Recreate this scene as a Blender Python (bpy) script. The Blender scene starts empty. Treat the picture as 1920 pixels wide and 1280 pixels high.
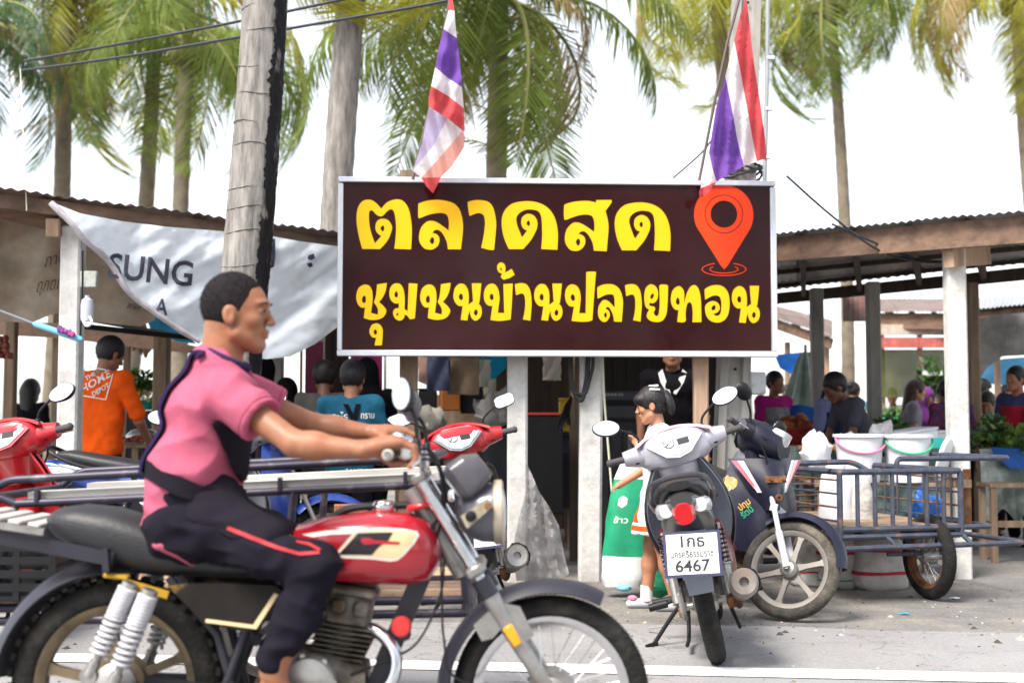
import bpy, bmesh, math, random
import numpy as np
from mathutils import Vector, Matrix, noise
from mathutils.bvhtree import BVHTree
from mathutils.geometry import tessellate_polygon

scene = bpy.context.scene
COL = scene.collection
R = math.radians
rng = random.Random(7)

# ---------------------------------------------------------------- camera
CAM_H = 1.12
PITCH = math.atan(145 / 2400)
cam_data = bpy.data.cameras.new('camera')
cam_data.lens = 45
cam_data.sensor_width = 36
cam_data.clip_start = 0.05
cam_data.clip_end = 3000
cam_data.dof.use_dof = True
cam_data.dof.focus_distance = 6.6
cam_data.dof.aperture_fstop = 2.1
cam = bpy.data.objects.new('camera', cam_data)
cam.location = (0, 0, CAM_H)
cam.rotation_euler = (math.pi / 2 + PITCH, 0, 0)
COL.objects.link(cam)
scene.camera = cam

# ---------------------------------------------------------------- sky and sun (bright thin overcast)
SUN_EL, SUN_AZ = 54, -138          # azimuth measured from +Y (into the picture) towards +X
world = bpy.data.worlds.new('World')
scene.world = world
world.use_nodes = True
wn = world.node_tree.nodes
wl = world.node_tree.links
sky = wn.new('ShaderNodeTexSky')
sky.sky_type = 'NISHITA'
sky.sun_disc = False
sky.sun_elevation = R(SUN_EL)
sky.sun_rotation = R(SUN_AZ)
sky.dust_density = 1.2
sky.air_density = 1.0
sky.ozone_density = 1.0
hs = wn.new('ShaderNodeHueSaturation')
hs.inputs['Saturation'].default_value = 0.30
hs.inputs['Value'].default_value = 1.0
wl.new(sky.outputs[0], hs.inputs['Color'])
wl.new(hs.outputs[0], wn['Background'].inputs[0])
wn['Background'].inputs[1].default_value = 0.135

sun_d = bpy.data.lights.new('sun', 'SUN')
sun_d.energy = 2.8
sun_d.angle = R(22)
sun_d.color = (1.0, 0.93, 0.84)
sun = bpy.data.objects.new('sun', sun_d)
sd = Vector((math.sin(R(SUN_AZ)) * math.cos(R(SUN_EL)), math.cos(R(SUN_AZ)) * math.cos(R(SUN_EL)), math.sin(R(SUN_EL))))
sun.rotation_euler = sd.to_track_quat('Z', 'Y').to_euler()
sun.location = (0, 0, 20)
COL.objects.link(sun)

vs = scene.view_settings
vs.view_transform = 'Standard'
vs.look = 'None'
vs.exposure = 1.42
vs.gamma = 1.0
vs.use_curve_mapping = False
scene.cycles.use_denoising = True
scene.cycles.max_bounces = 8
scene.cycles.transparent_max_bounces = 12

# ---------------------------------------------------------------- helpers
F = 2400.0
CT, ST = math.cos(PITCH), math.sin(PITCH)

def P(px, py, d):
    """world point seen at photo pixel (px,py) at distance d in front of the camera"""
    u = (px - 960) / F
    v = (640 - py) / F
    y = CT - v * ST
    z = ST + v * CT
    k = d / y
    return Vector((u * k, d, CAM_H + z * k))

def V(*a):
    return Vector(a)

MATS = {}

def mat(name, col, rough=0.6, metal=0.0, var=0.08, scale=8.0, bump=0.0, bscale=60.0, coat=0.0, trans=0.0,
        col2=None, amount=0.5, scale2=3.0, edge=0.12, spec=0.5, stretch=None, transl=0.0, rvar=0.0, alpha=1.0, ior=1.45):
    """procedural principled material: base colour, fine variation, an optional second colour in patches, relief"""
    if name in MATS:
        return MATS[name]
    m = bpy.data.materials.new(name)
    m.use_nodes = True
    N, L = m.node_tree.nodes, m.node_tree.links
    b = N['Principled BSDF']
    tc = N.new('ShaderNodeTexCoord')
    mp = N.new('ShaderNodeMapping')
    if stretch:
        mp.inputs['Scale'].default_value = stretch
    L.new(tc.outputs['Object'], mp.inputs['Vector'])
    n1 = N.new('ShaderNodeTexNoise')
    n1.inputs['Scale'].default_value = scale
    n1.inputs['Detail'].default_value = 5
    n1.inputs['Roughness'].default_value = 0.65
    L.new(mp.outputs[0], n1.inputs['Vector'])
    src = None
    c = (*col, 1)
    if col2 is not None:
        n2 = N.new('ShaderNodeTexNoise')
        n2.inputs['Scale'].default_value = scale2
        n2.inputs['Detail'].default_value = 6
        n2.inputs['Roughness'].default_value = 0.6
        L.new(mp.outputs[0], n2.inputs['Vector'])
        rp = N.new('ShaderNodeMapRange')
        rp.inputs['From Min'].default_value = 1 - amount - edge
        rp.inputs['From Max'].default_value = 1 - amount + edge
        L.new(n2.outputs['Fac'], rp.inputs['Value'])
        mx = N.new('ShaderNodeMix')
        mx.data_type = 'RGBA'
        mx.inputs['A'].default_value = c
        mx.inputs['B'].default_value = (*col2, 1)
        L.new(rp.outputs[0], mx.inputs['Factor'])
        src = mx.outputs['Result']
    h = N.new('ShaderNodeHueSaturation')
    h.inputs['Color'].default_value = c
    if src:
        L.new(src, h.inputs['Color'])
    mr = N.new('ShaderNodeMapRange')
    mr.inputs['From Min'].default_value = 0.25
    mr.inputs['From Max'].default_value = 0.75
    mr.inputs['To Min'].default_value = 1 - 2.2 * var
    mr.inputs['To Max'].default_value = 1 + 1.6 * var
    L.new(n1.outputs['Fac'], mr.inputs['Value'])
    L.new(mr.outputs[0], h.inputs['Value'])
    L.new(h.outputs[0], b.inputs['Base Color'])
    b.inputs['Roughness'].default_value = rough
    if rvar:
        r2 = N.new('ShaderNodeMapRange')
        r2.inputs['From Min'].default_value = 0.3
        r2.inputs['From Max'].default_value = 0.7
        r2.inputs['To Min'].default_value = max(0.02, rough - rvar)
        r2.inputs['To Max'].default_value = min(1, rough + rvar)
        L.new(n1.outputs['Fac'], r2.inputs['Value'])
        L.new(r2.outputs[0], b.inputs['Roughness'])
    b.inputs['Metallic'].default_value = metal
    b.inputs['Specular IOR Level'].default_value = spec
    b.inputs['Coat Weight'].default_value = coat
    b.inputs['Coat Roughness'].default_value = 0.08
    b.inputs['Transmission Weight'].default_value = trans
    b.inputs['IOR'].default_value = ior
    b.inputs['Alpha'].default_value = alpha
    if bump:
        nb = N.new('ShaderNodeTexNoise')
        nb.inputs['Scale'].default_value = bscale
        nb.inputs['Detail'].default_value = 4
        L.new(mp.outputs[0], nb.inputs['Vector'])
        bp = N.new('ShaderNodeBump')
        bp.inputs['Strength'].default_value = bump
        bp.inputs['Distance'].default_value = 0.01
        L.new(nb.outputs['Fac'], bp.inputs['Height'])
        L.new(bp.outputs[0], b.inputs['Normal'])
    if transl:
        t = N.new('ShaderNodeBsdfTranslucent')
        L.new(h.outputs[0], t.inputs['Color'])
        ms = N.new('ShaderNodeMixShader')
        ms.inputs[0].default_value = transl
        L.new(b.outputs[0], ms.inputs[1])
        L.new(t.outputs[0], ms.inputs[2])
        L.new(ms.outputs[0], N['Material Output'].inputs['Surface'])
    MATS[name] = m
    return m

def tag(o, label=None, cat=None, group=None, kind=None):
    if label: o['label'] = label
    if cat: o['category'] = cat
    if group: o['group'] = group
    if kind: o['kind'] = kind
    return o

def thing(name, label, cat, loc=(0, 0, 0), rot=(0, 0, 0), group=None):
    o = bpy.data.objects.new(name, None)
    o.empty_display_size = 0.1
    o.location = loc
    o.rotation_euler = rot
    COL.objects.link(o)
    return tag(o, label, cat, group)

def link_mesh(name, me, mats, parent=None, smooth=40):
    for m in (mats if isinstance(mats, (list, tuple)) else [mats]):
        me.materials.append(m)
    if smooth is not None and len(me.polygons):
        me.polygons.foreach_set('use_smooth', [True] * len(me.polygons))
        me.set_sharp_from_angle(angle=R(smooth))
    o = bpy.data.objects.new(name, me)
    COL.objects.link(o)
    if parent is not None:
        o.parent = parent
    return o

class MB:
    """collects faces; build() links them as one mesh object"""
    def __init__(s, xf=None):
        s.v = []; s.f = []; s.m = []; s.xf = xf
    def add(s, vs, fs, mi=0):
        k = len(s.v)
        for p in vs:
            p = Vector(p)
            s.v.append(s.xf @ p if s.xf is not None else p)
        for f in fs:
            s.f.append(tuple(i + k for i in f)); s.m.append(mi)
        return s
    def box(s, c, size, rot=None, mi=0, bev=0.0):
        hx, hy, hz = size[0] / 2, size[1] / 2, size[2] / 2
        c = Vector(c)
        M = Matrix.Identity(3)
        if rot is not None:
            from mathutils import Euler
            M = rot if isinstance(rot, Matrix) else Euler(rot).to_matrix()
        bev = min(bev, hx * .9, hy * .9, hz * .9)
        if bev <= 0:
            pts = [c + M @ V(x * hx, y * hy, z * hz) for x in (-1, 1) for y in (-1, 1) for z in (-1, 1)]
            return s.add(pts, [(0, 1, 3, 2), (4, 6, 7, 5), (0, 4, 5, 1), (2, 3, 7, 6), (0, 2, 6, 4), (1, 5, 7, 3)], mi)
        idx = {}; pts = []
        for x in (-1, 1):
            for y in (-1, 1):
                for z in (-1, 1):
                    for ax in range(3):
                        q = [x * hx, y * hy, z * hz]
                        for a in range(3):
                            if a != ax: q[a] -= (x, y, z)[a] * bev
                        idx[(x, y, z, ax)] = len(pts); pts.append(c + M @ Vector(q))
        fs = []
        for ax in range(3):
            for sg in (-1, 1):
                b1, b2 = [a for a in range(3) if a != ax]
                lp = []
                for p, q in ((-1, -1), (1, -1), (1, 1), (-1, 1)):
                    k = [0, 0, 0]; k[ax] = sg; k[b1] = p; k[b2] = q
                    lp.append(idx[(*k, ax)])
                flip = (sg < 0) != (ax == 1)
                fs.append(tuple(reversed(lp)) if flip else tuple(lp))
        for ax in range(3):
            b1, b2 = [a for a in range(3) if a != ax]
            for p in (-1, 1):
                for q in (-1, 1):
                    def g(e, w):
                        k = [0, 0, 0]; k[ax] = e; k[b1] = p; k[b2] = q
                        return idx[(*k, w)]
                    fs.append((g(-1, b1), g(1, b1), g(1, b2), g(-1, b2)))
        for x in (-1, 1):
            for y in (-1, 1):
                for z in (-1, 1):
                    fs.append(tuple(idx[(x, y, z, a)] for a in range(3)))
        return s.add(pts, fs, mi)
    def bar(s, a, b, w, h=None, mi=0, up=(0, 0, 1), bev=0.0):
        """square bar from a to b, w wide, h tall"""
        a, b = Vector(a), Vector(b); h = h or w
        d = (b - a); L = d.length; d.normalize()
        up = Vector(up)
        if abs(d.dot(up)) > .98: up = V(0, 1, 0)
        x = d; y = up.cross(x).normalized(); z = x.cross(y)
        M = Matrix((x, y, z)).transposed()
        return s.box((a + b) / 2, (L, w, h), M, mi, bev)
    def tube(s, pts, r, n=8, mi=0, caps=True, closed=False):
        pts = [Vector(p) for p in pts]
        m = len(pts)
        rr = r if isinstance(r, (list, tuple)) else [r] * m
        tan = []
        for i in range(m):
            if closed: t = pts[(i + 1) % m] - pts[i - 1]
            else: t = pts[min(i + 1, m - 1)] - pts[max(i - 1, 0)]
            tan.append(t.normalized() if t.length > 1e-9 else V(0, 0, 1))
        ref = V(0, 0, 1) if abs(tan[0].z) < .9 else V(1, 0, 0)
        u = tan[0].cross(ref).normalized()
        vs = []
        for i in range(m):
            u = (u - tan[i] * u.dot(tan[i])).normalized()
            w = tan[i].cross(u)
            for k in range(n):
                a = 2 * math.pi * k / n
                vs.append(pts[i] + (u * math.cos(a) + w * math.sin(a)) * rr[i])
        fs = []
        for i in range(m if closed else m - 1):
            j = (i + 1) % m
            for k in range(n):
                k2 = (k + 1) % n
                fs.append((i * n + k, i * n + k2, j * n + k2, j * n + k))
        if caps and not closed:
            fs.append(tuple(range(n - 1, -1, -1)))
            fs.append(tuple((m - 1) * n + k for k in range(n)))
        return s.add(vs, fs, mi)
    def rtube(s, pts, r, n=8, mi=0, rad=0.05, seg=5, closed=False):
        """tube along straight runs with rounded corners"""
        return s.tube(round_path(pts, rad, seg, closed), r, n, mi, closed=closed)
    def lathe(s, prof, o=(0, 0, 0), ax=(0, 0, 1), n=24, mi=0, closed=False):
        o = Vector(o); ax = Vector(ax).normalized()
        ref = V(0, 0, 1) if abs(ax.z) < .9 else V(1, 0, 0)
        u = ax.cross(ref).normalized(); w = ax.cross(u)
        vs = []
        for r, z in prof:
            for k in range(n):
                a = 2 * math.pi * k / n
                vs.append(o + ax * z + (u * math.cos(a) + w * math.sin(a)) * r)
        m = len(prof); fs = []
        for i in range(m if closed else m - 1):
            j = (i + 1) % m
            for k in range(n):
                k2 = (k + 1) % n
                fs.append((i * n + k, i * n + k2, j * n + k2, j * n + k))
        if not closed:
            if prof[0][0] > 1e-6: fs.append(tuple(range(n - 1, -1, -1)))
            if prof[-1][0] > 1e-6: fs.append(tuple((m - 1) * n + k for k in range(n)))
        return s.add(vs, fs, mi)
    def ell(s, c, r, rot=None, n=14, mi=0):
        c = Vector(c)
        M = Matrix.Identity(3)
        if rot is not None:
            from mathutils import Euler
            M = rot if isinstance(rot, Matrix) else Euler(rot).to_matrix()
        h = n // 2; vs = []; fs = []
        for i in range(h + 1):
            t = math.pi * i / h
            for k in range(n):
                a = 2 * math.pi * k / n
                vs.append(c + M @ V(r[0] * math.sin(t) * math.cos(a), r[1] * math.sin(t) * math.sin(a), r[2] * math.cos(t)))
        for i in range(h):
            for k in range(n):
                k2 = (k + 1) % n
                fs.append((i * n + k, (i + 1) * n + k, (i + 1) * n + k2, i * n + k2))
        return s.add(vs, fs, mi)
    def loft(s, rings, mi=0, caps=True, closed=True):
        n = len(rings[0]); vs = [p for r in rings for p in r]; fs = []
        for i in range(len(rings) - 1):
            for k in range(n if closed else n - 1):
                k2 = (k + 1) % n
                fs.append((i * n + k, i * n + k2, (i + 1) * n + k2, (i + 1) * n + k))
        if caps and closed:
            fs.append(tuple(range(n - 1, -1, -1)))
            fs.append(tuple((len(rings) - 1) * n + k for k in range(n)))
        return s.add(vs, fs, mi)
    def body(s, secs, n=20, mi=0):
        """loft along x of superellipse sections (x, y, z, half width, half height, exponent)"""
        rings = []
        for (x, y, z, a, b, e) in secs:
            ring = []
            for k in range(n):
                t = 2 * math.pi * k / n
                c, q = math.cos(t), math.sin(t)
                ring.append(V(x, y + a * math.copysign(abs(c) ** (2 / e), c), z + b * math.copysign(abs(q) ** (2 / e), q)))
            rings.append(ring)
        return s.loft(rings, mi)
    def shell(s, grid, th, mi=0):
        """sheet of thickness th from a grid of points (rows of equal length)"""
        nr, nc = len(grid), len(grid[0])
        G = [[Vector(p) for p in row] for row in grid]
        top, bot = [], []
        for i in range(nr):
            for j in range(nc):
                du = G[min(i + 1, nr - 1)][j] - G[max(i - 1, 0)][j]
                dv = G[i][min(j + 1, nc - 1)] - G[i][max(j - 1, 0)]
                nn = du.cross(dv)
                nn = nn.normalized() if nn.length > 1e-12 else V(0, 0, 1)
                top.append(G[i][j] + nn * th / 2); bot.append(G[i][j] - nn * th / 2)
        q = nr * nc; fs = []
        for i in range(nr - 1):
            for j in range(nc - 1):
                a, b, c, d = i * nc + j, i * nc + j + 1, (i + 1) * nc + j + 1, (i + 1) * nc + j
                fs.append((a, d, c, b)); fs.append((a + q, b + q, c + q, d + q))
        for j in range(nc - 1):
            fs.append((j, j + 1, j + 1 + q, j + q)); e = (nr - 1) * nc
            fs.append((e + j + 1, e + j, e + j + q, e + j + 1 + q))
        for i in range(nr - 1):
            a, b = i * nc, (i + 1) * nc
            fs.append((b, a, a + q, b + q)); a += nc - 1; b += nc - 1
            fs.append((a, b, b + q, a + q))
        return s.add(top + bot, fs, mi)
    def prism(s, loops, M, th, mi=0, side=None):
        """extrude 2-D loops (outer, holes...) lying in M's x-z plane towards -y by th"""
        flat = [p for l in loops for p in l]
        tri = tessellate_polygon([[V(p[0], p[1], 0) for p in l] for l in loops])
        n = len(flat)
        vs = [M @ V(p[0], -th, p[1]) for p in flat] + [M @ V(p[0], 0, p[1]) for p in flat]
        fs = []
        for a, b, c in tri:
            pa, pb, pc = flat[a], flat[b], flat[c]
            ar = (pb[0] - pa[0]) * (pc[1] - pa[1]) - (pb[1] - pa[1]) * (pc[0] - pa[0])
            t = (a, b, c) if ar > 0 else (a, c, b)
            fs.append(t); fs.append((t[0] + n, t[2] + n, t[1] + n))
        k = 0
        for l in loops:
            m = len(l)
            for i in range(m):
                j = (i + 1) % m
                fs.append((k + i, k + j, k + j + n, k + i + n))
            k += m
        return s.add(vs, fs, mi)
    def build(s, name, mats, parent=None, smooth=40, recalc=True):
        me = bpy.data.meshes.new(name)
        me.from_pydata([tuple(p) for p in s.v], [], s.f)
        if any(s.m): me.polygons.foreach_set('material_index', s.m)
        if recalc:
            bm = bmesh.new(); bm.from_mesh(me)
            bmesh.ops.recalc_face_normals(bm, faces=bm.faces)
            bm.to_mesh(me); bm.free()
        me.update()
        return link_mesh(name, me, mats, parent, smooth)

def round_path(pts, rad, seg=5, closed=False):
    pts = [Vector(p) for p in pts]; out = []; n = len(pts)
    for i, p in enumerate(pts):
        if not closed and i in (0, n - 1):
            out.append(p); continue
        a, b = pts[i - 1], pts[(i + 1) % n]
        da, db = (a - p), (b - p)
        r = min(rad, da.length * .48, db.length * .48)
        s, e = p + da.normalized() * r, p + db.normalized() * r
        for k in range(seg + 1):
            t = k / seg
            out.append(s * (1 - t) ** 2 + p * 2 * t * (1 - t) + e * t * t)
    return out

def smooth_path(pts, n=6, closed=False):
    """Catmull-Rom through points"""
    pts = [Vector(p) for p in pts]; m = len(pts); out = []
    for i in range(m if closed else m - 1):
        g = (lambda k: pts[k % m]) if closed else (lambda k: pts[max(0, min(m - 1, k))])
        p0, p1, p2, p3 = g(i - 1), g(i), g(i + 1), g(i + 2)
        for k in range(n):
            t = k / n
            out.append(.5 * ((2 * p1) + (p2 - p0) * t + (2 * p0 - 5 * p1 + 4 * p2 - p3) * t * t + (3 * p1 - p0 - 3 * p2 + p3) * t ** 3))
    if not closed: out.append(pts[-1])
    return out

def outline(spec, n=5):
    """'x,y x,y* ...' -> smooth closed loop; * marks a corner"""
    pts = []
    for w in spec.split():
        c = w.endswith('*')
        x, y = w.rstrip('*').split(',')
        pts.append((float(x), float(y), c))
    m = len(pts); out = []
    for i in range(m):
        p1, p2 = pts[i], pts[(i + 1) % m]
        p0 = p1 if p1[2] else pts[i - 1]
        p3 = p2 if p2[2] else pts[(i + 2) % m]
        if p1[2] and p2[2]:
            out.append((p1[0], p1[1])); continue
        for k in range(n):
            t = k / n
            f = lambda a: .5 * (2 * p1[a] + (p2[a] - p0[a]) * t + (2 * p0[a] - 5 * p1[a] + 4 * p2[a] - p3[a]) * t * t + (3 * p1[a] - p0[a] - 3 * p2[a] + p3[a]) * t ** 3)
            out.append((f(0), f(1)))
    return out

def sheet_px(name, polys, D, mats, parent=None, maxlen=18, thick=0.0, recalc=False):
    """cloth: list of (pixel polygon, material index); D(px,py) gives its distance"""
    bm = bmesh.new(); cache = {}
    def vv(p):
        k = (round(p[0], 1), round(p[1], 1))
        if k not in cache: cache[k] = bm.verts.new((p[0], p[1], 0))
        return cache[k]
    for poly, mi in polys:
        loop = [vv(p) for p in poly]
        for a, b, c in tessellate_polygon([[V(p[0], p[1], 0) for p in poly]]):
            if len({a, b, c}) == 3:
                try:
                    f = bm.faces.new((loop[a], loop[b], loop[c])); f.material_index = mi
                except ValueError:
                    pass
    for _ in range(9):
        es = [e for e in bm.edges if e.calc_length() > maxlen]
        if not es: break
        bmesh.ops.subdivide_edges(bm, edges=es, cuts=1)
        bmesh.ops.triangulate(bm, faces=[f for f in bm.faces if len(f.verts) > 3])
    inv = parent.matrix_basis.inverted() if parent is not None else Matrix()
    for v in bm.verts:
        x, y = v.co.x, v.co.y
        v.co = inv @ P(x, y, D(x, y))
    if thick:
        bmesh.ops.recalc_face_normals(bm, faces=bm.faces)
        bmesh.ops.solidify(bm, geom=list(bm.faces), thickness=thick)
    me = bpy.data.meshes.new(name); bm.to_mesh(me); bm.free()
    return link_mesh(name, me, mats, parent, 80)

def text_loops(s, size=1.0, bold=False, font=None):
    """outline mesh of a word: (verts 2-D, faces), baseline at 0, left at 0"""
    cu = bpy.data.curves.new('txt', 'FONT')
    cu.body = s; cu.size = size; cu.resolution_u = 3; cu.fill_mode = 'FRONT'
    if bold: cu.offset = 0.02 * size
    o = bpy.data.objects.new('txt', cu); COL.objects.link(o)
    dg = bpy.context.evaluated_depsgraph_get()
    me = bpy.data.meshes.new_from_object(o.evaluated_get(dg))
    vs = [(v.co.x, v.co.y) for v in me.vertices]
    fs = [tuple(p.vertices) for p in me.polygons]
    bpy.data.objects.remove(o); bpy.data.curves.remove(cu); bpy.data.meshes.remove(me)
    return vs, fs

def wrap_text(name, s, size, fn, m, parent=None, bold=False, width=None):
    """lettering laid on a surface: fn(x,y)->point"""
    vs, fs = text_loops(s, size, bold)
    if not vs: return None
    if width:
        x1 = max(v[0] for v in vs); vs = [(v[0] * width / x1, v[1]) for v in vs]
    me = bpy.data.meshes.new(name)
    me.from_pydata([tuple(fn(x, y)) for x, y in vs], [], fs)
    me.update()
    return link_mesh(name, me, m, parent, None)

# ---------------------------------------------------------------- implicit surfaces for organic bodies
class Blob:
    def __init__(s, lo, hi, h):
        s.lo = np.array(lo, float); s.h = h
        s.n = np.ceil((np.array(hi) - s.lo) / h).astype(int) + 1
        s.f = np.full(s.n, 1.0, np.float32)
    def _win(s, lo, hi):
        a = np.maximum(np.floor((np.array(lo) - s.lo) / s.h).astype(int), 0)
        b = np.minimum(np.ceil((np.array(hi) - s.lo) / s.h).astype(int) + 1, s.n)
        if (b <= a).any(): return None, None
        g = np.meshgrid(*[s.lo[i] + s.h * np.arange(a[i], b[i]) for i in range(3)], indexing='ij')
        return tuple(slice(a[i], b[i]) for i in range(3)), np.stack(g, -1).astype(np.float32)
    def _mix(s, sl, d, k, sub=False):
        f = s.f[sl]
        if sub:
            d = -d
            if k > 0:
                hh = np.clip(.5 - .5 * (f - d) / k, 0, 1)
                s.f[sl] = f * (1 - hh) + d * hh + k * hh * (1 - hh)
            else: s.f[sl] = np.maximum(f, d)
        else:
            if k > 0:
                hh = np.clip(.5 + .5 * (f - d) / k, 0, 1)
                s.f[sl] = f * (1 - hh) + d * hh - k * hh * (1 - hh)
            else: s.f[sl] = np.minimum(f, d)
    def cone(s, a, b, ra, rb=None, k=.02, sub=False, flat=None):
        rb = ra if rb is None else rb
        a = np.array(a, float); b = np.array(b, float)
        m = max(ra, rb) + k + 2.5 * s.h + .02
        if flat is not None: m = m / min(1, flat[1]) if flat[1] < 1 else m * flat[1]
        sl, g = s._win(np.minimum(a, b) - m, np.maximum(a, b) + m)
        if sl is None: return s
        ab = b - a; L2 = max(float(ab @ ab), 1e-12)
        pa = g - a
        if flat is not None:          # squash along an axis: (axis, factor) factor>1 widens
            ax = np.array(flat[0], float); ax /= np.linalg.norm(ax)
            comp = pa @ ax; aa = float(ab @ ax)
            t = np.clip((pa @ ab) / L2, 0, 1)
            q = pa - t[..., None] * ab
            c = q @ ax
            q = q - c[..., None] * ax + (c / flat[1])[..., None] * ax
            d = np.linalg.norm(q, axis=-1) - (ra + (rb - ra) * t)
        else:
            t = np.clip((pa @ ab) / L2, 0, 1)
            d = np.linalg.norm(pa - t[..., None] * ab, axis=-1) - (ra + (rb - ra) * t)
        s._mix(sl, d, k, sub); return s
    def ell(s, c, r, k=.02, sub=False, rot=None):
        c = np.array(c, float); r = np.array(r, float)
        m = r.max() + k + 2.5 * s.h
        sl, g = s._win(c - m, c + m)
        if sl is None: return s
        q = g - c
        if rot is not None: q = q @ np.array(rot, float)
        k0 = np.linalg.norm(q / r, axis=-1); k1 = np.linalg.norm(q / (r * r), axis=-1)
        d = k0 * (k0 - 1) / np.maximum(k1, 1e-6)
        s._mix(sl, d, k, sub); return s
    def plane(s, p, n, k=.0):
        """cut away everything on the side n points to"""
        p = np.array(p, float); n = np.array(n, float); n /= np.linalg.norm(n)
        sl, g = s._win(s.lo, s.lo + s.h * s.n)
        d = (g - p) @ n
        s.f = np.maximum(s.f, d.astype(np.float32)) if k == 0 else s.f
        return s
    def mesh(s, name, m, parent=None, disp=None, fix=None):
        f = s.f
        f[0], f[-1], f[:, 0], f[:, -1], f[:, :, 0], f[:, :, -1] = 1, 1, 1, 1, 1, 1
        ins = f < 0
        cnt = sum(ins[i:f.shape[0] - 1 + i, j:f.shape[1] - 1 + j, k:f.shape[2] - 1 + k].astype(np.int8) for i in (0, 1) for j in (0, 1) for k in (0, 1))
        cells = np.argwhere((cnt > 0) & (cnt < 8))
        idx = np.full(cnt.shape, -1, np.int64); idx[tuple(cells.T)] = np.arange(len(cells))
        acc = np.zeros((len(cells), 3)); num = np.zeros(len(cells))
        cor = [(i, j, k) for i in (0, 1) for j in (0, 1) for k in (0, 1)]
        for a in cor:
            for ax in range(3):
                if a[ax]: continue
                b = list(a); b[ax] = 1
                fa = f[tuple((cells + a).T)]; fb = f[tuple((cells + b).T)]
                x = (fa < 0) != (fb < 0)
                t = fa[x] / (fa[x] - fb[x])
                p = np.tile(np.array(a, float), (x.sum(), 1)); p[:, ax] += t
                acc[x] += p; num[x] += 1
        vs = s.lo + s.h * (cells + acc / num[:, None])
        quads = []
        for ax in range(3):
            u, w = [(1, 2), (2, 0), (0, 1)][ax]
            sa = [slice(None)] * 3; sb = [slice(None)] * 3
            sa[ax] = slice(0, -1); sb[ax] = slice(1, None)
            A, B = ins[tuple(sa)], ins[tuple(sb)]
            e = np.argwhere(A != B)
            e = e[(e[:, u] > 0) & (e[:, w] > 0)]
            if not len(e): continue
            dirn = A[tuple(e.T)]
            o = np.zeros((4, 3), int); o[1, u] = -1; o[2, u] = -1; o[2, w] = -1; o[3, w] = -1
            q = np.stack([idx[tuple((e + o[i]).T)] for i in range(4)], 1)
            q[~dirn] = q[~dirn][:, ::-1]
            quads.append(q)
        q = np.concatenate(quads); q = q[(q >= 0).all(1)]
        if fix is not None: vs = fix(vs)
        me = bpy.data.meshes.new(name)
        me.vertices.add(len(vs)); me.vertices.foreach_set('co', vs.astype(np.float32).ravel())
        me.loops.add(len(q) * 4); me.loops.foreach_set('vertex_index', q.astype(np.int32).ravel())
        me.polygons.add(len(q)); me.polygons.foreach_set('loop_start', np.arange(0, len(q) * 4, 4, dtype=np.int32))
        me.update(calc_edges=True); me.validate()
        if disp:
            nrm = [v.normal.copy() for v in me.vertices]
            for v, nn in zip(me.vertices, nrm): v.co += nn * disp(v.co)
            me.update()
        return link_mesh(name, me, m, parent, 80)
# ================================================================ ground, road, sea
def ground_material():
    m = bpy.data.materials.new('worn_asphalt_and_sand'); m.use_nodes = True
    N, L = m.node_tree.nodes, m.node_tree.links; b = N['Principled BSDF']
    tc = N.new('ShaderNodeTexCoord')
    def noise_(sc, det=6, ro=.6):
        n = N.new('ShaderNodeTexNoise'); n.inputs['Scale'].default_value = sc; n.inputs['Detail'].default_value = det
        n.inputs['Roughness'].default_value = ro; L.new(tc.outputs['Object'], n.inputs['Vector']); return n
    a, c, e = noise_(1.1), noise_(38, 8, .75), noise_(6)
    vor = N.new('ShaderNodeTexVoronoi'); vor.inputs['Scale'].default_value = 70
    L.new(tc.outputs['Object'], vor.inputs['Vector'])
    r1 = N.new('ShaderNodeValToRGB'); r1.color_ramp.elements[0].position = .38; r1.color_ramp.elements[1].position = .62
    r1.color_ramp.elements[0].color = (.15, .145, .145, 1); r1.color_ramp.elements[1].color = (.25, .235, .21, 1)
    L.new(a.outputs['Fac'], r1.inputs[0])
    r2 = N.new('ShaderNodeValToRGB'); r2.color_ramp.elements[0].position = .3; r2.color_ramp.elements[1].position = .7
    r2.color_ramp.elements[0].color = (.55, .55, .55, 1); r2.color_ramp.elements[1].color = (1.3, 1.3, 1.3, 1)
    L.new(c.outputs['Fac'], r2.inputs[0])
    mx = N.new('ShaderNodeMix'); mx.data_type = 'RGBA'; mx.blend_type = 'MULTIPLY'; mx.inputs['Factor'].default_value = 1
    L.new(r1.outputs[0], mx.inputs['A']); L.new(r2.outputs[0], mx.inputs['B'])
    # pale trampled sand in drifts
    r3 = N.new('ShaderNodeMapRange'); r3.inputs['From Min'].default_value = .56; r3.inputs['From Max'].default_value = .70
    r3.inputs['To Max'].default_value = .55
    L.new(e.outputs['Fac'], r3.inputs['Value'])
    mx2 = N.new('ShaderNodeMix'); mx2.data_type = 'RGBA'; mx2.inputs['B'].default_value = (.34, .29, .22, 1)
    L.new(r3.outputs[0], mx2.inputs['Factor']); L.new(mx.outputs['Result'], mx2.inputs['A'])
    L.new(mx2.outputs['Result'], b.inputs['Base Color'])
    b.inputs['Roughness'].default_value = .92
    bp = N.new('ShaderNodeBump'); bp.inputs['Strength'].default_value = .55; bp.inputs['Distance'].default_value = .012
    ad = N.new('ShaderNodeMath'); ad.operation = 'ADD'
    L.new(c.outputs['Fac'], ad.inputs[0]); L.new(vor.outputs['Distance'], ad.inputs[1]); L.new(ad.outputs[0], bp.inputs['Height'])
    L.new(bp.outputs[0], b.inputs['Normal'])
    return m

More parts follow.
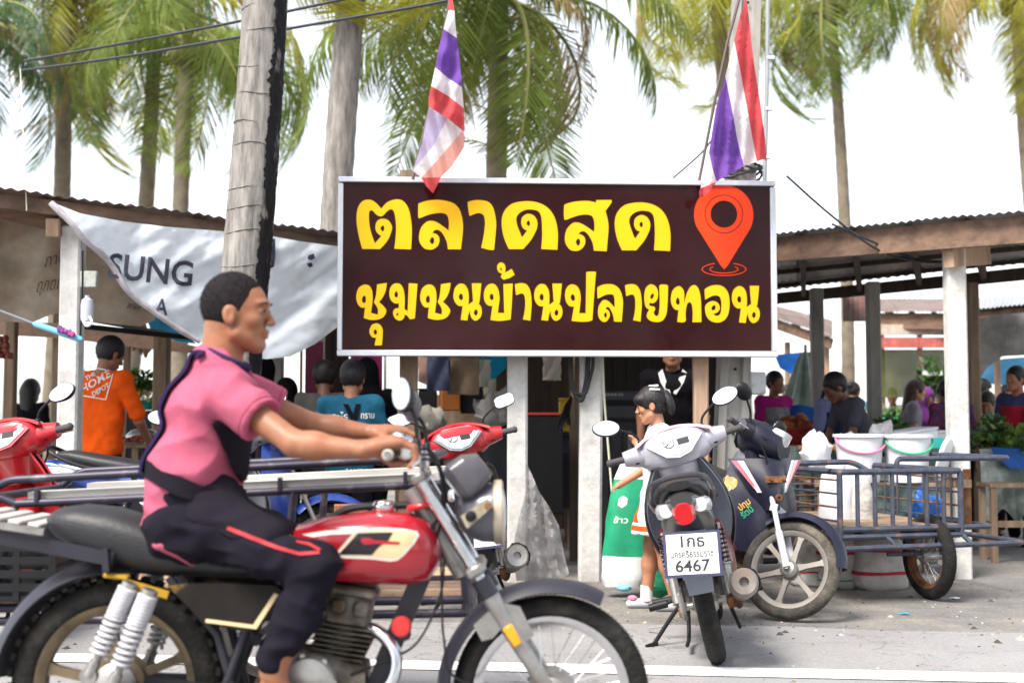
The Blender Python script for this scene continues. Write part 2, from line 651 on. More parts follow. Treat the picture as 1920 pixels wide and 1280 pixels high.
def road_material():
    m = bpy.data.materials.new('pale_road_asphalt'); m.use_nodes = True
    N, L = m.node_tree.nodes, m.node_tree.links; b = N['Principled BSDF']
    tc = N.new('ShaderNodeTexCoord')
    def noise_(sc, det=6, ro=.6):
        n = N.new('ShaderNodeTexNoise'); n.inputs['Scale'].default_value = sc; n.inputs['Detail'].default_value = det
        n.inputs['Roughness'].default_value = ro; L.new(tc.outputs['Object'], n.inputs['Vector']); return n
    a, c = noise_(.9), noise_(85, 6, .8)
    vor = N.new('ShaderNodeTexVoronoi'); vor.inputs['Scale'].default_value = 16
    L.new(tc.outputs['Object'], vor.inputs['Vector'])
    r1 = N.new('ShaderNodeValToRGB'); r1.color_ramp.elements[0].position = .3; r1.color_ramp.elements[1].position = .7
    r1.color_ramp.elements[0].color = (.24, .235, .24, 1); r1.color_ramp.elements[1].color = (.33, .325, .325, 1)
    L.new(a.outputs['Fac'], r1.inputs[0])
    r2 = N.new('ShaderNodeValToRGB'); r2.color_ramp.elements[0].position = .32; r2.color_ramp.elements[1].position = .72
    r2.color_ramp.elements[0].color = (.6, .6, .6, 1); r2.color_ramp.elements[1].color = (1.22, 1.22, 1.22, 1)
    L.new(c.outputs['Fac'], r2.inputs[0])
    mx = N.new('ShaderNodeMix'); mx.data_type = 'RGBA'; mx.blend_type = 'MULTIPLY'; mx.inputs['Factor'].default_value = 1
    L.new(r1.outputs[0], mx.inputs['A']); L.new(r2.outputs[0], mx.inputs['B'])
    sp = N.new('ShaderNodeMapRange'); sp.inputs['From Min'].default_value = .05; sp.inputs['From Max'].default_value = .10
    sp.inputs['To Min'].default_value = .3; sp.inputs['To Max'].default_value = 0
    L.new(vor.outputs['Distance'], sp.inputs['Value'])
    n4 = noise_(3.3, 2); gt = N.new('ShaderNodeMath'); gt.operation = 'GREATER_THAN'; gt.inputs[1].default_value = .55
    L.new(n4.outputs['Fac'], gt.inputs[0])
    mu = N.new('ShaderNodeMath'); mu.operation = 'MULTIPLY'; L.new(gt.outputs[0], mu.inputs[0]); L.new(sp.outputs[0], mu.inputs[1])
    mx2 = N.new('ShaderNodeMix'); mx2.data_type = 'RGBA'; mx2.inputs['B'].default_value = (.05, .045, .04, 1)
    L.new(mu.outputs[0], mx2.inputs['Factor']); L.new(mx.outputs['Result'], mx2.inputs['A'])
    # hairline cracks and old oil stains
    v2 = N.new('ShaderNodeTexVoronoi'); v2.feature = 'DISTANCE_TO_EDGE'; v2.inputs['Scale'].default_value = .9
    n5 = noise_(2.2, 5); wp = N.new('ShaderNodeVectorMath'); wp.operation = 'ADD'; L.new(tc.outputs['Object'], wp.inputs[0]); L.new(n5.outputs['Color'], wp.inputs[1]); L.new(wp.outputs[0], v2.inputs['Vector'])
    ck = N.new('ShaderNodeMapRange'); ck.inputs['From Min'].default_value = .002; ck.inputs['From Max'].default_value = .009; ck.inputs['To Min'].default_value = .55; ck.inputs['To Max'].default_value = 0
    L.new(v2.outputs['Distance'], ck.inputs['Value'])
    n6 = noise_(1.7, 4); stn = N.new('ShaderNodeMapRange'); stn.inputs['From Min'].default_value = .60; stn.inputs['From Max'].default_value = .76; stn.inputs['To Max'].default_value = .34
    L.new(n6.outputs['Fac'], stn.inputs['Value'])
    mxx = N.new('ShaderNodeMath'); mxx.operation = 'MAXIMUM'; L.new(ck.outputs[0], mxx.inputs[0]); L.new(stn.outputs[0], mxx.inputs[1])
    mx3 = N.new('ShaderNodeMix'); mx3.data_type = 'RGBA'; mx3.inputs['B'].default_value = (.075, .07, .066, 1)
    L.new(mxx.outputs[0], mx3.inputs['Factor']); L.new(mx2.outputs['Result'], mx3.inputs['A'])
    L.new(mx3.outputs['Result'], b.inputs['Base Color'])
    b.inputs['Roughness'].default_value = .85
    bp = N.new('ShaderNodeBump'); bp.inputs['Strength'].default_value = .4; bp.inputs['Distance'].default_value = .006
    L.new(c.outputs['Fac'], bp.inputs['Height']); L.new(bp.outputs[0], b.inputs['Normal'])
    return m

LINE_SLOPE = -0.11                      # the road edge runs nearer to the camera towards the right
def line_y(x): return 5.80 + LINE_SLOPE * (x - .34)
def road_z(x, y):                       # the carriageway falls a little towards its middle
    t = max(0.0, min(1.0, (line_y(x) - y) / 1.8))
    return 0.004 - 0.062 * t * t * (3 - 2 * t)

mb = MB()
xs = [-300, -120, -60, -30, -15, -8, -4, -2, 0, 2, 4, 8, 15, 30, 60, 120, 300]
ys = [-300, -60, -20, -6, 0, 3, 5, 6.5, 7, 7.5, 8, 9, 10, 12, 16, 24, 36, 60, 140, 400, 1500]
vsg = []
for y in ys:
    for x in xs:
        z = 0 if y >= line_y(x) + .6 else -0.12
        vsg.append((x, y, z))
fsg = [(j * len(xs) + i, j * len(xs) + i + 1, (j + 1) * len(xs) + i + 1, (j + 1) * len(xs) + i) for j in range(len(ys) - 1) for i in range(len(xs) - 1)]
mb.add(vsg, fsg)
# the ground sheet is flat where it is seen; the road lies on it
g = mb.build('ground', ground_material()); tag(g, kind='structure')

mb = MB()
rx = [-300, -120, -60, -30, -18, -12, -9] + [-7 + .5 * i for i in range(29)] + [9, 12, 18, 30, 60, 120, 300]
offs = [1.30, 1.22, .8, .4, .1, 0, -.3, -.6, -.9, -1.2, -1.5, -1.8, -2.5, -4, -7.5]
vsr = []
for k, o in enumerate(offs):
    for x in rx:
        wob = .16 * noise.noise(V(x * .8, 3.1, 0)) + .10 * noise.noise(V(x * 3.1, 7.7, 0)) if k == 0 else 0
        y = line_y(x) + o + wob
        vsr.append((x, y, road_z(x, y) + (-.002 if k == 0 else 0)))
n = len(rx)
fsr = [(j * n + i, (j + 1) * n + i, (j + 1) * n + i + 1, j * n + i + 1) for j in range(len(offs) - 1) for i in range(n - 1)]
mb.add(vsr, fsr)
tag(mb.build('road', road_material()), kind='structure')
mb = MB(); vsl = []
for x in rx:
    for o in (-.10, .10):
        y = line_y(x) + o; vsl.append((x, y, road_z(x, y) + .004))
mb.add(vsl, [(2 * i, 2 * i + 2, 2 * i + 3, 2 * i + 1) for i in range(len(rx) - 1)])
tag(mb.build('road_edge_line', mat('road_paint', (.78, .78, .76), .7, var=.06, scale=30, col2=(.42, .42, .41), amount=.30, scale2=22, edge=.08, bump=.2, bscale=90)), kind='structure')
mb = MB(); mb.add([(-900, 46, .01), (900, 46, .01), (900, 1500, .01), (-900, 1500, .01)], [(0, 1, 2, 3)])
tag(mb.build('sea', mat('sea_water', (.10, .16, .17), .25, var=.05, bump=.3, bscale=.8)), kind='structure')
mb = MB(); mb.add([(-300, 30, .006), (300, 30, .006), (300, 46.5, .006), (-300, 46.5, .006)], [(0, 1, 2, 3)])
tag(mb.build('beach', mat('beach_sand', (.55, .48, .37), .95, var=.1, scale=2)), kind='structure')

# scattered grit, leaf scraps and litter on the ground
mb = MB()
gr = random.Random(3)
for _ in range(700):
    x, y = gr.uniform(-3.2, 3.4), gr.uniform(6.3, 9.4)
    if gr.random() < .15: y = gr.uniform(4.9, 6.2)
    s = gr.uniform(.004, .012) * (1 if gr.random() < .90 else gr.choice((2, 2, 3.2)))
    z = (road_z(x, y) if y < line_y(x) + 1.3 else 0)
    a = gr.uniform(0, 6.28); q = [V(math.cos(a + k * 1.571) * s * gr.uniform(.6, 1.2), math.sin(a + k * 1.571) * s * gr.uniform(.6, 1.2), 0) for k in range(4)]
    c = V(x, y, z)
    mb.add([c + p for p in q] + [c + V(0, 0, s * .6)], [(0, 1, 4), (1, 2, 4), (2, 3, 4), (3, 0, 4)], gr.choice((0, 0, 1, 2)))
tag(mb.build('gravel', [mat('grit_dark', (.06, .055, .05), .9), mat('grit_brown', (.20, .14, .08), .9), mat('grit_pale', (.38, .35, .3), .9)], smooth=None),
    'dark grit and dry leaf scraps strewn over the roadside', 'grit', kind='stuff')

def scrap(name, label, cat, px, py, d, w, m, seed):
    c = P(px, py, d); c.z = 0.004; r = random.Random(seed)
    mb = MB(); pts = []
    for k in range(11):
        a = k / 11 * 6.283; q = w * r.uniform(.6, 1.1)
        pts.append(V(math.cos(a) * q, math.sin(a) * q * .8, r.uniform(0, .25) * w))
    top = V(0, 0, w * .35)
    mb.add(pts + [top], [(k, (k + 1) % 11, 11) for k in range(11)])
    o = mb.build(name, m, smooth=70); o.location = c
    return tag(o, label, cat)
scrap('plastic_scrap', 'small scrap of bright blue plastic lying on the roadside', 'litter', 1697, 1147, 7.42, .035, mat('scrap_blue', (.02, .32, .62), .5), 1)
scrap('paper_scrap', 'crumpled white paper scrap on the ground beside the sidecar wheel', 'litter', 1790, 1119, 8.05, .035, mat('scrap_white', (.7, .68, .66), .8), 2)

# ================================================================ the sign board
SBL, SBR, STL = P(632, 667, 8.62), P(1458, 671, 8.78), P(636, 333, 8.62)
sw = (SBR - SBL).length
syaw = math.atan2(SBR.y - SBL.y, SBR.x - SBL.x)
sh = STL.z - SBL.z
sign = thing('market_sign', 'large dark maroon sign board with yellow Thai lettering and a red map pin', 'sign', SBL, (0, 0, syaw))
def sign_uv(px, py):
    """photo pixel -> position on the sign face (inverse bilinear, few Newton steps)"""
    A, B, C, D_ = (632, 667), (1458, 671), (636, 333), (1458, 343)
    u = (px - 632) / 826; v = (667 - py) / 334
    for _ in range(4):
        x = A[0] * (1 - u) * (1 - v) + B[0] * u * (1 - v) + C[0] * (1 - u) * v + D_[0] * u * v
        y = A[1] * (1 - u) * (1 - v) + B[1] * u * (1 - v) + C[1] * (1 - u) * v + D_[1] * u * v
        u += (px - x) / 826; v += (y - py) / 331
    return u * sw, v * sh
m_maroon = mat('sign_maroon', (.023, .0030, .0036), .11, var=.12, scale=3, spec=.3, rvar=.05, col2=(.030, .005, .006), amount=.4, scale2=2)
m_alu = mat('sign_frame_metal', (.62, .64, .70), .35, .25, var=.05, scale=20)
m_yellow = mat('sign_yellow', (.84, .45, .006), .32, var=.03, scale=5, spec=.3)
m_red = mat('sign_red', (.80, .050, .008), .32, var=.03, spec=.3)
fw = .040
mb = MB(); mb.box((sw / 2, .035, sh / 2), (sw - .02, .06, sh - .02)); mb.build('panel', m_maroon, sign)
for nm, c, s_ in (('frame_rail', (sw / 2, .03, fw / 2), (sw, .09, fw)), ('frame_rail', (sw / 2, .03, sh - fw / 2 + .008), (sw, .09, fw * .9)),
                  ('frame_stile', (fw * .42, .03, sh / 2), (fw * .84, .09, sh - 2 * fw)), ('frame_stile', (sw - fw * .5, .03, sh / 2), (fw, .09, sh - 2 * fw))):
    mb = MB(); mb.box(c, s_, bev=.004); mb.build(nm, m_alu, sign)
GL = {}
O1, O2, O3, O4, O5 = (630, 325, 4.5714), (1040, 325, 4.5714), (630, 480, 6.4), (900, 480, 6.4), (1170, 480, 6.4)
GL['to'] = (O1, "225,650* 195,530 178,400 190,300 225,245 275,228 330,245 388,305* 440,250 515,226 575,242 620,310 643,430 645,540 638,655* 497,650* 508,560 513,460 505,370 490,322 465,310 435,330 405,362 378,372 345,355 320,328 300,318 285,335 283,400 295,490 332,605* 388,540* 360,520 340,490 340,440 360,405 400,392 445,405 475,450 475,490 450,560 415,610 375,652*", "398,450 380,470 388,492 402,500 413,478 408,455")
GL['lo'] = (O1, "703,275 715,258 780,238 860,230 940,240 1010,265 1055,320 1078,410 1080,500 1062,655* 952,655* 945,600 920,540 890,500 860,487 835,495 820,520* 850,522 875,548 880,585 865,625 830,652 795,658 750,645 715,600 707,545 725,470 770,422 815,411 870,430 960,495* 962,430 955,380 930,350 880,343 800,355 718,385 702,378", "815,552 798,580 808,605 822,612 836,590 832,560")
GL['aa'] = (O1, "1122,250* 1170,236 1240,235 1300,250 1340,300 1362,400 1363,480 1345,662* 1300,660 1236,642* 1258,540 1270,440 1265,380 1245,352 1210,345 1175,355 1138,370* 1128,310")
GL['do'] = (O1, "1472,655* 1430,550 1412,430 1430,340 1490,272 1580,247 1680,247 1770,275 1835,330 1875,410 1893,520 1888,662* 1750,655* 1758,560 1758,450 1750,370 1725,330 1680,316 1620,318 1565,345 1538,390 1545,450 1585,557* 1630,495* 1600,480 1580,440 1585,390 1615,360 1650,352 1690,370 1715,410 1718,455 1700,510 1660,580 1595,655*", "1640,410 1625,430 1632,450 1645,458 1655,440 1652,418")
GL['so'] = (O2, "75,290 90,270 150,252 230,243 300,245 350,258* 352,236* 484,235* 480,262 430,330* 448,400 455,480 438,675* 328,670* 320,610 295,555 265,515 238,503 215,508 195,528* 225,535 250,560 254,600 240,635 205,665 165,672 120,658 85,605 80,545 100,480 145,435 190,428 245,450 333,510* 335,440 325,390 300,365 240,360 170,375 95,402 75,393", "190,567 173,592 182,620 195,628 210,605 206,575")
GL['cho'] = (O3, "330,745* 345,620* 300,620 262,580 242,510 255,420 290,370 345,347 400,365 430,430 435,520 425,610 415,685* 495,708* 500,660 485,610 450,560* 475,480 490,345* 605,328* 590,420 555,500 510,555* 560,600 595,650 590,690 560,735 510,760 440,770 380,762", "335,478 312,505 310,545 328,568 350,560 357,530 352,490")
GL['u'] = (O3, "457,1072* 475,980* 430,975 400,930 400,880 425,830 475,810 520,825 550,875 552,940 542,1070*", "463,882 445,905 452,935 470,945 485,925 480,892")
GL['mo'] = (O3, "968,338* 935,752* 875,762* 845,720 810,705* 808,740 780,770 745,777 705,755 680,710 680,665 705,635 745,628* 745,570* 700,572 655,535 634,470 645,390 680,345 730,332 775,355 805,420 815,520 812,640* 850,668* 855,560 865,332*", "715,425 695,455 698,490 718,503 735,485 732,445", "730,685 715,705 720,722 735,715 740,695")
GL['no'] = (O3, "1480,770* 1505,605* 1455,600 1415,560 1395,490 1410,400 1450,350 1490,338 1535,355 1570,420 1578,510 1572,590* 1630,550* 1615,335* 1728,335* 1718,440 1702,570* 1690,574 1720,610 1733,670 1715,740 1660,780 1615,755 1593,700 1595,655* 1570,710 1560,778*", "1482,455 1460,485 1465,520 1487,537 1507,520 1505,475", "1660,645 1638,675 1642,705 1660,720 1682,700 1682,665")
GL['bo'] = (O4, "108,772* 132,605* 85,600 45,560 30,480 45,400 80,355 125,340 170,355 205,420 217,520 205,610 195,690* 272,690* 265,345* 375,338* 365,550 348,768* 270,780 180,783", "122,458 98,485 105,520 125,537 145,520 143,478")
GL['tone'] = (O4, "232,260* 250,215* 215,205 193,165 195,120 220,90 250,88 280,110 290,150 285,210* 365,162* 400,232* 340,270 265,292*", "235,148 226,165 235,182 246,175 245,155")
GL['ab'] = (O4, "402,348* 440,338 490,335 540,350 580,410 597,500 600,600 583,782* 495,765* 515,680 525,580 520,500 500,462 470,458 415,478*")
GL['po'] = (O4, "1080,785* 1110,615* 1060,610 1020,565 1003,490 1015,410 1050,362 1095,350 1145,370 1180,430 1190,520 1180,620 1170,695* 1250,695* 1262,205* 1275,200 1365,198 1377,210* 1355,450 1328,780* 1260,795 1170,795", "1095,467 1070,495 1078,530 1100,550 1122,530 1118,490")
GL['lb'] = (O4, "1392,400 1405,380 1460,355 1540,347 1610,365 1660,410 1690,490 1700,580 1682,798* 1592,795* 1580,720 1555,660 1525,622 1500,625 1490,650* 1515,655 1537,690 1535,740 1500,790 1460,798 1415,760 1398,690 1410,610 1450,548 1490,538 1535,560 1600,630* 1600,540 1585,480 1540,468 1480,480 1410,515 1395,505", "1487,685 1470,712 1478,740 1490,750 1505,725 1500,695")
GL['yo'] = (O5, "415,365* 440,355 500,357 520,375* 512,560 500,690 470,760 430,793 370,802 300,785 260,740 268,690 290,652* 255,630 235,570 232,480 250,400 290,358 325,353 370,378 395,430 395,500 370,555 330,577 295,570* 290,600 320,615 350,620 360,650 345,680 348,710 375,732 400,715 412,660 418,560", "330,460 308,485 303,515 318,528 342,505 348,475")
GL['tho'] = (O5, "630,790 645,660* 600,650 565,600 553,530 570,440 610,390 660,375 700,410 715,470 712,600* 745,470 790,385 840,362 880,390 905,460 918,580 920,803* 812,805* 818,690 808,600 785,566 755,580 735,640 728,720 732,775 718,800 680,807 640,800", "635,510 613,545 615,580 640,597 660,580 655,530")
GL['oo'] = (O5, "965,430 975,405 1030,375 1100,362 1170,372 1225,415 1258,490 1265,600 1250,700 1210,770 1150,805 1090,808 1020,780 980,720 967,640 985,590 1030,560 1080,555 1125,580 1147,630 1130,675 1100,695 1065,708* 1100,730 1140,720 1160,680 1168,590 1155,515 1120,488 1060,490 970,535*", "1078,600 1050,625 1045,655 1065,665 1090,650 1095,618")
def letter(key, dx=0, dy=0):
    org, *loops = GL[key]
    L2 = []
    for sp in loops:
        L2.append([sign_uv(org[0] + x / org[2] + dx, org[1] + y / org[2] + dy) for x, y in outline(sp)])
    mb = MB(); mb.prism(L2, Matrix.Translation((0, .005, 0)), .004)
    mb.build('letter', m_yellow, sign, 25)
for k in ('to', 'lo', 'aa', 'do', 'so'): letter(k)
letter('do', 212.7, 2.8)
for k in ('cho', 'u', 'mo', 'no', 'bo', 'tone', 'ab', 'po', 'lb', 'yo', 'tho', 'oo'): letter(k)
letter('cho', 118.4, 0); letter('no', 150.8, .8); letter('no', 524.4, 5.9); letter('ab', 207.2, 2.2)
# map pin
def circ(cx, cy, r, n=40, ry=None, a0=0, a1=360):
    ry = ry or r
    return [(cx + r * math.cos(R(a0 + (a1 - a0) * k / n)), cy - ry * math.sin(R(a0 + (a1 - a0) * k / n))) for k in range(n)]
def up(loop): return [sign_uv(x, y) for x, y in loop]
arc = circ(1358.7, 405, 56.5, 44, a0=-28, a1=208)
pin_out = arc + [(1352, 500), (1358.5, 507), (1365, 500)]
mb = MB(); mb.prism([up(pin_out), up(circ(1359, 403.5, 36.6))], Matrix.Translation((0, .005, 0)), .004)
mb.prism([up(circ(1359, 403.5, 35)), up(circ(1359, 403.5, 25.6))], Matrix.Translation((0, .005, 0)), .004)
mb.build('map_pin', m_red, sign, 25)
for rx_, ry_, a0, a1 in ((42.5, 12.5, 115, 425), (27.5, 8, 140, 400)):
    o_ = circ(1358, 507, rx_, 40, ry_, a0, a1) + circ(1358, 507, rx_, 40, ry_, a1, a1 + .01)[:1]
    i_ = circ(1358, 507, rx_ - 1.4, 40, ry_ - 1.4, a0, a1) + circ(1358, 507, rx_ - 1.4, 40, ry_ - 1.4, a1, a1 + .01)[:1]
    mb = MB(); mb.prism([up(o_ + i_[::-1])], Matrix.Translation((0, .005, 0)), .004)
    mb.build('ripple', m_red, sign, 25)

# ================================================================ posts and poles at the sign
m_conc = mat('whitewashed_concrete', (.60, .59, .57), .9, var=.10, scale=14, bump=.35, bscale=45, col2=(.38, .36, .33), amount=.34, scale2=5, edge=.16)
m_grey = mat('grey_concrete', (.34, .33, .31), .92, var=.14, scale=10, bump=.4, bscale=40, col2=(.22, .20, .17), amount=.38, scale2=3, stretch=(1, 1, .25))
m_wood = mat('weathered_wood', (.22, .15, .10), .85, var=.22, scale=16, bump=.45, bscale=30, stretch=(1, 1, .12), col2=(.32, .24, .17), amount=.45, scale2=6)
m_woodl = mat('pale_wood', (.42, .28, .19), .85, var=.2, scale=14, bump=.35, bscale=30, stretch=(1, 1, .10))
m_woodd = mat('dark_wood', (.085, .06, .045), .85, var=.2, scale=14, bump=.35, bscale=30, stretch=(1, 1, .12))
def post(name, label, px, d, wpx, top_z, m, cat='post', depth=None, lean=0.0, base=None, jag=0.0):
    c = P(px, 785, d); w = wpx * d / F
    o = thing(name, label, cat, (c.x, d, 0))
    mb = MB(); n = 7; rings = []
    dp = depth or w
    for i in range(n + 1):
        z = top_z * i / n - (.05 if i == 0 else 0)
        jx = lean * z; e = 1 + jag * noise.noise(V(px, z * 3, 1))
        a, b = w / 2 * e, dp / 2 * e; bv = min(a, b) * .22
        rings.append([V(jx + sx, sy, z) for sx, sy in ((-a + bv, -b), (a - bv, -b), (a, -b + bv), (a, b - bv), (a - bv, b), (-a + bv, b), (-a, b - bv), (-a, -b + bv))])
    mb.loft(rings); mb.build('shaft', m, o, 30)
    return o
p1 = post('concrete_post', 'whitewashed concrete post under the sign, beside the red and black scooter handlebar', 970, 8.95, 38, 2.45, m_conc, jag=.05)
p2 = post('concrete_post', 'whitewashed concrete post with a coiled black hose, behind the silver scooter mirror', 1104, 9.0, 42, 2.45, m_conc, lean=.012, jag=.04)
mb = MB(); mb.rtube([(-.13, -.1, 2.0), (-.13, -.1, 1.36), (-.06, -.12, 1.22), (-.02, -.12, 1.38), (.0, -.11, 1.75)], .018, 8, rad=.06)
mb.rtube([(.0, -.11, 1.75), (.03, -.12, 1.50), (-.03, -.13, 1.28), (-.11, -.12, 1.30)], .012, 8, rad=.06)
mb.build('hose', mat('black_rubber', (.02, .02, .022), .6), p2)
mb = MB(); mb.tube(smooth_path([(.09, -.1, 1.72), (.10, -.1, 1.3), (.13, -.1, .9), (.15, -.12, .62)]), .008, 6); mb.build('rope', mat('pale_rope', (.55, .55, .42), .8), p2)
post('wooden_post', 'rough brown wooden post under the lower left end of the sign', 766, 8.9, 33, 2.85, m_wood, 'post', jag=.12)
post('wooden_post', 'pale sawn timber post beside the grey power pole', 1314, 8.9, 27, 1.75, m_woodl, 'post', jag=.06)
# power pole: tapered, with recessed face
pc = P(1364, 785, 9.1)
pole = thing('power_pole', 'tall grey concrete power pole rising behind the sign', 'pole', (pc.x, 9.1, 0))
mb = MB(); rings = []
for i in range(10):
    z = -.05 + 8.5 * i / 9; w = .115 * (1 - .045 * z) + .0; dx = .045 * z - .02
    dd = w * .9; g_ = w * .36; q = dd * .35
    rings.append([V(dx + x, y, z) for x, y in ((-w, -dd), (-g_ * 1.4, -dd), (-g_, -dd + q), (g_, -dd + q), (g_ * 1.4, -dd), (w, -dd), (w, dd), (-w, dd))])
mb.loft(rings); mb.build('shaft', m_grey, pole, 20)
mb = MB()
for z in (.55, 1.02, 1.47, 2.9, 3.5, 4.1):
    mb.lathe([(.011, -.002), (.011, .004)], (.045 * z - .02, -.075, z), (0, -1, 0), 10)
mb.build('bolt_hole', mat('hole_black', (.01, .01, .01), .9), pole)
mb = MB(); mb.tube([(.13, -.06, 1.25), (.15, -.06, 2.2), (.265, -.06, 2.6), (.30, -.06, 3.6), (.345, -.06, 6)], .016, 8); mb.build('conduit', mat('grey_pvc', (.30, .32, .34), .5), pole)
mb = MB()
for z in (2.98, 3.33, 3.7): mb.box((.275 + .045 * (z - 2.6), -.062, z), (.05, .045, .02))
mb.build('clip', mat('white_plastic', (.75, .75, .75), .5), pole)
mb = MB(); mb.box((.20, -.08, 1.37), (.11, .07, .16), bev=.012); mb.build('meter_box', mat('meter_grey', (.45, .47, .48), .4, col2=(.2, .2, .2), amount=.35, scale2=18), pole)
mb = MB()
for k in range(5):
    z = 2.86 + .02 * k; mb.tube([V(.11 + .15 * math.cos(a), -.1 * math.sin(a) - .02, z + .03 * math.sin(2 * a + k)) for a in [i * 6.283 / 18 for i in range(18)]], .009, 6, closed=True)
mb.build('cable_coil', mat('black_rubber', (.02, .02, .022), .6), pole)

# ================================================================ Thai flags on bamboo poles
m_fr = mat('flag_red', (.70, .10, .11), .8, var=.05, transl=.55, bump=.1)
m_fw = mat('flag_white', (.80, .76, .78), .8, var=.04, transl=.5, bump=.1)
m_fb = mat('flag_violet', (.20, .085, .42), .8, var=.06, transl=.5, bump=.1)
m_fl = mat('flag_violet_lit', (.60, .52, .72), .8, var=.05, transl=.6)  # paler violet: sky shining through the lower fold, put into the colour
m_fp = mat('flag_red_lit', (.85, .42, .36), .8, var=.05, transl=.6)  # paler red with the same sky glow in its colour
m_bamboo = mat('flag_stick', (.12, .09, .08), .7)
def q3(pts, ox, oy): return [(ox + x / 3, oy + y / 3) for x, y in pts]
f1 = thing('thai_flag', 'faded Thai flag hanging twisted over the left half of the sign', 'flag', P(775, 338, 8.5), group='flags above the sign')
D1 = lambda x, y: 8.42 + .05 * math.sin(x * .16 + y * .035) + .02 * math.sin(y * .11)
ox, oy = 640, 0
up_ = [([(600, -150), (606, -150), (636, 62), (604, 58)], 0), ([(604, 58), (636, 62), (642, 140), (650, 215), (575, 165), (590, 110)], 1),
       ([(575, 165), (650, 215), (665, 330), (678, 490), (600, 440), (528, 380), (548, 270)], 2),
       ([(528, 380), (600, 440), (678, 490), (690, 610), (600, 540), (505, 485)], 1),
       ([(505, 485), (600, 540), (690, 610), (694, 745), (600, 668), (490, 600), (492, 540)], 0)]
sheet_px('upper_cloth', [(q3(p, ox, oy), m) for p, m in up_], D1, [m_fr, m_fw, m_fb], f1, 9)
D1b = lambda x, y: 8.50 + .035 * math.sin(x * .2 - y * .05)
lo_ = [([(494, 596), (600, 660), (520, 815), (432, 925), (402, 962), (455, 800)], 0), ([(600, 660), (684, 732), (560, 880), (450, 1000), (402, 962), (432, 925), (520, 815)], 1),
       ([(684, 732), (697, 770), (690, 830), (620, 940), (560, 998), (450, 1000), (560, 880)], 2), ([(450, 1000), (560, 998), (540, 1040), (515, 1088), (480, 1050)], 3)]
sheet_px('lower_fold', [(q3(p, ox, oy), m) for p, m in lo_], D1b, [m_fl, m_fw, m_fp, m_fr], f1, 9)
inv = f1.matrix_basis.inverted()
mb = MB(); mb.tube([inv @ P(774, 336, 8.56), inv @ P(808, 195, 8.56), inv @ P(842, 10, 8.56), inv @ P(856, -120, 8.56)], .012, 6); mb.build('flagpole', m_bamboo, f1)
f2 = thing('thai_flag', 'faded Thai flag draped over the right end of the sign by the power pole', 'flag', P(1312, 343, 8.6), group='flags above the sign')
ox = 1280
D2 = lambda x, y: 8.50 + .04 * math.sin(x * .22 + y * .02) + .02 * math.sin(y * .05)
fl2 = [([(352, 0), (360, 0), (372, 100), (400, 350), (440, 600), (465, 790), (472, 890), (418, 910), (395, 790), (370, 650), (330, 430), (290, 230), (320, 100)], 0),
       ([(290, 230), (330, 430), (370, 650), (395, 790), (418, 910), (345, 935), (310, 800), (275, 600), (240, 430)], 1),
       ([(240, 430), (275, 600), (310, 800), (345, 935), (190, 1022), (165, 940), (148, 855), (185, 620)], 2),
       ([(148, 855), (165, 940), (190, 1022), (100, 1060), (118, 930)], 1), ([(190, 1022), (160, 1065), (112, 1116), (95, 1105), (92, 1080), (100, 1060)], 0)]
sheet_px('cloth', [(q3(p, ox, 0), m) for p, m in fl2], D2, [m_fr, m_fw, m_fb], f2, 9)
inv = f2.matrix_basis.inverted()
mb = MB(); mb.tube([inv @ P(1311, 338, 8.62), inv @ P(1340, 190, 8.6), inv @ P(1364, 80, 8.6), inv @ P(1402, -60, 8.6)], .011, 6); mb.build('flagpole', m_bamboo, f2)

# ================================================================ overhead cables
m_cable = mat('black_cable', (.025, .03, .04), .6)
def cable(label, pts, r=.012, name='overhead_cable', m=None):
    base = pts[0]
    o = MB(); o.tube([p - base for p in smooth_path(pts, 6)], r, 6)
    ob = o.build(name, m or m_cable); ob.location = base
    return tag(ob, label, 'cable')
cable('upper of two black overhead cables crossing the palms at the left', [P(45, 115, 11), P(240, 80, 10.6), P(430, 44, 10.2), P(640, 0, 9.8), P(900, -60, 9.3)], .012)
cable('lower of two black overhead cables crossing the palms at the left', [P(40, 133, 11), P(230, 107, 10.6), P(430, 73, 10.2), P(640, 37, 9.8), P(838, 2, 9.4), P(1000, -40, 9.1)], .012)
cable('thin black wire slanting down to the sign beside the right flag', [P(1262, 334, 8.9), P(1312, 290, 8.9), P(1335, 262, 8.95)], .007)
cable('thin cable sagging from the power pole to the right hand shelter', [P(1475, 330, 9.1), P(1560, 405, 9.2), P(1650, 470, 9.3), P(1740, 492, 9.4), P(1830, 486, 9.5)], .008)
cable('second thin cable looping under the right hand shelter roof', [P(1560, 420, 9.2), P(1640, 455, 9.3), P(1720, 486, 9.4), P(1790, 490, 9.5)], .008)
cable('pale string hanging from the top left corner of the shelter', [P(50, 395, 8.3), P(46, 300, 8.5), P(41, 200, 10), P(38, 130, 11)], .004, 'string', mat('pale_rope', (.55, .55, .42), .8))

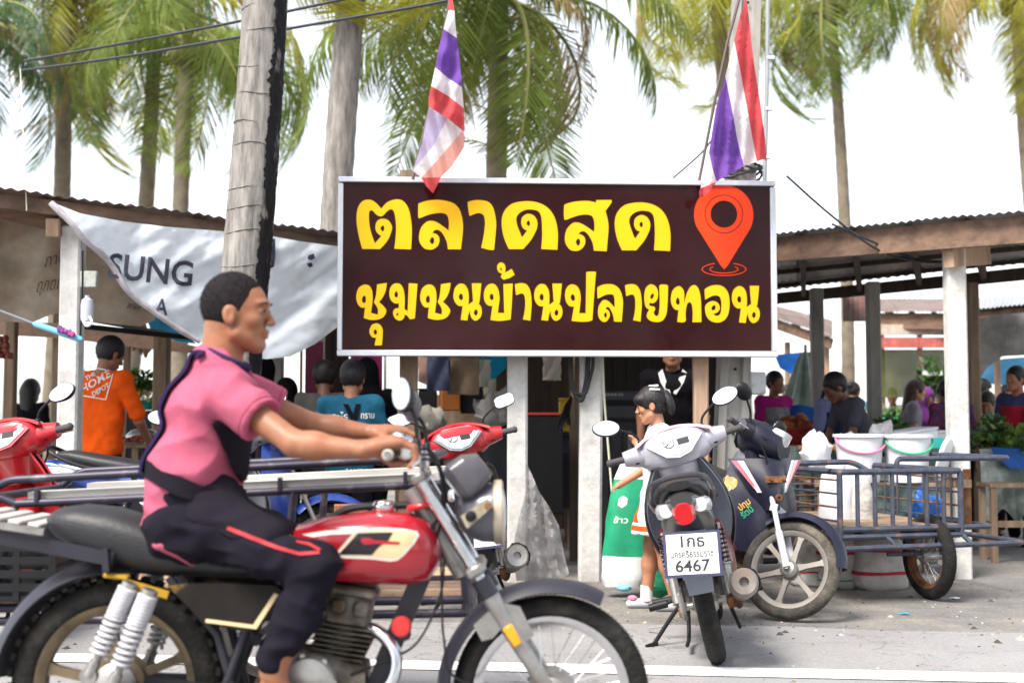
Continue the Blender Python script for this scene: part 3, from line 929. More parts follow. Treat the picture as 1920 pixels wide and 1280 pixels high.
# ================================================================ coconut palms
m_frond = [mat('frond_green', (.21, .28, .055), .45, var=.35, scale=2, transl=.65, spec=.4),  # frond colours lightened in place of sun shining through the crowns
           mat('frond_lime', (.42, .42, .06), .45, var=.35, scale=2, transl=.65, spec=.4),
           mat('frond_teal', (.12, .21, .09), .45, var=.3, scale=2, transl=.55, spec=.4),
           mat('frond_dry', (.32, .23, .10), .7, var=.3, scale=2, transl=.4)]
m_rachis = mat('frond_rachis', (.22, .22, .06), .5)
m_bark = mat('palm_bark', (.235, .222, .205), .92, var=.30, scale=24, bump=.7, bscale=46, stretch=(1, 1, .16), col2=(.15, .138, .125), amount=.42, scale2=9)
m_bark2 = mat('palm_bark_far', (.20, .165, .12), .9, var=.2, scale=6, bump=.3, bscale=14)
m_blackp = mat('black_paint_on_bark', (.010, .010, .012), .75, var=.4, scale=30, bump=.9, bscale=46, col2=(.22, .20, .18), amount=.38, scale2=13, edge=.05, spec=.2, stretch=(1, 1, .3))
def frond_mesh(seed, L=3.4, droop=1.0, dry=False):
    r = random.Random(seed); mb = MB()
    n = 44; pts = []
    for i in range(n + 1):
        t = i / n
        a = R(52) - droop * R(125) * t ** 1.15          # leaves the crown rising, then arches over
        pts.append(a)
    p = V(0, 0, 0); path = [p.copy()]
    for i in range(n):
        p = p + V(math.cos(pts[i]), 0, math.sin(pts[i])) * (L / n); path.append(p.copy())
    mb.tube(path[::4] + [path[-1]], [.035 * (1 - .9 * i / (len(path[::4]))) + .004 for i in range(len(path[::4]) + 1)], 5, 1)
    for i in range(5, n + 1):
        t = i / n
        tan = (path[min(i + 1, n)] - path[max(i - 1, 0)]).normalized()
        nrm = V(0, 1, 0).cross(tan)
        ll = L * .27 * math.sin(math.pi * (.14 + .80 * t)) ** .8
        for sd_ in (-1, 1):
            for sub in range(2):
                if r.random() < .20 + .35 * max(0, noise.noise(V(t * 7, seed, sd_))): continue
                q = path[i] + tan * (L / n) * (.5 * sub)
                out = (V(0, sd_, 0) * .85 + tan * (.45 + .5 * t) + nrm * r.uniform(-.15, .2)).normalized()
                l = ll * r.uniform(.8, 1.1); w = .021 * r.uniform(.8, 1.2)
                mid = q + out * l * .5; end = q + out * l
                end.z -= l * r.uniform(.35, .75); mid.z -= l * r.uniform(.06, .16)
                wv = tan * w
                mb.add([q - wv * .5, q + wv * .5, mid + wv, mid - wv, end], [(0, 1, 2, 3), (3, 2, 4)], 0)
    me = bpy.data.meshes.new('frond'); me.from_pydata([tuple(v) for v in mb.v], [], mb.f)
    me.polygons.foreach_set('material_index', mb.m); me.update()
    return me
FRONDS = []
for k, (dr, mi) in enumerate(((.85, 0), (1.15, 1), (1.3, 0), (1.0, 2), (1.5, 1), (1.6, 3))):
    me = frond_mesh(40 + k, 3.4, dr); me.materials.append(m_frond[mi]); me.materials.append(m_rachis); FRONDS.append(me)
def palm(label, crown, base, r0, r1, nf=18, scale=1.0, seed=0, bark=None, rings=26, group='coconut palms', skip_crown=False, stripe=False, nuts=0):
    rr = random.Random(seed)
    o = thing('coconut_palm', label, 'palm tree', base, group=group)
    c = Vector(crown) - Vector(base)
    mb = MB(); path = []; rad = []
    for i in range(rings * 2 + 1):
        t = i / (rings * 2)
        bend = math.sin(t * math.pi) * .02 * c.length
        path.append(c * t + V(bend * (1 if seed % 2 else -1) * .6, 0, 0))
        rad.append((r0 + (r1 - r0) * t) * ((1.035 if i % 2 else .985) if not skip_crown else 1 + .012 * math.sin(i * 2.1) + .02 * noise.noise(V(seed, t * 14, 0))) * (1 + .35 * max(0, .06 - t) / .06))
    mb.tube(path, rad, 14); mb.build('trunk', bark or m_bark2, o, 60)
    if not skip_crown:
        cr = bpy.data.objects.new('crown', None); COL.objects.link(cr); cr.parent = o; cr.location = c
        for k in range(nf):
            me = FRONDS[(k * 5 + seed) % 5] if rr.random() > .14 else FRONDS[5]
            f = bpy.data.objects.new('frond', me); COL.objects.link(f); f.parent = cr
            az = 360 * (k * .382 + rr.uniform(-.05, .05))
            tilt = rr.uniform(-62, 10) + (34 if k < nf * .25 else 0)
            f.rotation_euler = (rr.uniform(-.5, .5), R(-tilt * .9 + 12), R(az))
            s = scale * rr.uniform(.75, 1.2); f.scale = (s, s * rr.uniform(.7, 1.15), s)
        mbx = MB()
        for k in range(7):
            a = rr.uniform(0, 6.28); mbx.ell((.22 * math.cos(a), .22 * math.sin(a), -.22 - rr.uniform(0, .18)), (.11, .11, .13), n=10)
        mbx.build('coconuts', mat('coconut_husk', (.15, .14, .04), .6, var=.3), cr)
    return o
gp = lambda px, d: V(P(px, 785, d).x, d, 0)
palm('palm at upper left with a thick hanging skirt of fronds', P(292, 25, 24), gp(225, 24), .17, .13, 18, 1.1, 1)
palm('shorter palm behind the big trunk with a bare stub of trunk below', P(352, 80, 21), gp(343, 21), .15, .12, 14, .95, 2)
palm('palm with its crown cut by the top edge, left of the hanging skirt palm', P(120, -60, 22), gp(88, 22), .16, .13, 18, .95, 3)
palm('leaning palm just behind the left end of the sign, crown out of sight', P(690, -330, 13.5), gp(612, 13.5), .175, .145, 14, .9, 4, m_bark)
palm('palm behind the middle of the sign with a full low crown', P(935, 0, 16), gp(893, 16), .16, .125, 24, .85, 5)
palm('slender palm standing alone above the right hand shelter', P(1556, -5, 27), gp(1590, 27), .15, .11, 20, 1.05, 7)
palm('palm at the far right corner with dry hanging fronds', P(1905, -20, 25), gp(1990, 25), .16, .13, 22, 1.0, 6)
palm('palm behind the power pole with fronds showing left of the right flag', P(1340, -40, 22), gp(1395, 22), .16, .13, 16, .9, 9)
palm('palm at the left edge showing only a few dark frond tips', P(-60, 60, 20), gp(-90, 20), .16, .13, 14, .8, 8)
# the near trunk with its black painted stripe
bt = gp(398, 7.95)
near = palm('thick grey palm trunk with a black painted stripe, right behind the rider', P(516, -420, 8.35), bt, .165, .135, 0, 1, 11, m_bark, rings=40, skip_crown=True)
mb = MB(); cvec = P(516, -420, 8.35) - bt; g_rows = []
for i in range(300):
    t = .16 + .80 * i / 299
    bend = math.sin(t * math.pi) * .02 * cvec.length * .6
    c = cvec * t + V(bend, 0, 0); rad = (.165 + (.135 - .165) * t) * 1.02 + .006
    z = c.z; row = []
    a0 = R(-54 + 9 * noise.noise(V(0, z * 5, 0)) + 9 * noise.noise(V(0, z * 31, 0)) + 7 * noise.noise(V(0, z * 90, 0))); a1 = R(-9 + 7 * noise.noise(V(4, z * 6, 0)) + 9 * noise.noise(V(4, z * 33, 0)))
    for j in range(8):
        a = a0 + (a1 - a0) * j / 7
        row.append(c + V(math.cos(a) * rad, math.sin(a) * rad, 0))
    g_rows.append(row)
mb.loft(g_rows, closed=False); mb.build('painted_stripe', m_blackp, near, 60)
mb = MB()
for i in range(26):
    t = .10 + .88 * (i + .7 * noise.noise(V(i * 3.3, 0, 0))) / 25; bend = math.sin(t * math.pi) * .02 * cvec.length * .6
    c = cvec * t + V(bend, 0, 0); rad = (.165 + (.135 - .165) * t) * 1.012
    mb.tube([c + V(math.cos(a) * rad, math.sin(a) * rad, .012 * math.sin(a * 2 + i) + .03 * noise.noise(V(a * .8, i * 2.7, 0))) for a in [3.3 + 2.2 * noise.noise(V(i * 1.9, 2, 0)) + k * 2.4 / 14 for k in range(14)]], [.0008 + .0028 * math.sin(math.pi * k / 13) for k in range(14)], 5)
mb.build('leaf_scar', m_bark, near, 60)['kind'] = 'stuff'
# ================================================================ shared vehicle materials
m_tyre = mat('tyre_rubber', (.016, .0155, .015), .85, var=.2, scale=25, bump=.6, bscale=70, col2=(.055, .05, .042), amount=.36, scale2=6, spec=.25)
m_tyred = mat('dusty_tyre', (.035, .032, .029), .9, var=.2, scale=25, bump=.6, bscale=70, col2=(.13, .115, .092), amount=.50, scale2=5)
m_chrome = mat('chrome', (.72, .72, .74), .18, 1.0, var=.06, scale=20, rvar=.1)
m_steel = mat('dull_steel', (.36, .35, .34), .42, .8, var=.15, scale=18, col2=(.20, .15, .11), amount=.32, scale2=9)
m_blackpl = mat('black_plastic', (.012, .012, .014), .5, var=.1, scale=20, spec=.3)
m_greypl = mat('grey_plastic', (.16, .165, .19), .45, var=.06, scale=12)
m_rubber = mat('grip_rubber', (.06, .055, .06), .8, bump=.4, bscale=90)
m_glass = mat('mirror_glass', (.92, .93, .95), .03, 1.0, var=.0)
m_lens = mat('clear_lens', (.62, .64, .66), .12, var=.12, scale=45, coat=.6, bump=.25, bscale=50)
m_rust = mat('rusty_steel', (.17, .075, .035), .85, .3, var=.3, scale=22, bump=.4, bscale=40, col2=(.30, .15, .07), amount=.4, scale2=12)
m_amber = mat('amber_lens', (.85, .32, .01), .25, coat=.4)
m_redlens = mat('red_lens', (.45, .006, .010), .15, var=.12, scale=18, coat=.6)
m_seat = mat('seat_vinyl', (.018, .018, .021), .48, var=.15, scale=10, bump=.2, bscale=120)
m_engine = mat('engine_alloy', (.22, .20, .17), .55, .7, var=.3, scale=14, bump=.3, bscale=40, col2=(.10, .08, .055), amount=.45, scale2=8)
m_dial = mat('dial_face', (.55, .58, .66), .2, var=.35, scale=38, coat=.7)
m_navyf = mat('plate_frame', (.035, .035, .09), .45)
m_platew = mat('plate_white', (.80, .80, .80), .45, var=.05)
m_platek = mat('plate_ink', (.02, .02, .025), .5)

def part(name, mb, m, parent, smooth=40): return mb.build(name, m, parent, smooth)
def sub_empty(name, parent):
    e = bpy.data.objects.new(name, None); e.empty_display_size = .05; COL.objects.link(e); e.parent = parent; return e

def wheel(parent, name, c, Rw, tw, style, xf=None, rimm=None, tyrem=None, hub=.05, knob=False, n_sp=36):
    """c hub centre, axle along y; children tyre, rim, spoke.., hub"""
    w = sub_empty(name, parent); c = Vector(c); th = tw * .86
    rimm = rimm or m_steel; tyrem = tyrem or m_tyre
    ri = Rw - th * 1.02
    mb = MB(xf); prof = []
    for k in range(17):
        a = math.pi * (k / 16) * 1.30 - .15 * math.pi
        prof.append((Rw - th * .62 + math.sin(a) * th * .62 if True else 0, -math.cos(a) * tw / 2))
    prof = [(ri + .004, -tw * .36)] + prof + [(ri + .004, tw * .36)]
    mb.lathe(prof, c, (0, 1, 0), 56, closed=True)
    if knob:
        for k in range(44):
            for s_, off in ((-1, 0), (1, .5), (0, .25)):
                a = (k + off) / 44 * 6.2832
                rr = Rw + (.006 if s_ == 0 else -.004)
                p = c + V(math.cos(a) * rr, s_ * tw * .34, math.sin(a) * rr)
                mb.box(p, (.014, tw * .24, .022), Matrix.Rotation(-a, 3, 'Y'))
    else:
        for k in range(64):
            for s_ in (-1, 1):
                a = (k + (.5 if s_ > 0 else 0)) / 64 * 6.2832
                p0 = c + V(math.cos(a) * (Rw + .0012), s_ * tw * .05, math.sin(a) * (Rw + .0012))
                a2 = a + .055
                p1_ = c + V(math.cos(a2) * (Rw - th * .16), s_ * tw * .36, math.sin(a2) * (Rw - th * .16))
                mb.bar(p0, p1_, .0022, .0015)
    mb.build('tyre', tyrem, w, 50)
    mb = MB(xf)
    mb.lathe([(ri + .008, -tw * .40), (ri + .008, -tw * .33), (ri - .012, -tw * .22), (ri - .014, tw * .22), (ri + .008, tw * .33), (ri + .008, tw * .40), (ri - .004, tw * .37), (ri - .022, tw * .20), (ri - .022, -tw * .20), (ri - .004, -tw * .37)], c, (0, 1, 0), 48, closed=True)
    mb.build('rim', rimm, w, 40)
    if style == 'wire':
        mb = MB(xf)
        for k in range(n_sp):
            a = k / n_sp * 6.2832; s_ = 1 if k % 2 else -1; tw_ = .38 * (1 if (k // 2) % 2 else -1)
            mb.tube([c + V(math.cos(a + tw_) * hub * .8, s_ * tw * .42, math.sin(a + tw_) * hub * .8), c + V(math.cos(a) * (ri - .015), s_ * .006, math.sin(a) * (ri - .015))], .0017, 5)
        tag(mb.build('spokes', m_chrome, w), kind='stuff')
    else:
        nn = style
        for k in range(nn):
            a = k / nn * 6.2832 + .4
            d0 = V(math.cos(a), 0, math.sin(a)); t0 = V(-math.sin(a), 0, math.cos(a))
            mb = MB(xf); rings = []
            for f_, hw, hy in ((hub * .6, .022, .018), (ri * .45, .013, .014), (ri * .8, .014, .013), (ri - .008, .026, .012)):
                q = c + d0 * f_
                rings.append([q + t0 * hw + V(0, hy, 0), q - t0 * hw + V(0, hy, 0), q - t0 * hw - V(0, hy, 0), q + t0 * hw - V(0, hy, 0)])
            mb.loft(rings); mb.build('wheel_spoke', rimm, w, 25)
    mb = MB(xf); mb.lathe([(.012, -.085), (.014, -.06), (hub * .7, -.055), (hub, -.04), (hub, .04), (hub * .7, .055), (.014, .06), (.012, .085)], c, (0, 1, 0), 20)
    mb.build('hub', m_steel, w, 30)
    return w

def coil(mb, a, b, r, turns, wire, n=10, mi=0):
    a, b = Vector(a), Vector(b); d = (b - a); u = d.cross(V(0, 1, 0)).normalized(); w = d.cross(u).normalized()
    pts = [a + d * (k / (turns * n)) + (u * math.cos(k / n * 6.2832) + w * math.sin(k / n * 6.2832)) * r for k in range(int(turns * n) + 1)]
    mb.tube(pts, wire, 5, mi)

def mirror(parent, name, base, tip, face, size, xf, m_back, bend=.5, angular=False):
    """stem from base to tip, oval head with a glass facing `face`"""
    base, tip = Vector(base), Vector(tip); face = Vector(face).normalized()
    mb = MB(xf)
    side = (tip - base); side.z = 0
    mid = base + V(0, 0, 1) * (tip.z - base.z) * bend + side * .15
    mb.tube(smooth_path([base, mid, tip], 5), .0065, 7)
    mb.lathe([(.013, -.01), (.013, .03), (.008, .036)], base, (0, 0, 1), 10)
    stem = mb.build(name, m_blackpl, parent)
    up_ = V(0, 0, 1); right = up_.cross(face).normalized(); up_ = face.cross(right)
    sgn = 1 if (tip - base).dot(right) > 0 else -1
    c = tip + right * sgn * size[0] * .55 + up_ * size[1] * .25
    n = 28
    def ring(k, off):
        out = []
        for i in range(n):
            a = i / n * 6.2832
            ca, sa = math.cos(a), math.sin(a)
            if angular:
                e = 3.2; rr = (abs(ca) ** e + abs(sa) ** e) ** (-1 / e) * (1 - .18 * abs(math.sin(2 * a + .6)))
            else: rr = 1 - .08 * math.sin(a - .5)
            x, z = ca * rr * size[0] * k, sa * rr * size[1] * k
            x += z * .35 * sgn
            out.append(c + right * x + up_ * z + face * off)
        return out
    mb = MB(xf); mb.loft([ring(.30, -.045), ring(.75, -.034), ring(.98, -.012), ring(1, .002), ring(.95, .004)]); mb.build('mirror_shell', m_back, stem, 50)
    mb = MB(xf); mb.loft([ring(.94, .003), ring(.93, .0065)]); mb.build('mirror_glass', m_glass, stem, 30)
    return stem

def scooter(label, loc, yaw, lean=0, steer=0, C=None, scale=1.0, plate=None, group='parked scooters', angular=False, nose=False, spoke='wire', front_spoke=None, dusty=False, basket=False):
    C = C or {}
    root = thing('scooter', label, 'scooter', loc, (R(lean), 0, R(yaw)), group)
    root.scale = (scale,) * 3
    A, T = V(1.205, 0, .28), V(.955, 0, .80)
    ax = (T - A).normalized()
    S = Matrix.Translation(A) @ Matrix.Rotation(R(steer), 4, ax) @ Matrix.Translation(-A)
    body, cowl, inner, visor, low = C['body'], C['cowl'], C['inner'], C['visor'], C['low']
    ty = m_tyred if dusty else m_tyre
    # wheels
    wheel(root, 'rear_wheel', (0, 0, .28), .28, .086, spoke, None, m_steel, ty)
    wheel(root, 'front_wheel', (1.24, 0, .28), .28, .074, front_spoke or spoke, S, C.get('rim', m_steel), ty)
    # fork and fender (turn with the bars)
    mb = MB(S)
    for s_ in (-1, 1):
        mb.tube([(1.24, s_ * .075, .28), (1.15, s_ * .075, .47)], .021, 10)
        mb.tube([(1.15, s_ * .075, .47), (1.02, s_ * .07, .75)], .015, 10)
    mb.bar((1.09, -.08, .60), (1.09, .08, .60), .04)
    part('fork', mb, C.get('fork', m_steel), root)
    mb = MB(S); rows = []
    for k in range(15):
        a = R(12 + 118 * k / 14); row = []
        for j in range(7):
            u_ = j / 6 * 2 - 1
            rr = .318 - .045 * u_ * u_ + (.02 * math.sin(math.pi * k / 14))
            row.append(V(1.24 + math.cos(a) * rr, u_ * .062, .28 + math.sin(a) * rr))
        rows.append(row)
    mb.shell(rows, .006); part('front_fender', mb, C.get('fender', body), root)
    # bars, cowl
    cc = V(.88, 0, .98); S0 = S; S = S0 @ Matrix.Translation(cc) @ Matrix.Diagonal((1.15, 1.24, 1.22, 1)) @ Matrix.Translation(-cc)
    mb = MB(S)
    mb.body([(.800, 0, .985, .080, .050, 2.6), (.815, 0, .985, .125, .072, 2.8), (.86, 0, .985, .165, .085, 2.6), (.92, 0, .985, .165, .088, 2.4), (.98, 0, .975, .125, .075, 2.2), (1.02, 0, .965, .085, .055, 2.2)], 26)
    for s_ in (-1, 1):
        mb.loft([[V(x_ + .045 * math.cos(t) * q, s_ * y_, z_ + .045 * math.sin(t) * q) for t in [k * 6.2832 / 12 for k in range(12)]] for x_, y_, z_, q in ((.885, .10, .985, 1.25), (.875, .17, .990, 1.0), (.862, .225, .995, .72))])
    part('handlebar_cowl', mb, cowl, root)
    mb = MB(S); mb.loft([[V(x_ + .05 * math.cos(t) * q, .085 * math.sin(t) * q2, z_) for t in [k * 6.2832 / 16 for k in range(16)]] for z_, x_, q, q2 in ((.95, .87, 1.1, 1.35), (.90, .885, 1.0, 1.15), (.84, .905, .9, .95), (.80, .92, .85, .85))])
    part('steering_cover', mb, C.get('column', cowl), root)
    mb = MB(S); rows = []
    for k in range(8):
        t = k / 7; rows.append([V(.86 + .16 * t - .05 * (j / 8 * 2 - 1) ** 2, (j / 8 * 2 - 1) * (.165 - .03 * t), 1.078 - .02 * t - .045 * (j / 8 * 2 - 1) ** 2 - .05 * t * t) for j in range(9)])
    mb.shell(rows, .012); part('cowl_visor', mb, visor, root)
    # dash: five-sided dial panel on the rear of the cowl
    Mx = S @ Matrix.Translation((.800, 0, 1.0)) @ Matrix.Rotation(R(90), 4, 'Z') @ Matrix.Rotation(R(28), 4, 'X')
    Mx = S @ Matrix.Translation((.806, 0, 1.0)) @ Matrix(((0, 1, 0, 0), (-1, 0, 0, 0), (0, 0, 1, 0), (0, 0, 0, 1))) @ Matrix.Rotation(R(-30), 4, 'X')
    pent = [(-.105, .015), (-.055, .058), (.055, .058), (.105, .015), (.045, -.048), (0, -.06), (-.045, -.048)]
    mb = MB(); mb.prism([[(x * 1.17, z * 1.17) for x, z in pent]], Mx, .010); dash = part('dash_bezel', mb, C.get('bezel', cowl), root, 30)
    mb = MB(); mb.prism([pent], Mx @ Matrix.Translation((0, -.010, 0)), .004); part('dial_glass', mb, m_dial, dash, 30)
    mb = MB(); mb.lathe([(.030, 0), (.030, .003), (.027, .003), (.027, 0)], Mx @ V(-.028, -.0145, .006), (Mx.to_3x3() @ V(0, -1, 0)), 24, closed=True)
    mb.bar(Mx @ V(-.028, -.0165, .006), Mx @ V(-.045, -.0165, -.010), .003); mb.box(Mx @ V(.035, -.0155, .012), (.05, .05, .001), (Mx.to_3x3() @ Matrix.Rotation(R(90), 3, 'X')))
    part('dial_marking', mb, m_blackpl, dash, 30)
    # headlight on the front of the cowl
    mb = MB(S); rows = []
    for k in range(9):
        t = k / 8; hw = .115 * math.sin(math.pi * (.22 + .60 * (1 - t)))
        rows.append([V(1.035 - .055 * (1 - t) + .0 - .055 * (j / 8 * 2 - 1) ** 2, (j / 8 * 2 - 1) * hw, .905 + .135 * t) for j in range(9)])
    mb.shell(rows, .02); part('headlight', mb, m_lens, root)
    S = S0
    for s_ in (-1, 1):
        mb = MB(S); mb.tube([(.862, s_ * .215, .995), (.845, s_ * .26, .998), (.825, s_ * .355, 1.0)], [.017, .0185, .0175], 12)
        mb.lathe([(.021, 0), (.021, .012), (.012, .022)], (.825, s_ * .352, 1.0), (-.15, s_, 0.02), 12)
        part('grip', mb, m_rubber, root)
        mb = MB(S); mb.tube(smooth_path([(.885, s_ * .20, .985), (.905, s_ * .25, .985), (.885, s_ * .345, .985)], 4), [.006] * 9, 6); part('brake_lever', mb, C.get('lever', m_chrome), root)
        mb = MB(S); mb.box((.850, s_ * .205, .985), (.04, .05, .06), bev=.008); part('switch_block', mb, m_blackpl, root)
        mirror(root, 'mirror', (.865, s_ * .17, 1.04), (.85, s_ * .29, 1.175), (-1, -s_ * .12, .34), (.072, .047), S, m_blackpl, angular=angular)
    # leg shield: outer skin and inner panel
    def shield(off, wk, z0=.36, z1=.935):
        rows = []
        for i in range(12):
            t = i / 11; z = z0 + (z1 - z0) * t
            w_ = wk * (.115 + .135 * math.sin(math.pi * min(1, .12 + .80 * t)) - .03 * t)
            xc = 1.045 - .10 * t + .05 * math.sin(math.pi * t) + off
            rows.append([V(xc - .16 * abs(j / 10 * 2 - 1) ** 1.8 * (.5 + .5 * math.sin(math.pi * t)), (j / 10 * 2 - 1) * w_, z) for j in range(11)])
        return rows
    mb = MB(); mb.shell(shield(0, 1.0), .010); part('leg_shield', mb, body, root)
    mb = MB(); mb.shell(shield(-.035, .93, .40, .925), .010); sh_ = part('inner_panel', mb, inner, root)
    for s_ in (-1, 1):
        mb = MB(); mb.lathe([(.007, 0), (.007, .003)], (.85, s_ * .165, .70), (-1, s_ * .3, 0), 8); part('screw', mb, m_blackpl, sh_)
    mb = MB(); mb.box((.905, -.07, .835), (.012, .045, .06), bev=.005); mb.lathe([(.012, 0), (.012, .01)], (.899, -.07, .842), (-1, 0, 0), 10); part('key_switch', mb, m_steel, sh_)
    # centre tunnel, side panels, seat, tail
    mb = MB(); mb.body([(.96, 0, .60, .07, .16, 2.4), (.85, 0, .53, .085, .13, 2.6), (.68, 0, .47, .085, .10, 2.6), (.52, 0, .50, .095, .13, 2.6)], 18); part('tunnel_cover', mb, inner, root)
    mb = MB(); mb.body([(.60, 0, .50, .075, .13, 2.4), (.48, 0, .535, .105, .155, 2.6), (.28, 0, .585, .125, .15, 2.6), (.05, 0, .655, .125, .115, 2.5), (-.18, 0, .72, .105, .085, 2.4), (-.34, 0, .765, .075, .055, 2.2), (-.42, 0, .785, .05, .03, 2)], 22); part('side_panel', mb, body, root)
    mb = MB()
    for s_ in (-1, 1):
        mb.body([(.90, s_ * .14, .46, .012, .10, 2.4), (.72, s_ * .155, .40, .03, .10, 2.4), (.52, s_ * .15, .42, .035, .12, 2.6), (.32, s_ * .135, .50, .03, .11, 2.6), (.12, s_ * .135, .58, .015, .06, 2.4)], 14)
    part('lower_panel', mb, low, root)
    mb = MB(); mb.body([(.60, 0, .665, .05, .02, 2.4), (.54, 0, .695, .095, .035, 2.6), (.38, 0, .735, .118, .045, 2.8), (.12, 0, .765, .132, .048, 2.8), (-.10, 0, .800, .125, .05, 2.8), (-.26, 0, .835, .095, .04, 2.6), (-.34, 0, .845, .055, .02, 2.4)], 24); part('seat', mb, C.get('seat', m_seat), root)
    mb = MB(); mb.rtube([(.02, .135, .735), (-.24, .145, .80), (-.38, .125, .875), (-.40, 0, .895), (-.38, -.125, .875), (-.24, -.145, .80), (.02, -.135, .735)], .013, 8, rad=.09); part('grab_rail', mb, C.get('rail', m_blackpl), root)
    mb = MB(); mb.body([(-.345, 0, .735, .055, .055, 2.6), (-.40, 0, .735, .048, .058, 2.8), (-.425, 0, .725, .036, .045, 2.6)], 18); part('tail_light', mb, m_redlens, root)
    for s_ in (-1, 1):
        mb = MB(); mb.body([(-.20, s_ * .115, .735, .014, .030, 2), (-.30, s_ * .095, .745, .030, .036, 2.4), (-.375, s_ * .075, .750, .028, .030, 2.4)], 14); part('turn_lens', mb, m_lens, root)
    # rear fender with mud flap and plate
    mb = MB(); rows = []
    for k in range(12):
        t = k / 11; a = R(62 + 92 * t); rr = .345 + .06 * t + (.05 * max(0, t - .6))
        rows.append([V(math.cos(a) * rr, (j / 6 * 2 - 1) * (.085 - .02 * t), .28 + math.sin(a) * rr + (-.02 * (j / 6 * 2 - 1) ** 2)) for j in range(7)])
    mb.shell(rows, .006); part('rear_fender', mb, C.get('flap', m_greypl), root)
    mb = MB(); mb.shell([[V(-.345 - .055 * (1 - t), y_, .62 - .25 * t) for y_ in (-.075 + .02 * t, -.03, .03, .075 - .02 * t)] for t in [i / 6 for i in range(7)]], .006); part('mud_flap', mb, C.get('flap', m_greypl), root)
    Mp = Matrix.Translation((-.452, 0, .555)) @ Matrix(((0, 1, 0, 0), (-1, 0, 0, 0), (0, 0, 1, 0), (0, 0, 0, 1))) @ Matrix.Rotation(R(-14), 4, 'X') @ Matrix.Rotation(R((plate or {}).get('roll', 0)), 4, 'Y')
    hw, hh = .122, .098
    mb = MB(); mb.prism([[(-hw, -hh), (hw, -hh), (hw, hh), (-hw, hh)]], Mp, .008); pl = part('licence_plate', mb, m_navyf, root, 30)
    mb = MB(); mb.prism([[(-hw + .013, -hh + .012), (hw - .013, -hh + .012), (hw - .013, hh - .012), (-hw + .013, hh - .012)]], Mp @ Matrix.Translation((0, -.008, 0)), .002); part('plate_face', mb, m_platew, pl, 30)
    if plate and plate.get('rows'):
        for s__, size, w_, x0, z0 in plate['rows']:
            wrap_text('plate_lettering', s__, size, lambda x, y: Mp @ V(x0 + x, -.0112, z0 + y), m_platek, pl, True, w_)
    # running gear
    mb = MB()
    for s_ in (-1, 1): mb.bar((0, s_ * .085, .28), (.42, s_ * .085, .34), .022, .04)
    part('swingarm', mb, m_steel, root)
    for s_ in (-1, 1):
        a, b = V(-.005, s_ * .125, .30), V(.10, s_ * .130, .62)
        mb = MB(); mb.tube([a, a.lerp(b, .45)], .022, 10); mb.tube([a.lerp(b, .4), b], .012, 8); mb.lathe([(.028, -.006), (.028, .006)], a.lerp(b, .42), b - a, 12)
        sk = part('shock_absorber', mb, m_steel, root)
        mb = MB(); coil(mb, a.lerp(b, .43), a.lerp(b, .95), .026, 8, .0045); part('spring', mb, m_blackpl, sk)
    mb = MB(); mb.box((.50, 0, .285), (.30, .20, .17), bev=.03); mb.lathe([(.075, -.11), (.085, -.105), (.085, .105), (.07, .125)], (.46, 0, .29), (0, 1, 0), 18)
    for k in range(7): mb.box((.69 + k * .022, 0, .335), (.008, .13 - .004 * k, .14))
    mb.box((.76, 0, .335), (.17, .08, .085)); part('engine', mb, m_engine, root)
    mb = MB(); mb.box((.20, .108, .30), (.46, .016, .075), bev=.008); mb.lathe([(.065, -.012), (.07, 0), (.06, .012)], (.0, .108, .285), (0, 1, 0), 18); part('chain_case', mb, m_steel, root)
    mb = MB(); mb.tube(smooth_path([(.80, -.06, .30), (.78, -.11, .20), (.55, -.15, .16), (.34, -.165, .24), (.28, -.17, .27)], 5), .016, 10); part('exhaust_pipe', mb, m_rust, root)
    a, b = V(.31, -.170, .255), V(-.27, -.190, .375)
    L_ = (b - a).length
    mb = MB(); mb.lathe([(.016, 0), (.042, .05), (.052, .16), (.060, .36), (.066, L_ - .06), (.064, L_ - .02), (.054, L_), (.022, L_ - .004), (.020, L_ - .03), (.0, L_ - .03)], a, b - a, 24); mu = part('muffler', mb, C.get('muffler', m_steel), root)
    mb = MB(); mb.shell([[a.lerp(b, t) + V(0, -math.sin(q) * .073, math.cos(q) * .073) for q in (-.2, .3, .9, 1.5, 2.0)] for t in (.35, .55, .75, .93)], .005); part('heat_guard', mb, m_blackpl, mu)
    for s_ in (-1, 1):
        mb = MB(); mb.tube([(.22, s_ * .12, .30), (.24, s_ * .20, .275)], .009, 8); mb.tube([(.24, s_ * .185, .278), (.245, s_ * .275, .272)], .019, 10); part('footpeg', mb, m_blackpl, root)
        mb = MB(); mb.tube([(.56, s_ * .10, .25), (.56, s_ * .18, .25)], .010, 8); mb.tube([(.56, s_ * .17, .25), (.56, s_ * .275, .25)], .019, 10); part('footrest', mb, m_blackpl, root)
        mb = MB(); mb.box((.01, s_ * .115, .262), (.05, .03, .05)); part('axle_bracket', mb, m_rust, root)
    if lean < 0:
        zf = .30 * math.tan(R(-lean)) + .004
        mb = MB(); mb.tube([(.50, .10, .26), (.43, .20, .14 + zf * .5), (.40, .295, zf + .012)], .011, 8); mb.tube([(.40, .285, zf + .008), (.35, .335, zf + .012)], [.013, .009], 8); part('side_stand', mb, m_blackpl, root)
        mb = MB(); coil(mb, (.47, .15, .22), (.43, .20, .15), .009, 6, .002); mb.tube([(.415, .25, .09 + zf * .4), (.40, .31, .11 + zf * .4), (.44, .31, .12 + zf * .4), (.43, .22, .12 + zf * .4)], .003, 6); part('stand_spring', mb, m_steel, root)
    mb = MB(); mb.tube(smooth_path([(.44, -.09, .26), (.40, -.12, .08 + .05 * (lean < 0)), (.16, -.13, .05 + .07 * (lean < 0))], 4), .010, 8); part('stand_leg', mb, m_blackpl, root)
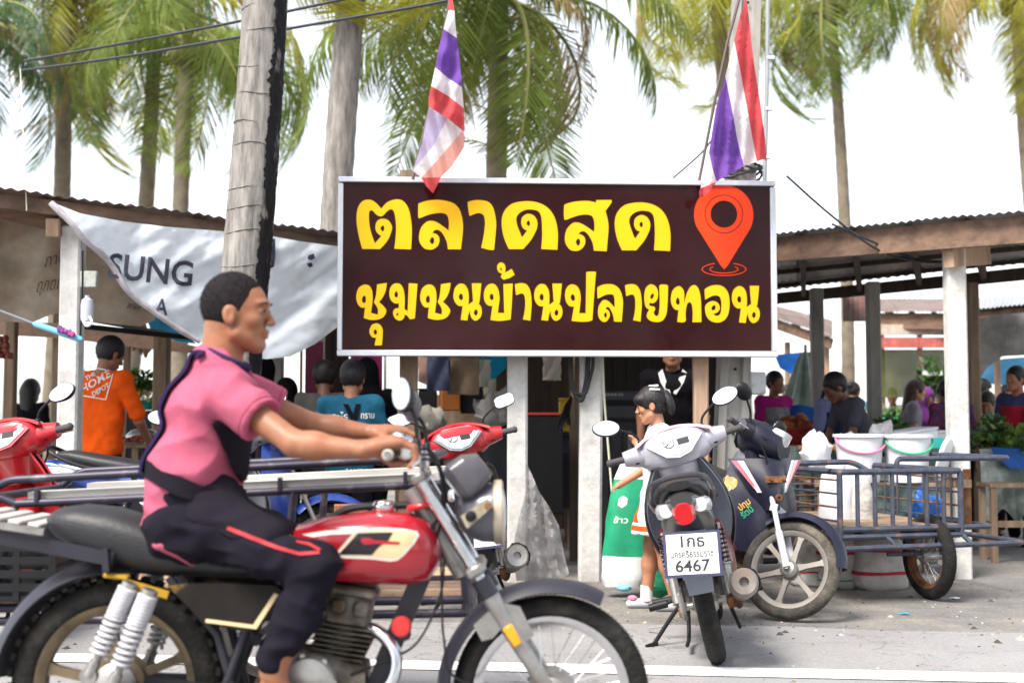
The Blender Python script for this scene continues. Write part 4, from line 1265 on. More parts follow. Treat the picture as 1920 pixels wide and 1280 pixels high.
    mb = MB(); mb.tube(smooth_path([(.44, .09, .26), (.40, .12, .09), (.16, .13, .08)], 4), .010, 8); part('stand_leg', mb, m_blackpl, root)
    for s_ in (-1, 1):
        mb = MB(S); mb.tube(smooth_path([(.93, s_ * .18, .97), (.99, s_ * .13, .88), (1.0, s_ * .06, .80)], 5), .005, 6); part('control_cable', mb, m_blackpl, root)
    if nose:
        mb = MB(); rows = []
        for i in range(9):
            t = i / 8; z = .60 + .29 * t
            w_ = .05 + .20 * t - .04 * t * t
            rows.append([V(1.135 - .105 * t - .12 * abs(j / 8 * 2 - 1) ** 1.4 + .025 * math.sin(math.pi * t), (j / 8 * 2 - 1) * w_, z) for j in range(9)])
        mb.shell(rows, .012); part('nose_cowl', mb, body, root)
        for s_ in (-1, 1):
            mb = MB(); mb.shell([[V(1.072 - .055 * t, s_ * (.070 + .085 * t), .70 + .18 * t), V(1.055 - .055 * t, s_ * (.088 + .10 * t), .70 + .18 * t)] for t in (0, .33, .66, 1)], .012); part('nose_stripe', mb, C['stripe'], root)
            mb = MB(); mb.shell([[V(1.058 - .05 * t, s_ * (.092 + .098 * t), .725 + .155 * t), V(1.042 - .05 * t, s_ * (.102 + .118 * t), .725 + .155 * t)] for t in (0, .33, .66, 1)], .012); part('nose_stripe', mb, C['stripe2'], root)
        mb = MB(); mb.box((1.112, 0, .775), (.012, .125, .038), (0, R(-20), 0)); 
        for y_ in (-.035, .04): mb.lathe([(.013, 0), (.010, .012), (.004, .012)], (1.118, y_, .776), (1, 0, .3), 12)
        mb.lathe([(.022, 0), (.020, .012), (.010, .014), (.008, .004)], (1.140, 0, .672), (1, 0, .2), 14)
        part('rusty_bracket', mb, m_rust, root)
    if basket:
        mb = MB(S)
        for k in range(9):
            y_ = -.16 + .04 * k
            mb.tube([(1.06, y_, .80), (1.10, y_ * 1.1, 1.02)], .003, 5); mb.tube([(1.28, y_, .80), (1.34, y_ * 1.1, 1.02)], .003, 5); mb.tube([(1.06, y_, .80), (1.28, y_, .80)], .003, 5)
        for z_, k_ in ((.80, 0), (.87, .3), (.94, .65), (1.02, 1)):
            x0, x1, w_ = 1.06 + .04 * k_, 1.28 + .06 * k_, .16 * (1 + .1 * k_)
            mb.tube([(x0, -w_, z_), (x1, -w_, z_), (x1, w_, z_), (x0, w_, z_)], .0045, 5, closed=True)
        part('front_basket', mb, m_blackpl, root)
    return root

def gpt(px, py):
    a, b = P(px, py, 5), P(px, py, 10)
    t = a.z / (a.z - b.z); q = a.lerp(b, t); q.z = 0; return q

m_silver = mat('silver_paint', (.40, .40, .46), .32, .35, var=.05, scale=8, coat=.3, col2=(.30, .29, .32), amount=.3, scale2=5)
m_pink = mat('faded_pink_paint', (.62, .36, .42), .55, var=.10, scale=9, col2=(.72, .50, .54), amount=.45, scale2=7)
m_innerg = mat('inner_grey', (.075, .083, .105), .42, var=.10, scale=7, spec=.5)
m_crimson = mat('crimson_paint', (.17, .008, .020), .28, var=.08, coat=.5)
m_smoke = mat('smoke_plastic', (.040, .038, .042), .3, var=.12, scale=9, coat=.3)
m_flap = mat('flap_bluegrey', (.235, .265, .33), .6, var=.08, scale=8)
m_redp = mat('red_paint', (.42, .012, .020), .26, var=.06, coat=.6)
m_navyp = mat('navy_paint', (.009, .010, .026), .38, var=.2, scale=6, coat=.15, col2=(.030, .031, .05), amount=.36, scale2=4)
m_bluep = mat('blue_paint', (.02, .06, .30), .28, var=.08, coat=.6)
m_muffd = mat('heat_stained_steel', (.26, .24, .22), .55, .5, var=.2, scale=12, col2=(.25, .12, .07), amount=.36, scale2=6)
PL = {'roll': 8, 'rows': [('1กธ', .070, .115, -.060, .030), ('นครศรีธรรมราช', .040, .185, -.096, -.014), ('6467', .070, .150, -.078, -.074)]}
s1 = scooter('silver and faded pink scooter seen from behind, number plate 6467, before the girl', gpt(1348, 1243), 82, -12, 8,
        dict(body=m_smoke, cowl=m_silver, inner=m_innerg, visor=m_pink, low=m_crimson, flap=m_flap, rail=m_smoke, muffler=m_muffd), plate=PL)
s2 = scooter('red and black scooter seen from behind, half hidden by the motorcycle headlight', (-.12, 7.07, 0), 94, -9, 4,
        dict(body=m_blackpl, cowl=m_redp, inner=m_blackpl, visor=m_redp, low=m_redp, bezel=m_greypl, column=m_greypl, lever=m_redp, flap=m_blackpl, muffler=m_steel), angular=True, spoke=5,
        plate={'roll': 3, 'rows': [('ธรรมราช', .045, .17, -.085, .01)]})
s3p = V(1.22, 8.42, 0)
s3 = scooter('battered navy blue scooter with a rusty bracket on its nose, coupled to the cage sidecar', s3p, -75, 0, 48,
        dict(body=m_navyp, cowl=m_navyp, inner=m_blackpl, visor=m_navyp, low=mat('maroon_paint', (.16, .01, .03), .35), fork=mat('white_fork', (.62, .62, .66), .4), rim=mat('dusty_alloy', (.24, .22, .20), .6, .4),
             stripe=mat('stripe_white', (.72, .72, .78), .4), stripe2=mat('stripe_pink', (.70, .20, .26), .4), flap=m_blackpl), nose=True, spoke=6, dusty=True)
s4 = scooter('bright red scooter cut off by the left edge of the picture', (-2.62, 5.95, 0), 83, -10, 0,
        dict(body=m_redp, cowl=m_redp, inner=m_redp, visor=m_redp, low=m_redp, rail=m_steel, flap=m_blackpl), scale=1.03)
s5 = scooter('blue and black scooter standing side-on behind the orange shirt man, wire basket in front', (-2.47, 8.05, 0), 3, 0, 10,
        dict(body=m_bluep, cowl=m_bluep, inner=m_blackpl, visor=m_bluep, low=m_blackpl, flap=m_blackpl), scale=1.06, basket=True, spoke=5)
s6 = scooter('dark grey scooter hidden behind the rider, only mirror and grip showing', (-1.60, 6.55, 0), 88, -6, 6,
        dict(body=m_greypl, cowl=m_greypl, inner=m_greypl, visor=m_greypl, low=m_blackpl, flap=m_blackpl))

# stickers on the navy scooter
# ================================================================ cage sidecar of the navy scooter
m_cage = mat('chipped_blue_grey_paint', (.060, .070, .10), .55, .2, var=.2, scale=20, col2=(.20, .10, .06), amount=.36, scale2=13, edge=.06, bump=.2)
ca = R(-75)
sc = thing('sidecar', 'blue grey welded pipe cage sidecar with one motorcycle wheel, beside the navy scooter', 'sidecar', s3p + V(math.cos(ca) * .35, math.sin(ca) * .35, 0), (0, 0, ca))
X0, X1, Y0, Y1, Z0, Z1 = -.72, .50, .55, 1.38, .455, .80
mb = MB()
for z_ in (Z0, Z1, Z0 - .045): mb.rtube([(X0, Y0, z_), (X1, Y0, z_), (X1, Y1, z_), (X0, Y1, z_)], .019, 8, rad=.03, closed=True)
for x_, y_ in ((X0, Y0), (X1, Y0), (X1, Y1), (X0, Y1)): mb.tube([(x_, y_, Z0 - .05), (x_, y_, Z1)], .019, 8)
part('cage_frame', mb, m_cage, sc)
for k in range(6):
    y_ = Y0 + (Y1 - Y0) * (k + 1) / 7
    mb = MB(); mb.tube([(X1, y_, Z0), (X1, y_, Z1)], .014, 8); part('upright_bar', mb, m_cage, sc)
    mb = MB(); mb.tube([(X0, y_, Z0), (X0, y_, Z1)], .012, 8); part('upright_bar', mb, m_cage, sc)
for k in range(4):
    z_ = Z0 + (Z1 - Z0) * (k + .6) / 4.2
    for y_ in (Y0, Y1):
        mb = MB(); mb.tube([(X0, y_, z_), (X1, y_, z_)], .007, 6); part('side_rod', mb, m_rust if k % 2 else m_cage, sc)
    mb = MB(); mb.tube([(X0 + .02, Y0, z_), (X0 + .02, Y1, z_)], .006, 6); part('side_rod', mb, m_rust, sc)
for k in range(9):
    z_ = Z0 + (Z1 - Z0) * (k + .5) / 9
    mb = MB(); mb.tube([(X0 + .03, Y0, z_), (X0 + .03, Y1, z_)], .005, 6); part('back_rod', mb, m_cage if k % 3 else m_rust, sc)
for k in range(8):
    x_ = X0 + (X1 - X0) * (k + .5) / 8
    mb = MB(); mb.tube([(x_, Y1 - .015, Z0), (x_, Y1 - .015, Z1)], .008, 6); part('upright_bar', mb, m_cage, sc)
for k in range(6):
    mb = MB(); mb.box((X0 + .1 + k * .205, (Y0 + Y1) / 2, Z0 + .012), (.19, Y1 - Y0 - .03, .016)); part('floor_plank', mb, m_wood, sc)
mb = MB(); mb.rtube([(X1 - .05, Y0 + .42, Z1), (X1 - .05, Y0 + .42, Z1 + .075), (X1 - .05, Y1 + .40, Z1 + .075), (X0 + .1, Y1 + .40, Z1 + .075), (X0 + .1, Y1, Z1 + .07)], .017, 8, rad=.07); part('upper_guard', mb, m_cage, sc)
mb = MB(); mb.rtube([(X1 - .1, Y0 - .36, Z1 + .05), (X1 - .05, Y0 + .12, Z1 + .06), (X1, Y0 + .20, Z1)], .017, 8, rad=.06); part('upper_guard', mb, m_cage, sc)
mb = MB(); mb.rtube([(X1 + .05, Y0 - .15, Z0 - .11), (X1 + .05, Y1 + .42, Z0 - .10), (X0 + .3, Y1 + .42, Z0 - .10)], .017, 8, rad=.06)
mb.tube([(X1, Y0 + .30, Z0 - .04), (X1 + .05, Y0 + .36, Z0 - .11)], .015, 8); mb.tube([(X1, Y1, Z0 - .04), (X1 + .05, Y1 + .05, Z0 - .11)], .015, 8); part('bumper', mb, m_cage, sc)
mb = MB(); mb.rtube([(X1, Y1, Z0 + .0), (X1, Y1 + .22, Z0 + .0), (X0 + .4, Y1 + .22, Z0)], .017, 8, rad=.06); part('step_rail', mb, m_cage, sc)
mb = MB(); mb.box((X1 - .12, Y1 + .13, Z0 + .17), (.012, .05, .36)); part('rusty_flat_bar', mb, m_rust, sc)
mb = MB(); mb.tube([(X1 - .12, Y1 + .13, Z0), (X1 - .12, Y1 + .13, Z0 - .03)], .015, 8); mb.bar((X1 - .10, Y1, Z0 + .26), (X1 - .12, Y1 + .13, Z0 + .26), .08, .05); part('bracket_board', mb, m_wood, sc)
wheel(sc, 'sidecar_wheel', (.36, 1.24, .265), .265, .082, 'wire', None, m_rust, m_tyre)
mb = MB(); mb.tube([(.36, .95, .285), (.36, 1.36, .285)], .014, 8); mb.tube([(.36, 1.14, .285), (.2, 1.14, .44)], .016, 8); mb.tube([(.36, 1.34, .285), (.2, 1.34, .44)], .016, 8); part('axle', mb, m_cage, sc)
for x_ in (.1, -.4):
    mb = MB(); mb.tube([(x_, -.0, .41), (x_, Y0, Z0)], .02, 8); part('coupling_arm', mb, m_cage, sc)
# ================================================================ the ridden motorcycle (side-on, heading right) and its sidecar
MO = V(P(221, 1282, 4.0).x, 4.0, road_z(-.5, 4.0))
moto = thing('motorcycle', 'red tank motorcycle with a pipe sidecar ridden by the man in a pink shirt', 'motorcycle', MO)
def b(px, py, y=0.0): return P(px, py, 4.0 + y) - MO
m_redt = mat('tank_red', (.36, .008, .020), .22, var=.05, scale=4, coat=.8, col2=(.42, .018, .03), amount=.4, scale2=3)
m_cream = mat('cream_decal', (.78, .60, .33), .45, var=.05)
m_pale = mat('pale_decal', (.78, .70, .62), .45)
m_kdecal = mat('black_decal', (.018, .012, .018), .4)
m_gold = mat('bronze_alloy', (.20, .155, .095), .5, .6, var=.15, scale=10, col2=(.11, .085, .06), amount=.4, scale2=6)
m_fendd = mat('faded_black_fender', (.022, .022, .032), .40, var=.15, scale=6)
m_white = mat('spring_white', (.50, .50, .53), .4, var=.15)
m_sidec = mat('worn_side_cover', (.016, .013, .012), .6, spec=.2, var=.25, scale=9, col2=(.22, .13, .03), amount=.40, scale2=4.5, edge=.05)
fc, rc = b(1033, 1300), b(221, 1282)
wheel(moto, 'front_wheel', fc, .302, .076, 'wire', None, m_chrome, m_tyre, hub=.065)
wheel(moto, 'rear_wheel', rc, .326, .098, 5, None, m_gold, m_tyre, hub=.07, knob=True)
mb = MB(); mb.lathe([(.095, -.03), (.10, -.015), (.10, .02), (.09, .03)], rc, (0, 1, 0), 28); part('rear_drum', mb, m_gold, moto)
mb = MB(); mb.lathe([(.072, -.045), (.082, -.03), (.082, .03), (.06, .045)], fc, (0, 1, 0), 28); part('front_drum', mb, m_steel, moto)
for s_ in (-1, 1):
    y = s_ * .095
    top, mid, end = b(786, 885) + V(0, y, 0), b(908, 1088) + V(0, y, 0), fc + V(0, y, 0)
    mb = MB(); mb.tube([top, mid], .0185, 14); part('fork_tube', mb, m_chrome, moto)
    mb = MB(); mb.tube([mid - (end - mid).normalized() * .005, mid.lerp(end, .12), mid.lerp(end, .35), end + V(.01, 0, 0)], [.027, .029, .026, .022], 14); lo = part('fork_slider', mb, m_steel, moto)
    mb = MB(); mb.tube([mid.lerp(end, -.05), mid.lerp(end, .10)], .030, 14); part('fork_dust_cover', mb, m_fendd, lo)
    c = b(961, 1178) + V(0, y - .030, 0); d = (end - mid).normalized()
    Mo = Matrix((d, V(0, 1, 0), d.cross(V(0, 1, 0)))).transposed()
    mb = MB(); mb.box(c, (.066, .012, .030), Mo, bev=.004); part('reflector', mb, m_amber, lo)
    mb = MB(); mb.loft([[c_ + V(0, y + q, 0) for c_ in (b(890, 1162), b(935, 1120), b(975, 1128), b(1000, 1180), b(985, 1190), b(955, 1150), b(925, 1185), b(905, 1190))] for q in (-.012, .012)]); part('fender_stay', mb, m_steel, lo)
mb = MB(); rows = []
for k in range(26):
    a = R(62 + 116 * k / 25); row = []
    for j in range(9):
        u = j / 8 * 2 - 1; rr = .350 - .035 * abs(u) ** 2.5
        row.append(fc + V(math.cos(a) * rr, u * .068, math.sin(a) * rr))
    rows.append(row)
mb.shell(rows, .005); part('front_fender', mb, m_fendd, moto)
mb = MB(); rows = []
for k in range(20):
    a = R(82 + 96 * k / 19); row = []
    for j in range(9):
        u = j / 8 * 2 - 1; rr = .388 - .04 * abs(u) ** 2.5
        row.append(rc + V(math.cos(a) * rr, u * .085, math.sin(a) * rr))
    rows.append(row)
mb.shell(rows, .006); part('rear_fender', mb, m_fendd, moto)
# triple clamps, headlight, instruments
mb = MB(); mb.box(b(790, 892), (.05, .25, .03), (0, R(-30), 0), bev=.008); mb.box(b(893, 1062), (.06, .26, .035), (0, R(-30), 0), bev=.008); mb.tube([b(770, 915), b(868, 1078)], .028, 12); part('triple_clamp', mb, m_steel, moto)
h0 = b(860, 962); hx = V(1, 0, .03).normalized()
mb = MB(); mb.lathe([(.0, -.005), (.045, .0), (.075, .03), (.090, .07), (.093, .11)], h0, hx, 28); part('headlight_bucket', mb, mat('headlight_grey', (.10, .10, .125), .35, coat=.3), moto)
mb = MB(); mb.lathe([(.094, .108), (.100, .112), (.101, .135), (.094, .140), (.088, .132)], h0, hx, 28); part('headlight_rim', mb, mat('aged_cream_rim', (.42, .36, .28), .4, .3), moto)
mb = MB(); mb.lathe([(.092, .128), (.075, .140), (.04, .147), (0, .149)], h0, hx, 28); part('headlight_lens', mb, m_lens, moto)
for s_ in (-1, 1):
    q = [b(866, 962), b(915, 930), b(925, 945), b(878, 985)]
    mb = MB(); mb.loft([[p + V(0, s_ * .105 + e, 0) for p in q] for e in (-.006, .006)]); br = part('headlight_bracket', mb, mat('tarnished_plate', (.42, .38, .28), .5, .5, var=.2, scale=15), moto, 30)
    mb = MB(); mb.lathe([(.017, 0), (.017, .012), (.008, .016)], b(885, 962) + V(0, s_ * .110, 0), (0, s_, 0), 12); part('bolt', mb, m_blackpl, br)
    mb = MB(); mb.lathe([(.011, 0), (.011, .010)], b(916, 943) + V(0, s_ * .110, 0), (0, s_, 0), 10); part('bolt', mb, m_rust, br)
Mi = Matrix.Translation(b(873, 893)) @ Matrix.Rotation(R(-38), 4, 'Y')
mb = MB(Mi); mb.body([(-.045, 0, 0, .080, .055, 5), (-.02, 0, 0, .095, .066, 5), (.03, 0, 0, .092, .062, 5), (.07, 0, -.004, .070, .042, 4)], 24); inst = part('instrument_box', mb, mat('instrument_grey', (.075, .072, .085), .35, coat=.3), moto, 30)
mb = MB(Mi); mb.lathe([(.04, 0), (.04, .006), (0, .007)], (-.045, -.04, 0), (-1, 0, 0), 20); mb.lathe([(.04, 0), (.04, .006), (0, .007)], (-.045, .04, 0), (-1, 0, 0), 20); part('gauge_glass', mb, m_dial, inst)
# handlebar with grips, levers, mirrors
GRN, GRF = P(727, 852, 3.655) - MO, P(745, 828, 4.36) - MO
mb = MB()
for s_, e in ((-1, GRN), (1, GRF)):
    inn = e + V(.015, -s_ * .145, .005)
    mb.tube(round_path([e + V(0, s_ * .02, 0), inn, b(792, 846) + V(0, s_ * .16, 0), b(797, 880) + V(0, s_ * .05, 0), b(797, 884)], .05, 5), .0115, 10)
mb.bar(b(790, 852) + V(0, -.15, 0), b(790, 852) + V(0, .15, 0), .014)
part('handlebar', mb, m_chrome, moto)
mb = MB()
for s_, e in ((-1, GRN), (1, GRF)): mb.tube([e, e + V(.012, -s_ * .125, .004)], .0165, 14)
part('grip', mb, m_rubber, moto)
mb = MB(); mb.lathe([(.0165, -.001), (.0165, .003), (.007, .003), (.006, -.002), (0, -.002)], GRN, (0, -1, 0), 16); part('grip_end', mb, mat('cream_rubber', (.5, .46, .40), .6), moto)
mb = MB()
for s_, e in ((-1, GRN), (1, GRF)):
    i2 = e + V(.04, -s_ * .15, .0)
    mb.box(i2 + V(-.012, 0, .008), (.07, .05, .045), (0, R(18), 0), bev=.01)
    mb.tube(smooth_path([i2 + V(.02, 0, 0), e + V(.085, -s_ * .08, -.01), e + V(.075, s_ * .02, -.03)], 5), .007, 8)
part('lever_perch', mb, m_chrome, moto)
mirror(moto, 'mirror', P(782, 845, 3.80) - MO, P(760, 745, 3.80) - MO, (-.55, -.72, .42), (.036, .056), None, m_blackpl, bend=.6)
mirror(moto, 'mirror', P(800, 850, 4.20) - MO, P(768, 765, 4.20) - MO, (-.95, .3, 0), (.034, .056), None, mat('mirror_back_grey', (.12, .12, .13), .4), bend=.6)
# tank
def sec(px, ya, yb, hw, e=2.7):
    a, c = b(px, ya), b(px, yb); return ((a.x + c.x) / 2, 0, (a.z + c.z) / 2, hw, (a.z - c.z) / 2, e)
mb = MB(); mb.body([sec(545, 1000, 1060, .05), sec(560, 982, 1078, .085), sec(620, 966, 1088, .118), sec(700, 957, 1093, .132), sec(770, 960, 1094, .128), sec(803, 972, 1088, .112), sec(820, 990, 1066, .085), sec(827, 1010, 1045, .05)], 30)
tank = part('fuel_tank', mb, m_redt, moto, 60)
def bvh_of(o, loc):
    me = o.data; return BVHTree.FromPolygons([v.co + loc for v in me.vertices], [tuple(p.vertices) for p in me.polygons])
CAMP = V(0, 0, CAM_H)
def decal(name, poly, bv, m, parent, off=.002, maxlen=8, base=None, dmin=0):
    """print on a curved surface: pixel polygon laid on what the camera ray meets there"""
    base = base if base is not None else MO
    bm = bmesh.new(); vs_ = [bm.verts.new((x, y, 0)) for x, y in poly]
    for t in tessellate_polygon([[V(x, y, 0) for x, y in poly]]):
        if len(set(t)) == 3:
            try: bm.faces.new([vs_[i] for i in t])
            except ValueError: pass
    for _ in range(6):
        es = [e for e in bm.edges if e.calc_length() > maxlen]
        if not es: break
        bmesh.ops.subdivide_edges(bm, edges=es, cuts=1); bmesh.ops.triangulate(bm, faces=[f for f in bm.faces if len(f.verts) > 3])
    last = None; bad = []
    for v in bm.verts:
        d = (P(v.co.x, v.co.y, 4) - CAMP).normalized(); hit = bv.ray_cast(CAMP + d * dmin, d)
        if hit[0] is None: bad.append(v); continue
        v.co = hit[0] - d * off - base
    if bad: bmesh.ops.delete(bm, geom=bad, context='VERTS')
    me = bpy.data.meshes.new(name); bm.to_mesh(me); bm.free()
    return link_mesh(name, me, m, parent, 80)
tb = bvh_of(tank, MO)
z4 = lambda pts: [(540 + x / 3.658, 930 + y / 3.658) for x, y in pts]
decal('tank_decal', z4([(95, 262), (260, 235), (450, 222), (640, 212), (800, 222), (885, 240), (900, 265), (870, 320), (800, 400), (750, 440), (700, 447), (560, 430), (400, 425), (330, 415), (330, 385), (200, 285)]), tb, m_pale, tank, .0012)
decal('tank_decal', z4([(465, 250), (640, 228), (800, 236), (868, 250), (880, 268), (850, 315), (780, 395), (735, 425), (560, 410), (345, 400), (350, 385)]), tb, m_cream, tank, .0022)
decal('tank_decal', z4([(480, 252), (722, 245), (690, 300), (620, 350), (575, 402), (345, 398), (400, 340)]), tb, m_kdecal, tank, .0032)
decal('tank_decal', z4([(505, 285), (560, 285), (600, 300), (765, 312), (765, 330), (600, 325), (520, 330), (500, 310)]), tb, mat('decal_red', (.55, .02, .04), .4), tank, .0042)
decal('tank_decal', z4([(130, 285), (300, 262), (440, 258), (340, 372), (220, 330)]), tb, m_redt, tank, .0022)
mb = MB(); mb.lathe([(.034, -.01), (.038, 0), (.038, .012), (.030, .022), (0, .026)], b(720, 952), (0, 0, 1), 20); part('fuel_cap', mb, m_chrome, moto)
mb = MB(); mb.tube(smooth_path([b(615, 975), b(650, 955), b(700, 948), b(790, 946)], 5), .012, 8); part('breather_hose', mb, m_blackpl, moto)
# seat, rack, tail
mb = MB(); mb.body([sec(100, 962, 990, .06), sec(118, 950, 1005, .095), sec(160, 944, 1030, .115), sec(220, 950, 1056, .122), sec(280, 968, 1070, .122), sec(340, 1004, 1076, .118), sec(420, 1036, 1078, .112), sec(500, 1046, 1080, .10), sec(565, 1040, 1080, .08)], 26)
seat = part('seat', mb, m_seat, moto, 60)
for k in range(7):
    px = 318 + k * 22
    mb = MB(); q = sec(px, 996 + k * 9, 1068, .1185 - .0016 * k); pts = []
    for j in range(13):
        t = math.pi * j / 12; pts.append(V(q[0] + .02 * math.cos(2 * t) - .012, -math.cos(t) * (q[3] + .001), q[2] + math.sin(t) * (q[4] + .002)))
    mb.tube(pts, .003, 5); part('seat_rib', mb, m_seat, seat)
for s_ in (-1, 1):
    mb = MB(); mb.bar(b(-70, 962) + V(0, s_ * .13, 0), b(112, 990) + V(0, s_ * .13, 0), .02, .02); part('rack_rail', mb, m_steel, moto)
for k in range(5):
    c = b(-50 + k * 36, 955 + k * 5.5)
    mb = MB(); mb.box(c, (.036, .28, .012), (0, R(9), 0), bev=.003); part('rack_slat', mb, mat('rack_pale', (.62, .58, .55), .45, .3), moto)
mb = MB()
for s_ in (-1, 1): mb.bar(b(-20, 990) + V(0, s_ * .115, 0), b(235, 1040) + V(0, s_ * .115, 0), .02, .042)
for s_ in (-1, 1): mb.bar(b(222, 1020) + V(0, s_ * .118, 0), b(225, 1062) + V(0, s_ * .118, 0), .02, .045)
part('subframe', mb, m_fendd, moto)
mb = MB(); mb.box(b(238, 1072) + V(0, -.10, 0), (.075, .04, .014), (0, R(6), 0), bev=.004); mb.bar(b(255, 1082) + V(0, -.12, 0), b(335, 1105) + V(0, -.12, 0), .012, .022); part('yellow_bracket', mb, mat('yellow_paint', (.42, .24, .015), .5), moto)
for s_ in (-1, 1):
    for (xa, ya, xb, yb, off) in ((272, 1080, 197, 1248, .150), (314, 1090, 243, 1268, .185)):
        ta, tb_ = b(xa, ya) + V(0, s_ * off, 0), b(xb, yb) + V(0, s_ * off, 0)
        mb = MB(); mb.tube([ta, tb_], .0125, 10); mb.tube([tb_.lerp(ta, .0), tb_.lerp(ta, .16)], .018, 10); mb.lathe([(.026, -.012), (.026, .012)], tb_, (0, 1, 0), 14); mb.tube([ta, ta.lerp(tb_, .12)], .024, 12)
        sk = part('shock_absorber', mb, m_steel, moto)
        mb = MB(); coil(mb, ta.lerp(tb_, .06), ta.lerp(tb_, .36), .0255, 9, .0062); coil(mb, ta.lerp(tb_, .36), ta.lerp(tb_, .78), .0255, 7, .0065); part('spring', mb, m_white, sk)
def plate_px(name, pts, y0, y1, m, parent=moto, sm=30):
    mb = MB(); mb.loft([[b(x, y) + V(0, q, 0) for x, y in pts] for q in (y0, y1)]); return part(name, mb, m, parent, sm)
for s_ in (-1, 1):
    cov = plate_px('side_cover', [(336, 1086), (430, 1082), (530, 1086), (546, 1096), (528, 1130), (500, 1166), (470, 1168), (405, 1152), (370, 1120)], s_ * .10, s_ * .142, m_sidec)
    plate_px('cover_stripe', [(407, 1146), (492, 1157), (530, 1100), (538, 1102), (498, 1164), (406, 1152)], s_ * .1405, s_ * .1455, m_cream, cov)
mb = MB()
mb.tube([b(870, 1075), b(800, 1000), b(560, 1040), b(330, 1070), b(230, 1062)], .017, 10)
for s_ in (-1, 1):
    y = s_ * .085
    mb.tube([b(560, 1060) + V(0, y, 0), b(480, 1150) + V(0, y, 0), b(430, 1290) + V(0, y, 0)], .016, 10)
    mb.tube([b(330, 1075) + V(0, y, 0), b(420, 1180) + V(0, y, 0), b(450, 1290) + V(0, y, 0)], .014, 10)
    mb.bar(b(430, 1290) + V(0, y * 1.1, 0), rc + V(0, y * 1.1, 0), .02, .04)
mb.bar(b(812, 1030), b(700, 1290), .05, .05); mb.bar(b(790, 1080), b(722, 1240), .055, .06)
part('frame', mb, m_fendd, moto)
# engine
Me = Matrix.Translation(b(655, 1150)) @ Matrix.Rotation(R(9), 4, 'Y')
mb = MB(Me); mb.box((0, 0, .075), (.16, .15, .035), bev=.012); mb.box((0, 0, .02), (.135, .13, .10), bev=.01)
mb.box((-.03, -.075, .03), (.05, .03, .05), bev=.01); mb.box((.04, -.075, .03), (.05, .03, .05), bev=.01)
part('cylinder_head', mb, m_engine, moto)
for k in range(12):
    z = -.03 - k * .0155; w = .185 - .004 * abs(k - 3)
    mb = MB(Me); mb.box((-.004 * k * .4, 0, z), (w - .003 * k, .155, .0055), bev=.002); part('cooling_fin', mb, m_engine, moto)
mb = MB(Me); mb.tube([(0, 0, 0), (-.02, 0, -.24)], .055, 16); part('cylinder', mb, m_engine, moto)
mb = MB(); mb.body([(b(505, 1250).x, 0, b(505, 1262).z, .08, .05, 3), (b(540, 1250).x, 0, b(540, 1262).z, .11, .085, 3.2), (b(620, 1255).x, 0, b(620, 1268).z, .115, .095, 3.2), (b(690, 1262).x, 0, b(690, 1275).z, .09, .06, 3)], 22); part('crankcase', mb, m_engine, moto, 60)
mb = MB(); mb.lathe([(.082, 0), (.082, .018), (.070, .034), (.03, .042), (0, .043)], b(590, 1262) + V(0, -.105, 0), (0, -1, 0), 28)
for k in range(7):
    a = k / 7 * 6.2832; mb.lathe([(.008, 0), (.008, .012)], b(590, 1262) + V(math.cos(a) * .078, -.12, math.sin(a) * .078), (0, -1, 0), 8)
part('clutch_cover', mb, mat('bright_alloy', (.55, .54, .52), .38, .75, var=.15, scale=14), moto)
mb = MB(); mb.tube(smooth_path([b(690, 1172) + V(0, -.03, 0), b(722, 1186) + V(0, -.05, 0), b(745, 1218) + V(0, -.07, 0), b(742, 1258) + V(0, -.09, 0), b(715, 1290) + V(0, -.10, 0), b(640, 1335) + V(0, -.13, 0), b(470, 1345) + V(0, -.15, 0)], 5), .021, 12)
mb.tube([b(470, 1345) + V(0, -.15, 0), b(420, 1338) + V(0, -.16, 0), b(120, 1300) + V(0, -.17, 0)], [.021, .038, .042], 14); part('exhaust', mb, m_chrome, moto)
mb = MB(); mb.lathe([(.031, 0), (.031, .022), (.026, .028), (0, .029)], b(757, 1166) + V(0, -.07, 0), (0, -1, 0), 20); part('horn_cap', mb, mat('matt_red', (.50, .03, .03), .6), moto)
mb = MB(); mb.tube(smooth_path([b(835, 1045) + V(0, -.07, 0), b(828, 1110) + V(0, -.07, 0), b(790, 1190) + V(0, -.08, 0), b(742, 1226) + V(0, -.05, 0), b(665, 1252) + V(0, -.1, 0)], 5), .004, 6)
mb.tube(smooth_path([b(830, 1040) + V(0, -.10, 0), b(832, 1110) + V(0, -.10, 0), b(836, 1190) + V(0, -.10, 0), b(860, 1260) + V(0, -.10, 0), b(1010, 1300) + V(0, -.09, 0)], 5), .004, 6)
for k, (x1, y1) in enumerate(((800, 960), (815, 985), (790, 990))):
    mb.tube(smooth_path([b(752 + 12 * k, 858) + V(0, -.2, 0), b(812 + 6 * k, 842 + 12 * k) + V(0, -.14, 0), b(840 - 5 * k, 930 + 10 * k) + V(0, -.09, 0), b(x1, y1 + 40) + V(0, -.05, 0)], 5), .0045, 6)
part('control_cable', mb, m_blackpl, moto)
mb = MB(); mb.box(b(795, 945), (.10, .14, .02), (0, R(-12), 0), bev=.006); part('ignition_cover', mb, m_redp, moto)
mb = MB(); mb.bar(b(290, 1268) + V(0, -.12, 0), b(440, 1290) + V(0, -.12, 0), .012, .06); part('chain_guard', mb, m_blackpl, moto)
mb = MB(); mb.tube([b(520, 1305) + V(0, -.10, 0), b(520, 1305) + V(0, -.27, 0)], .014, 10); part('footpeg', mb, m_rubber, moto)

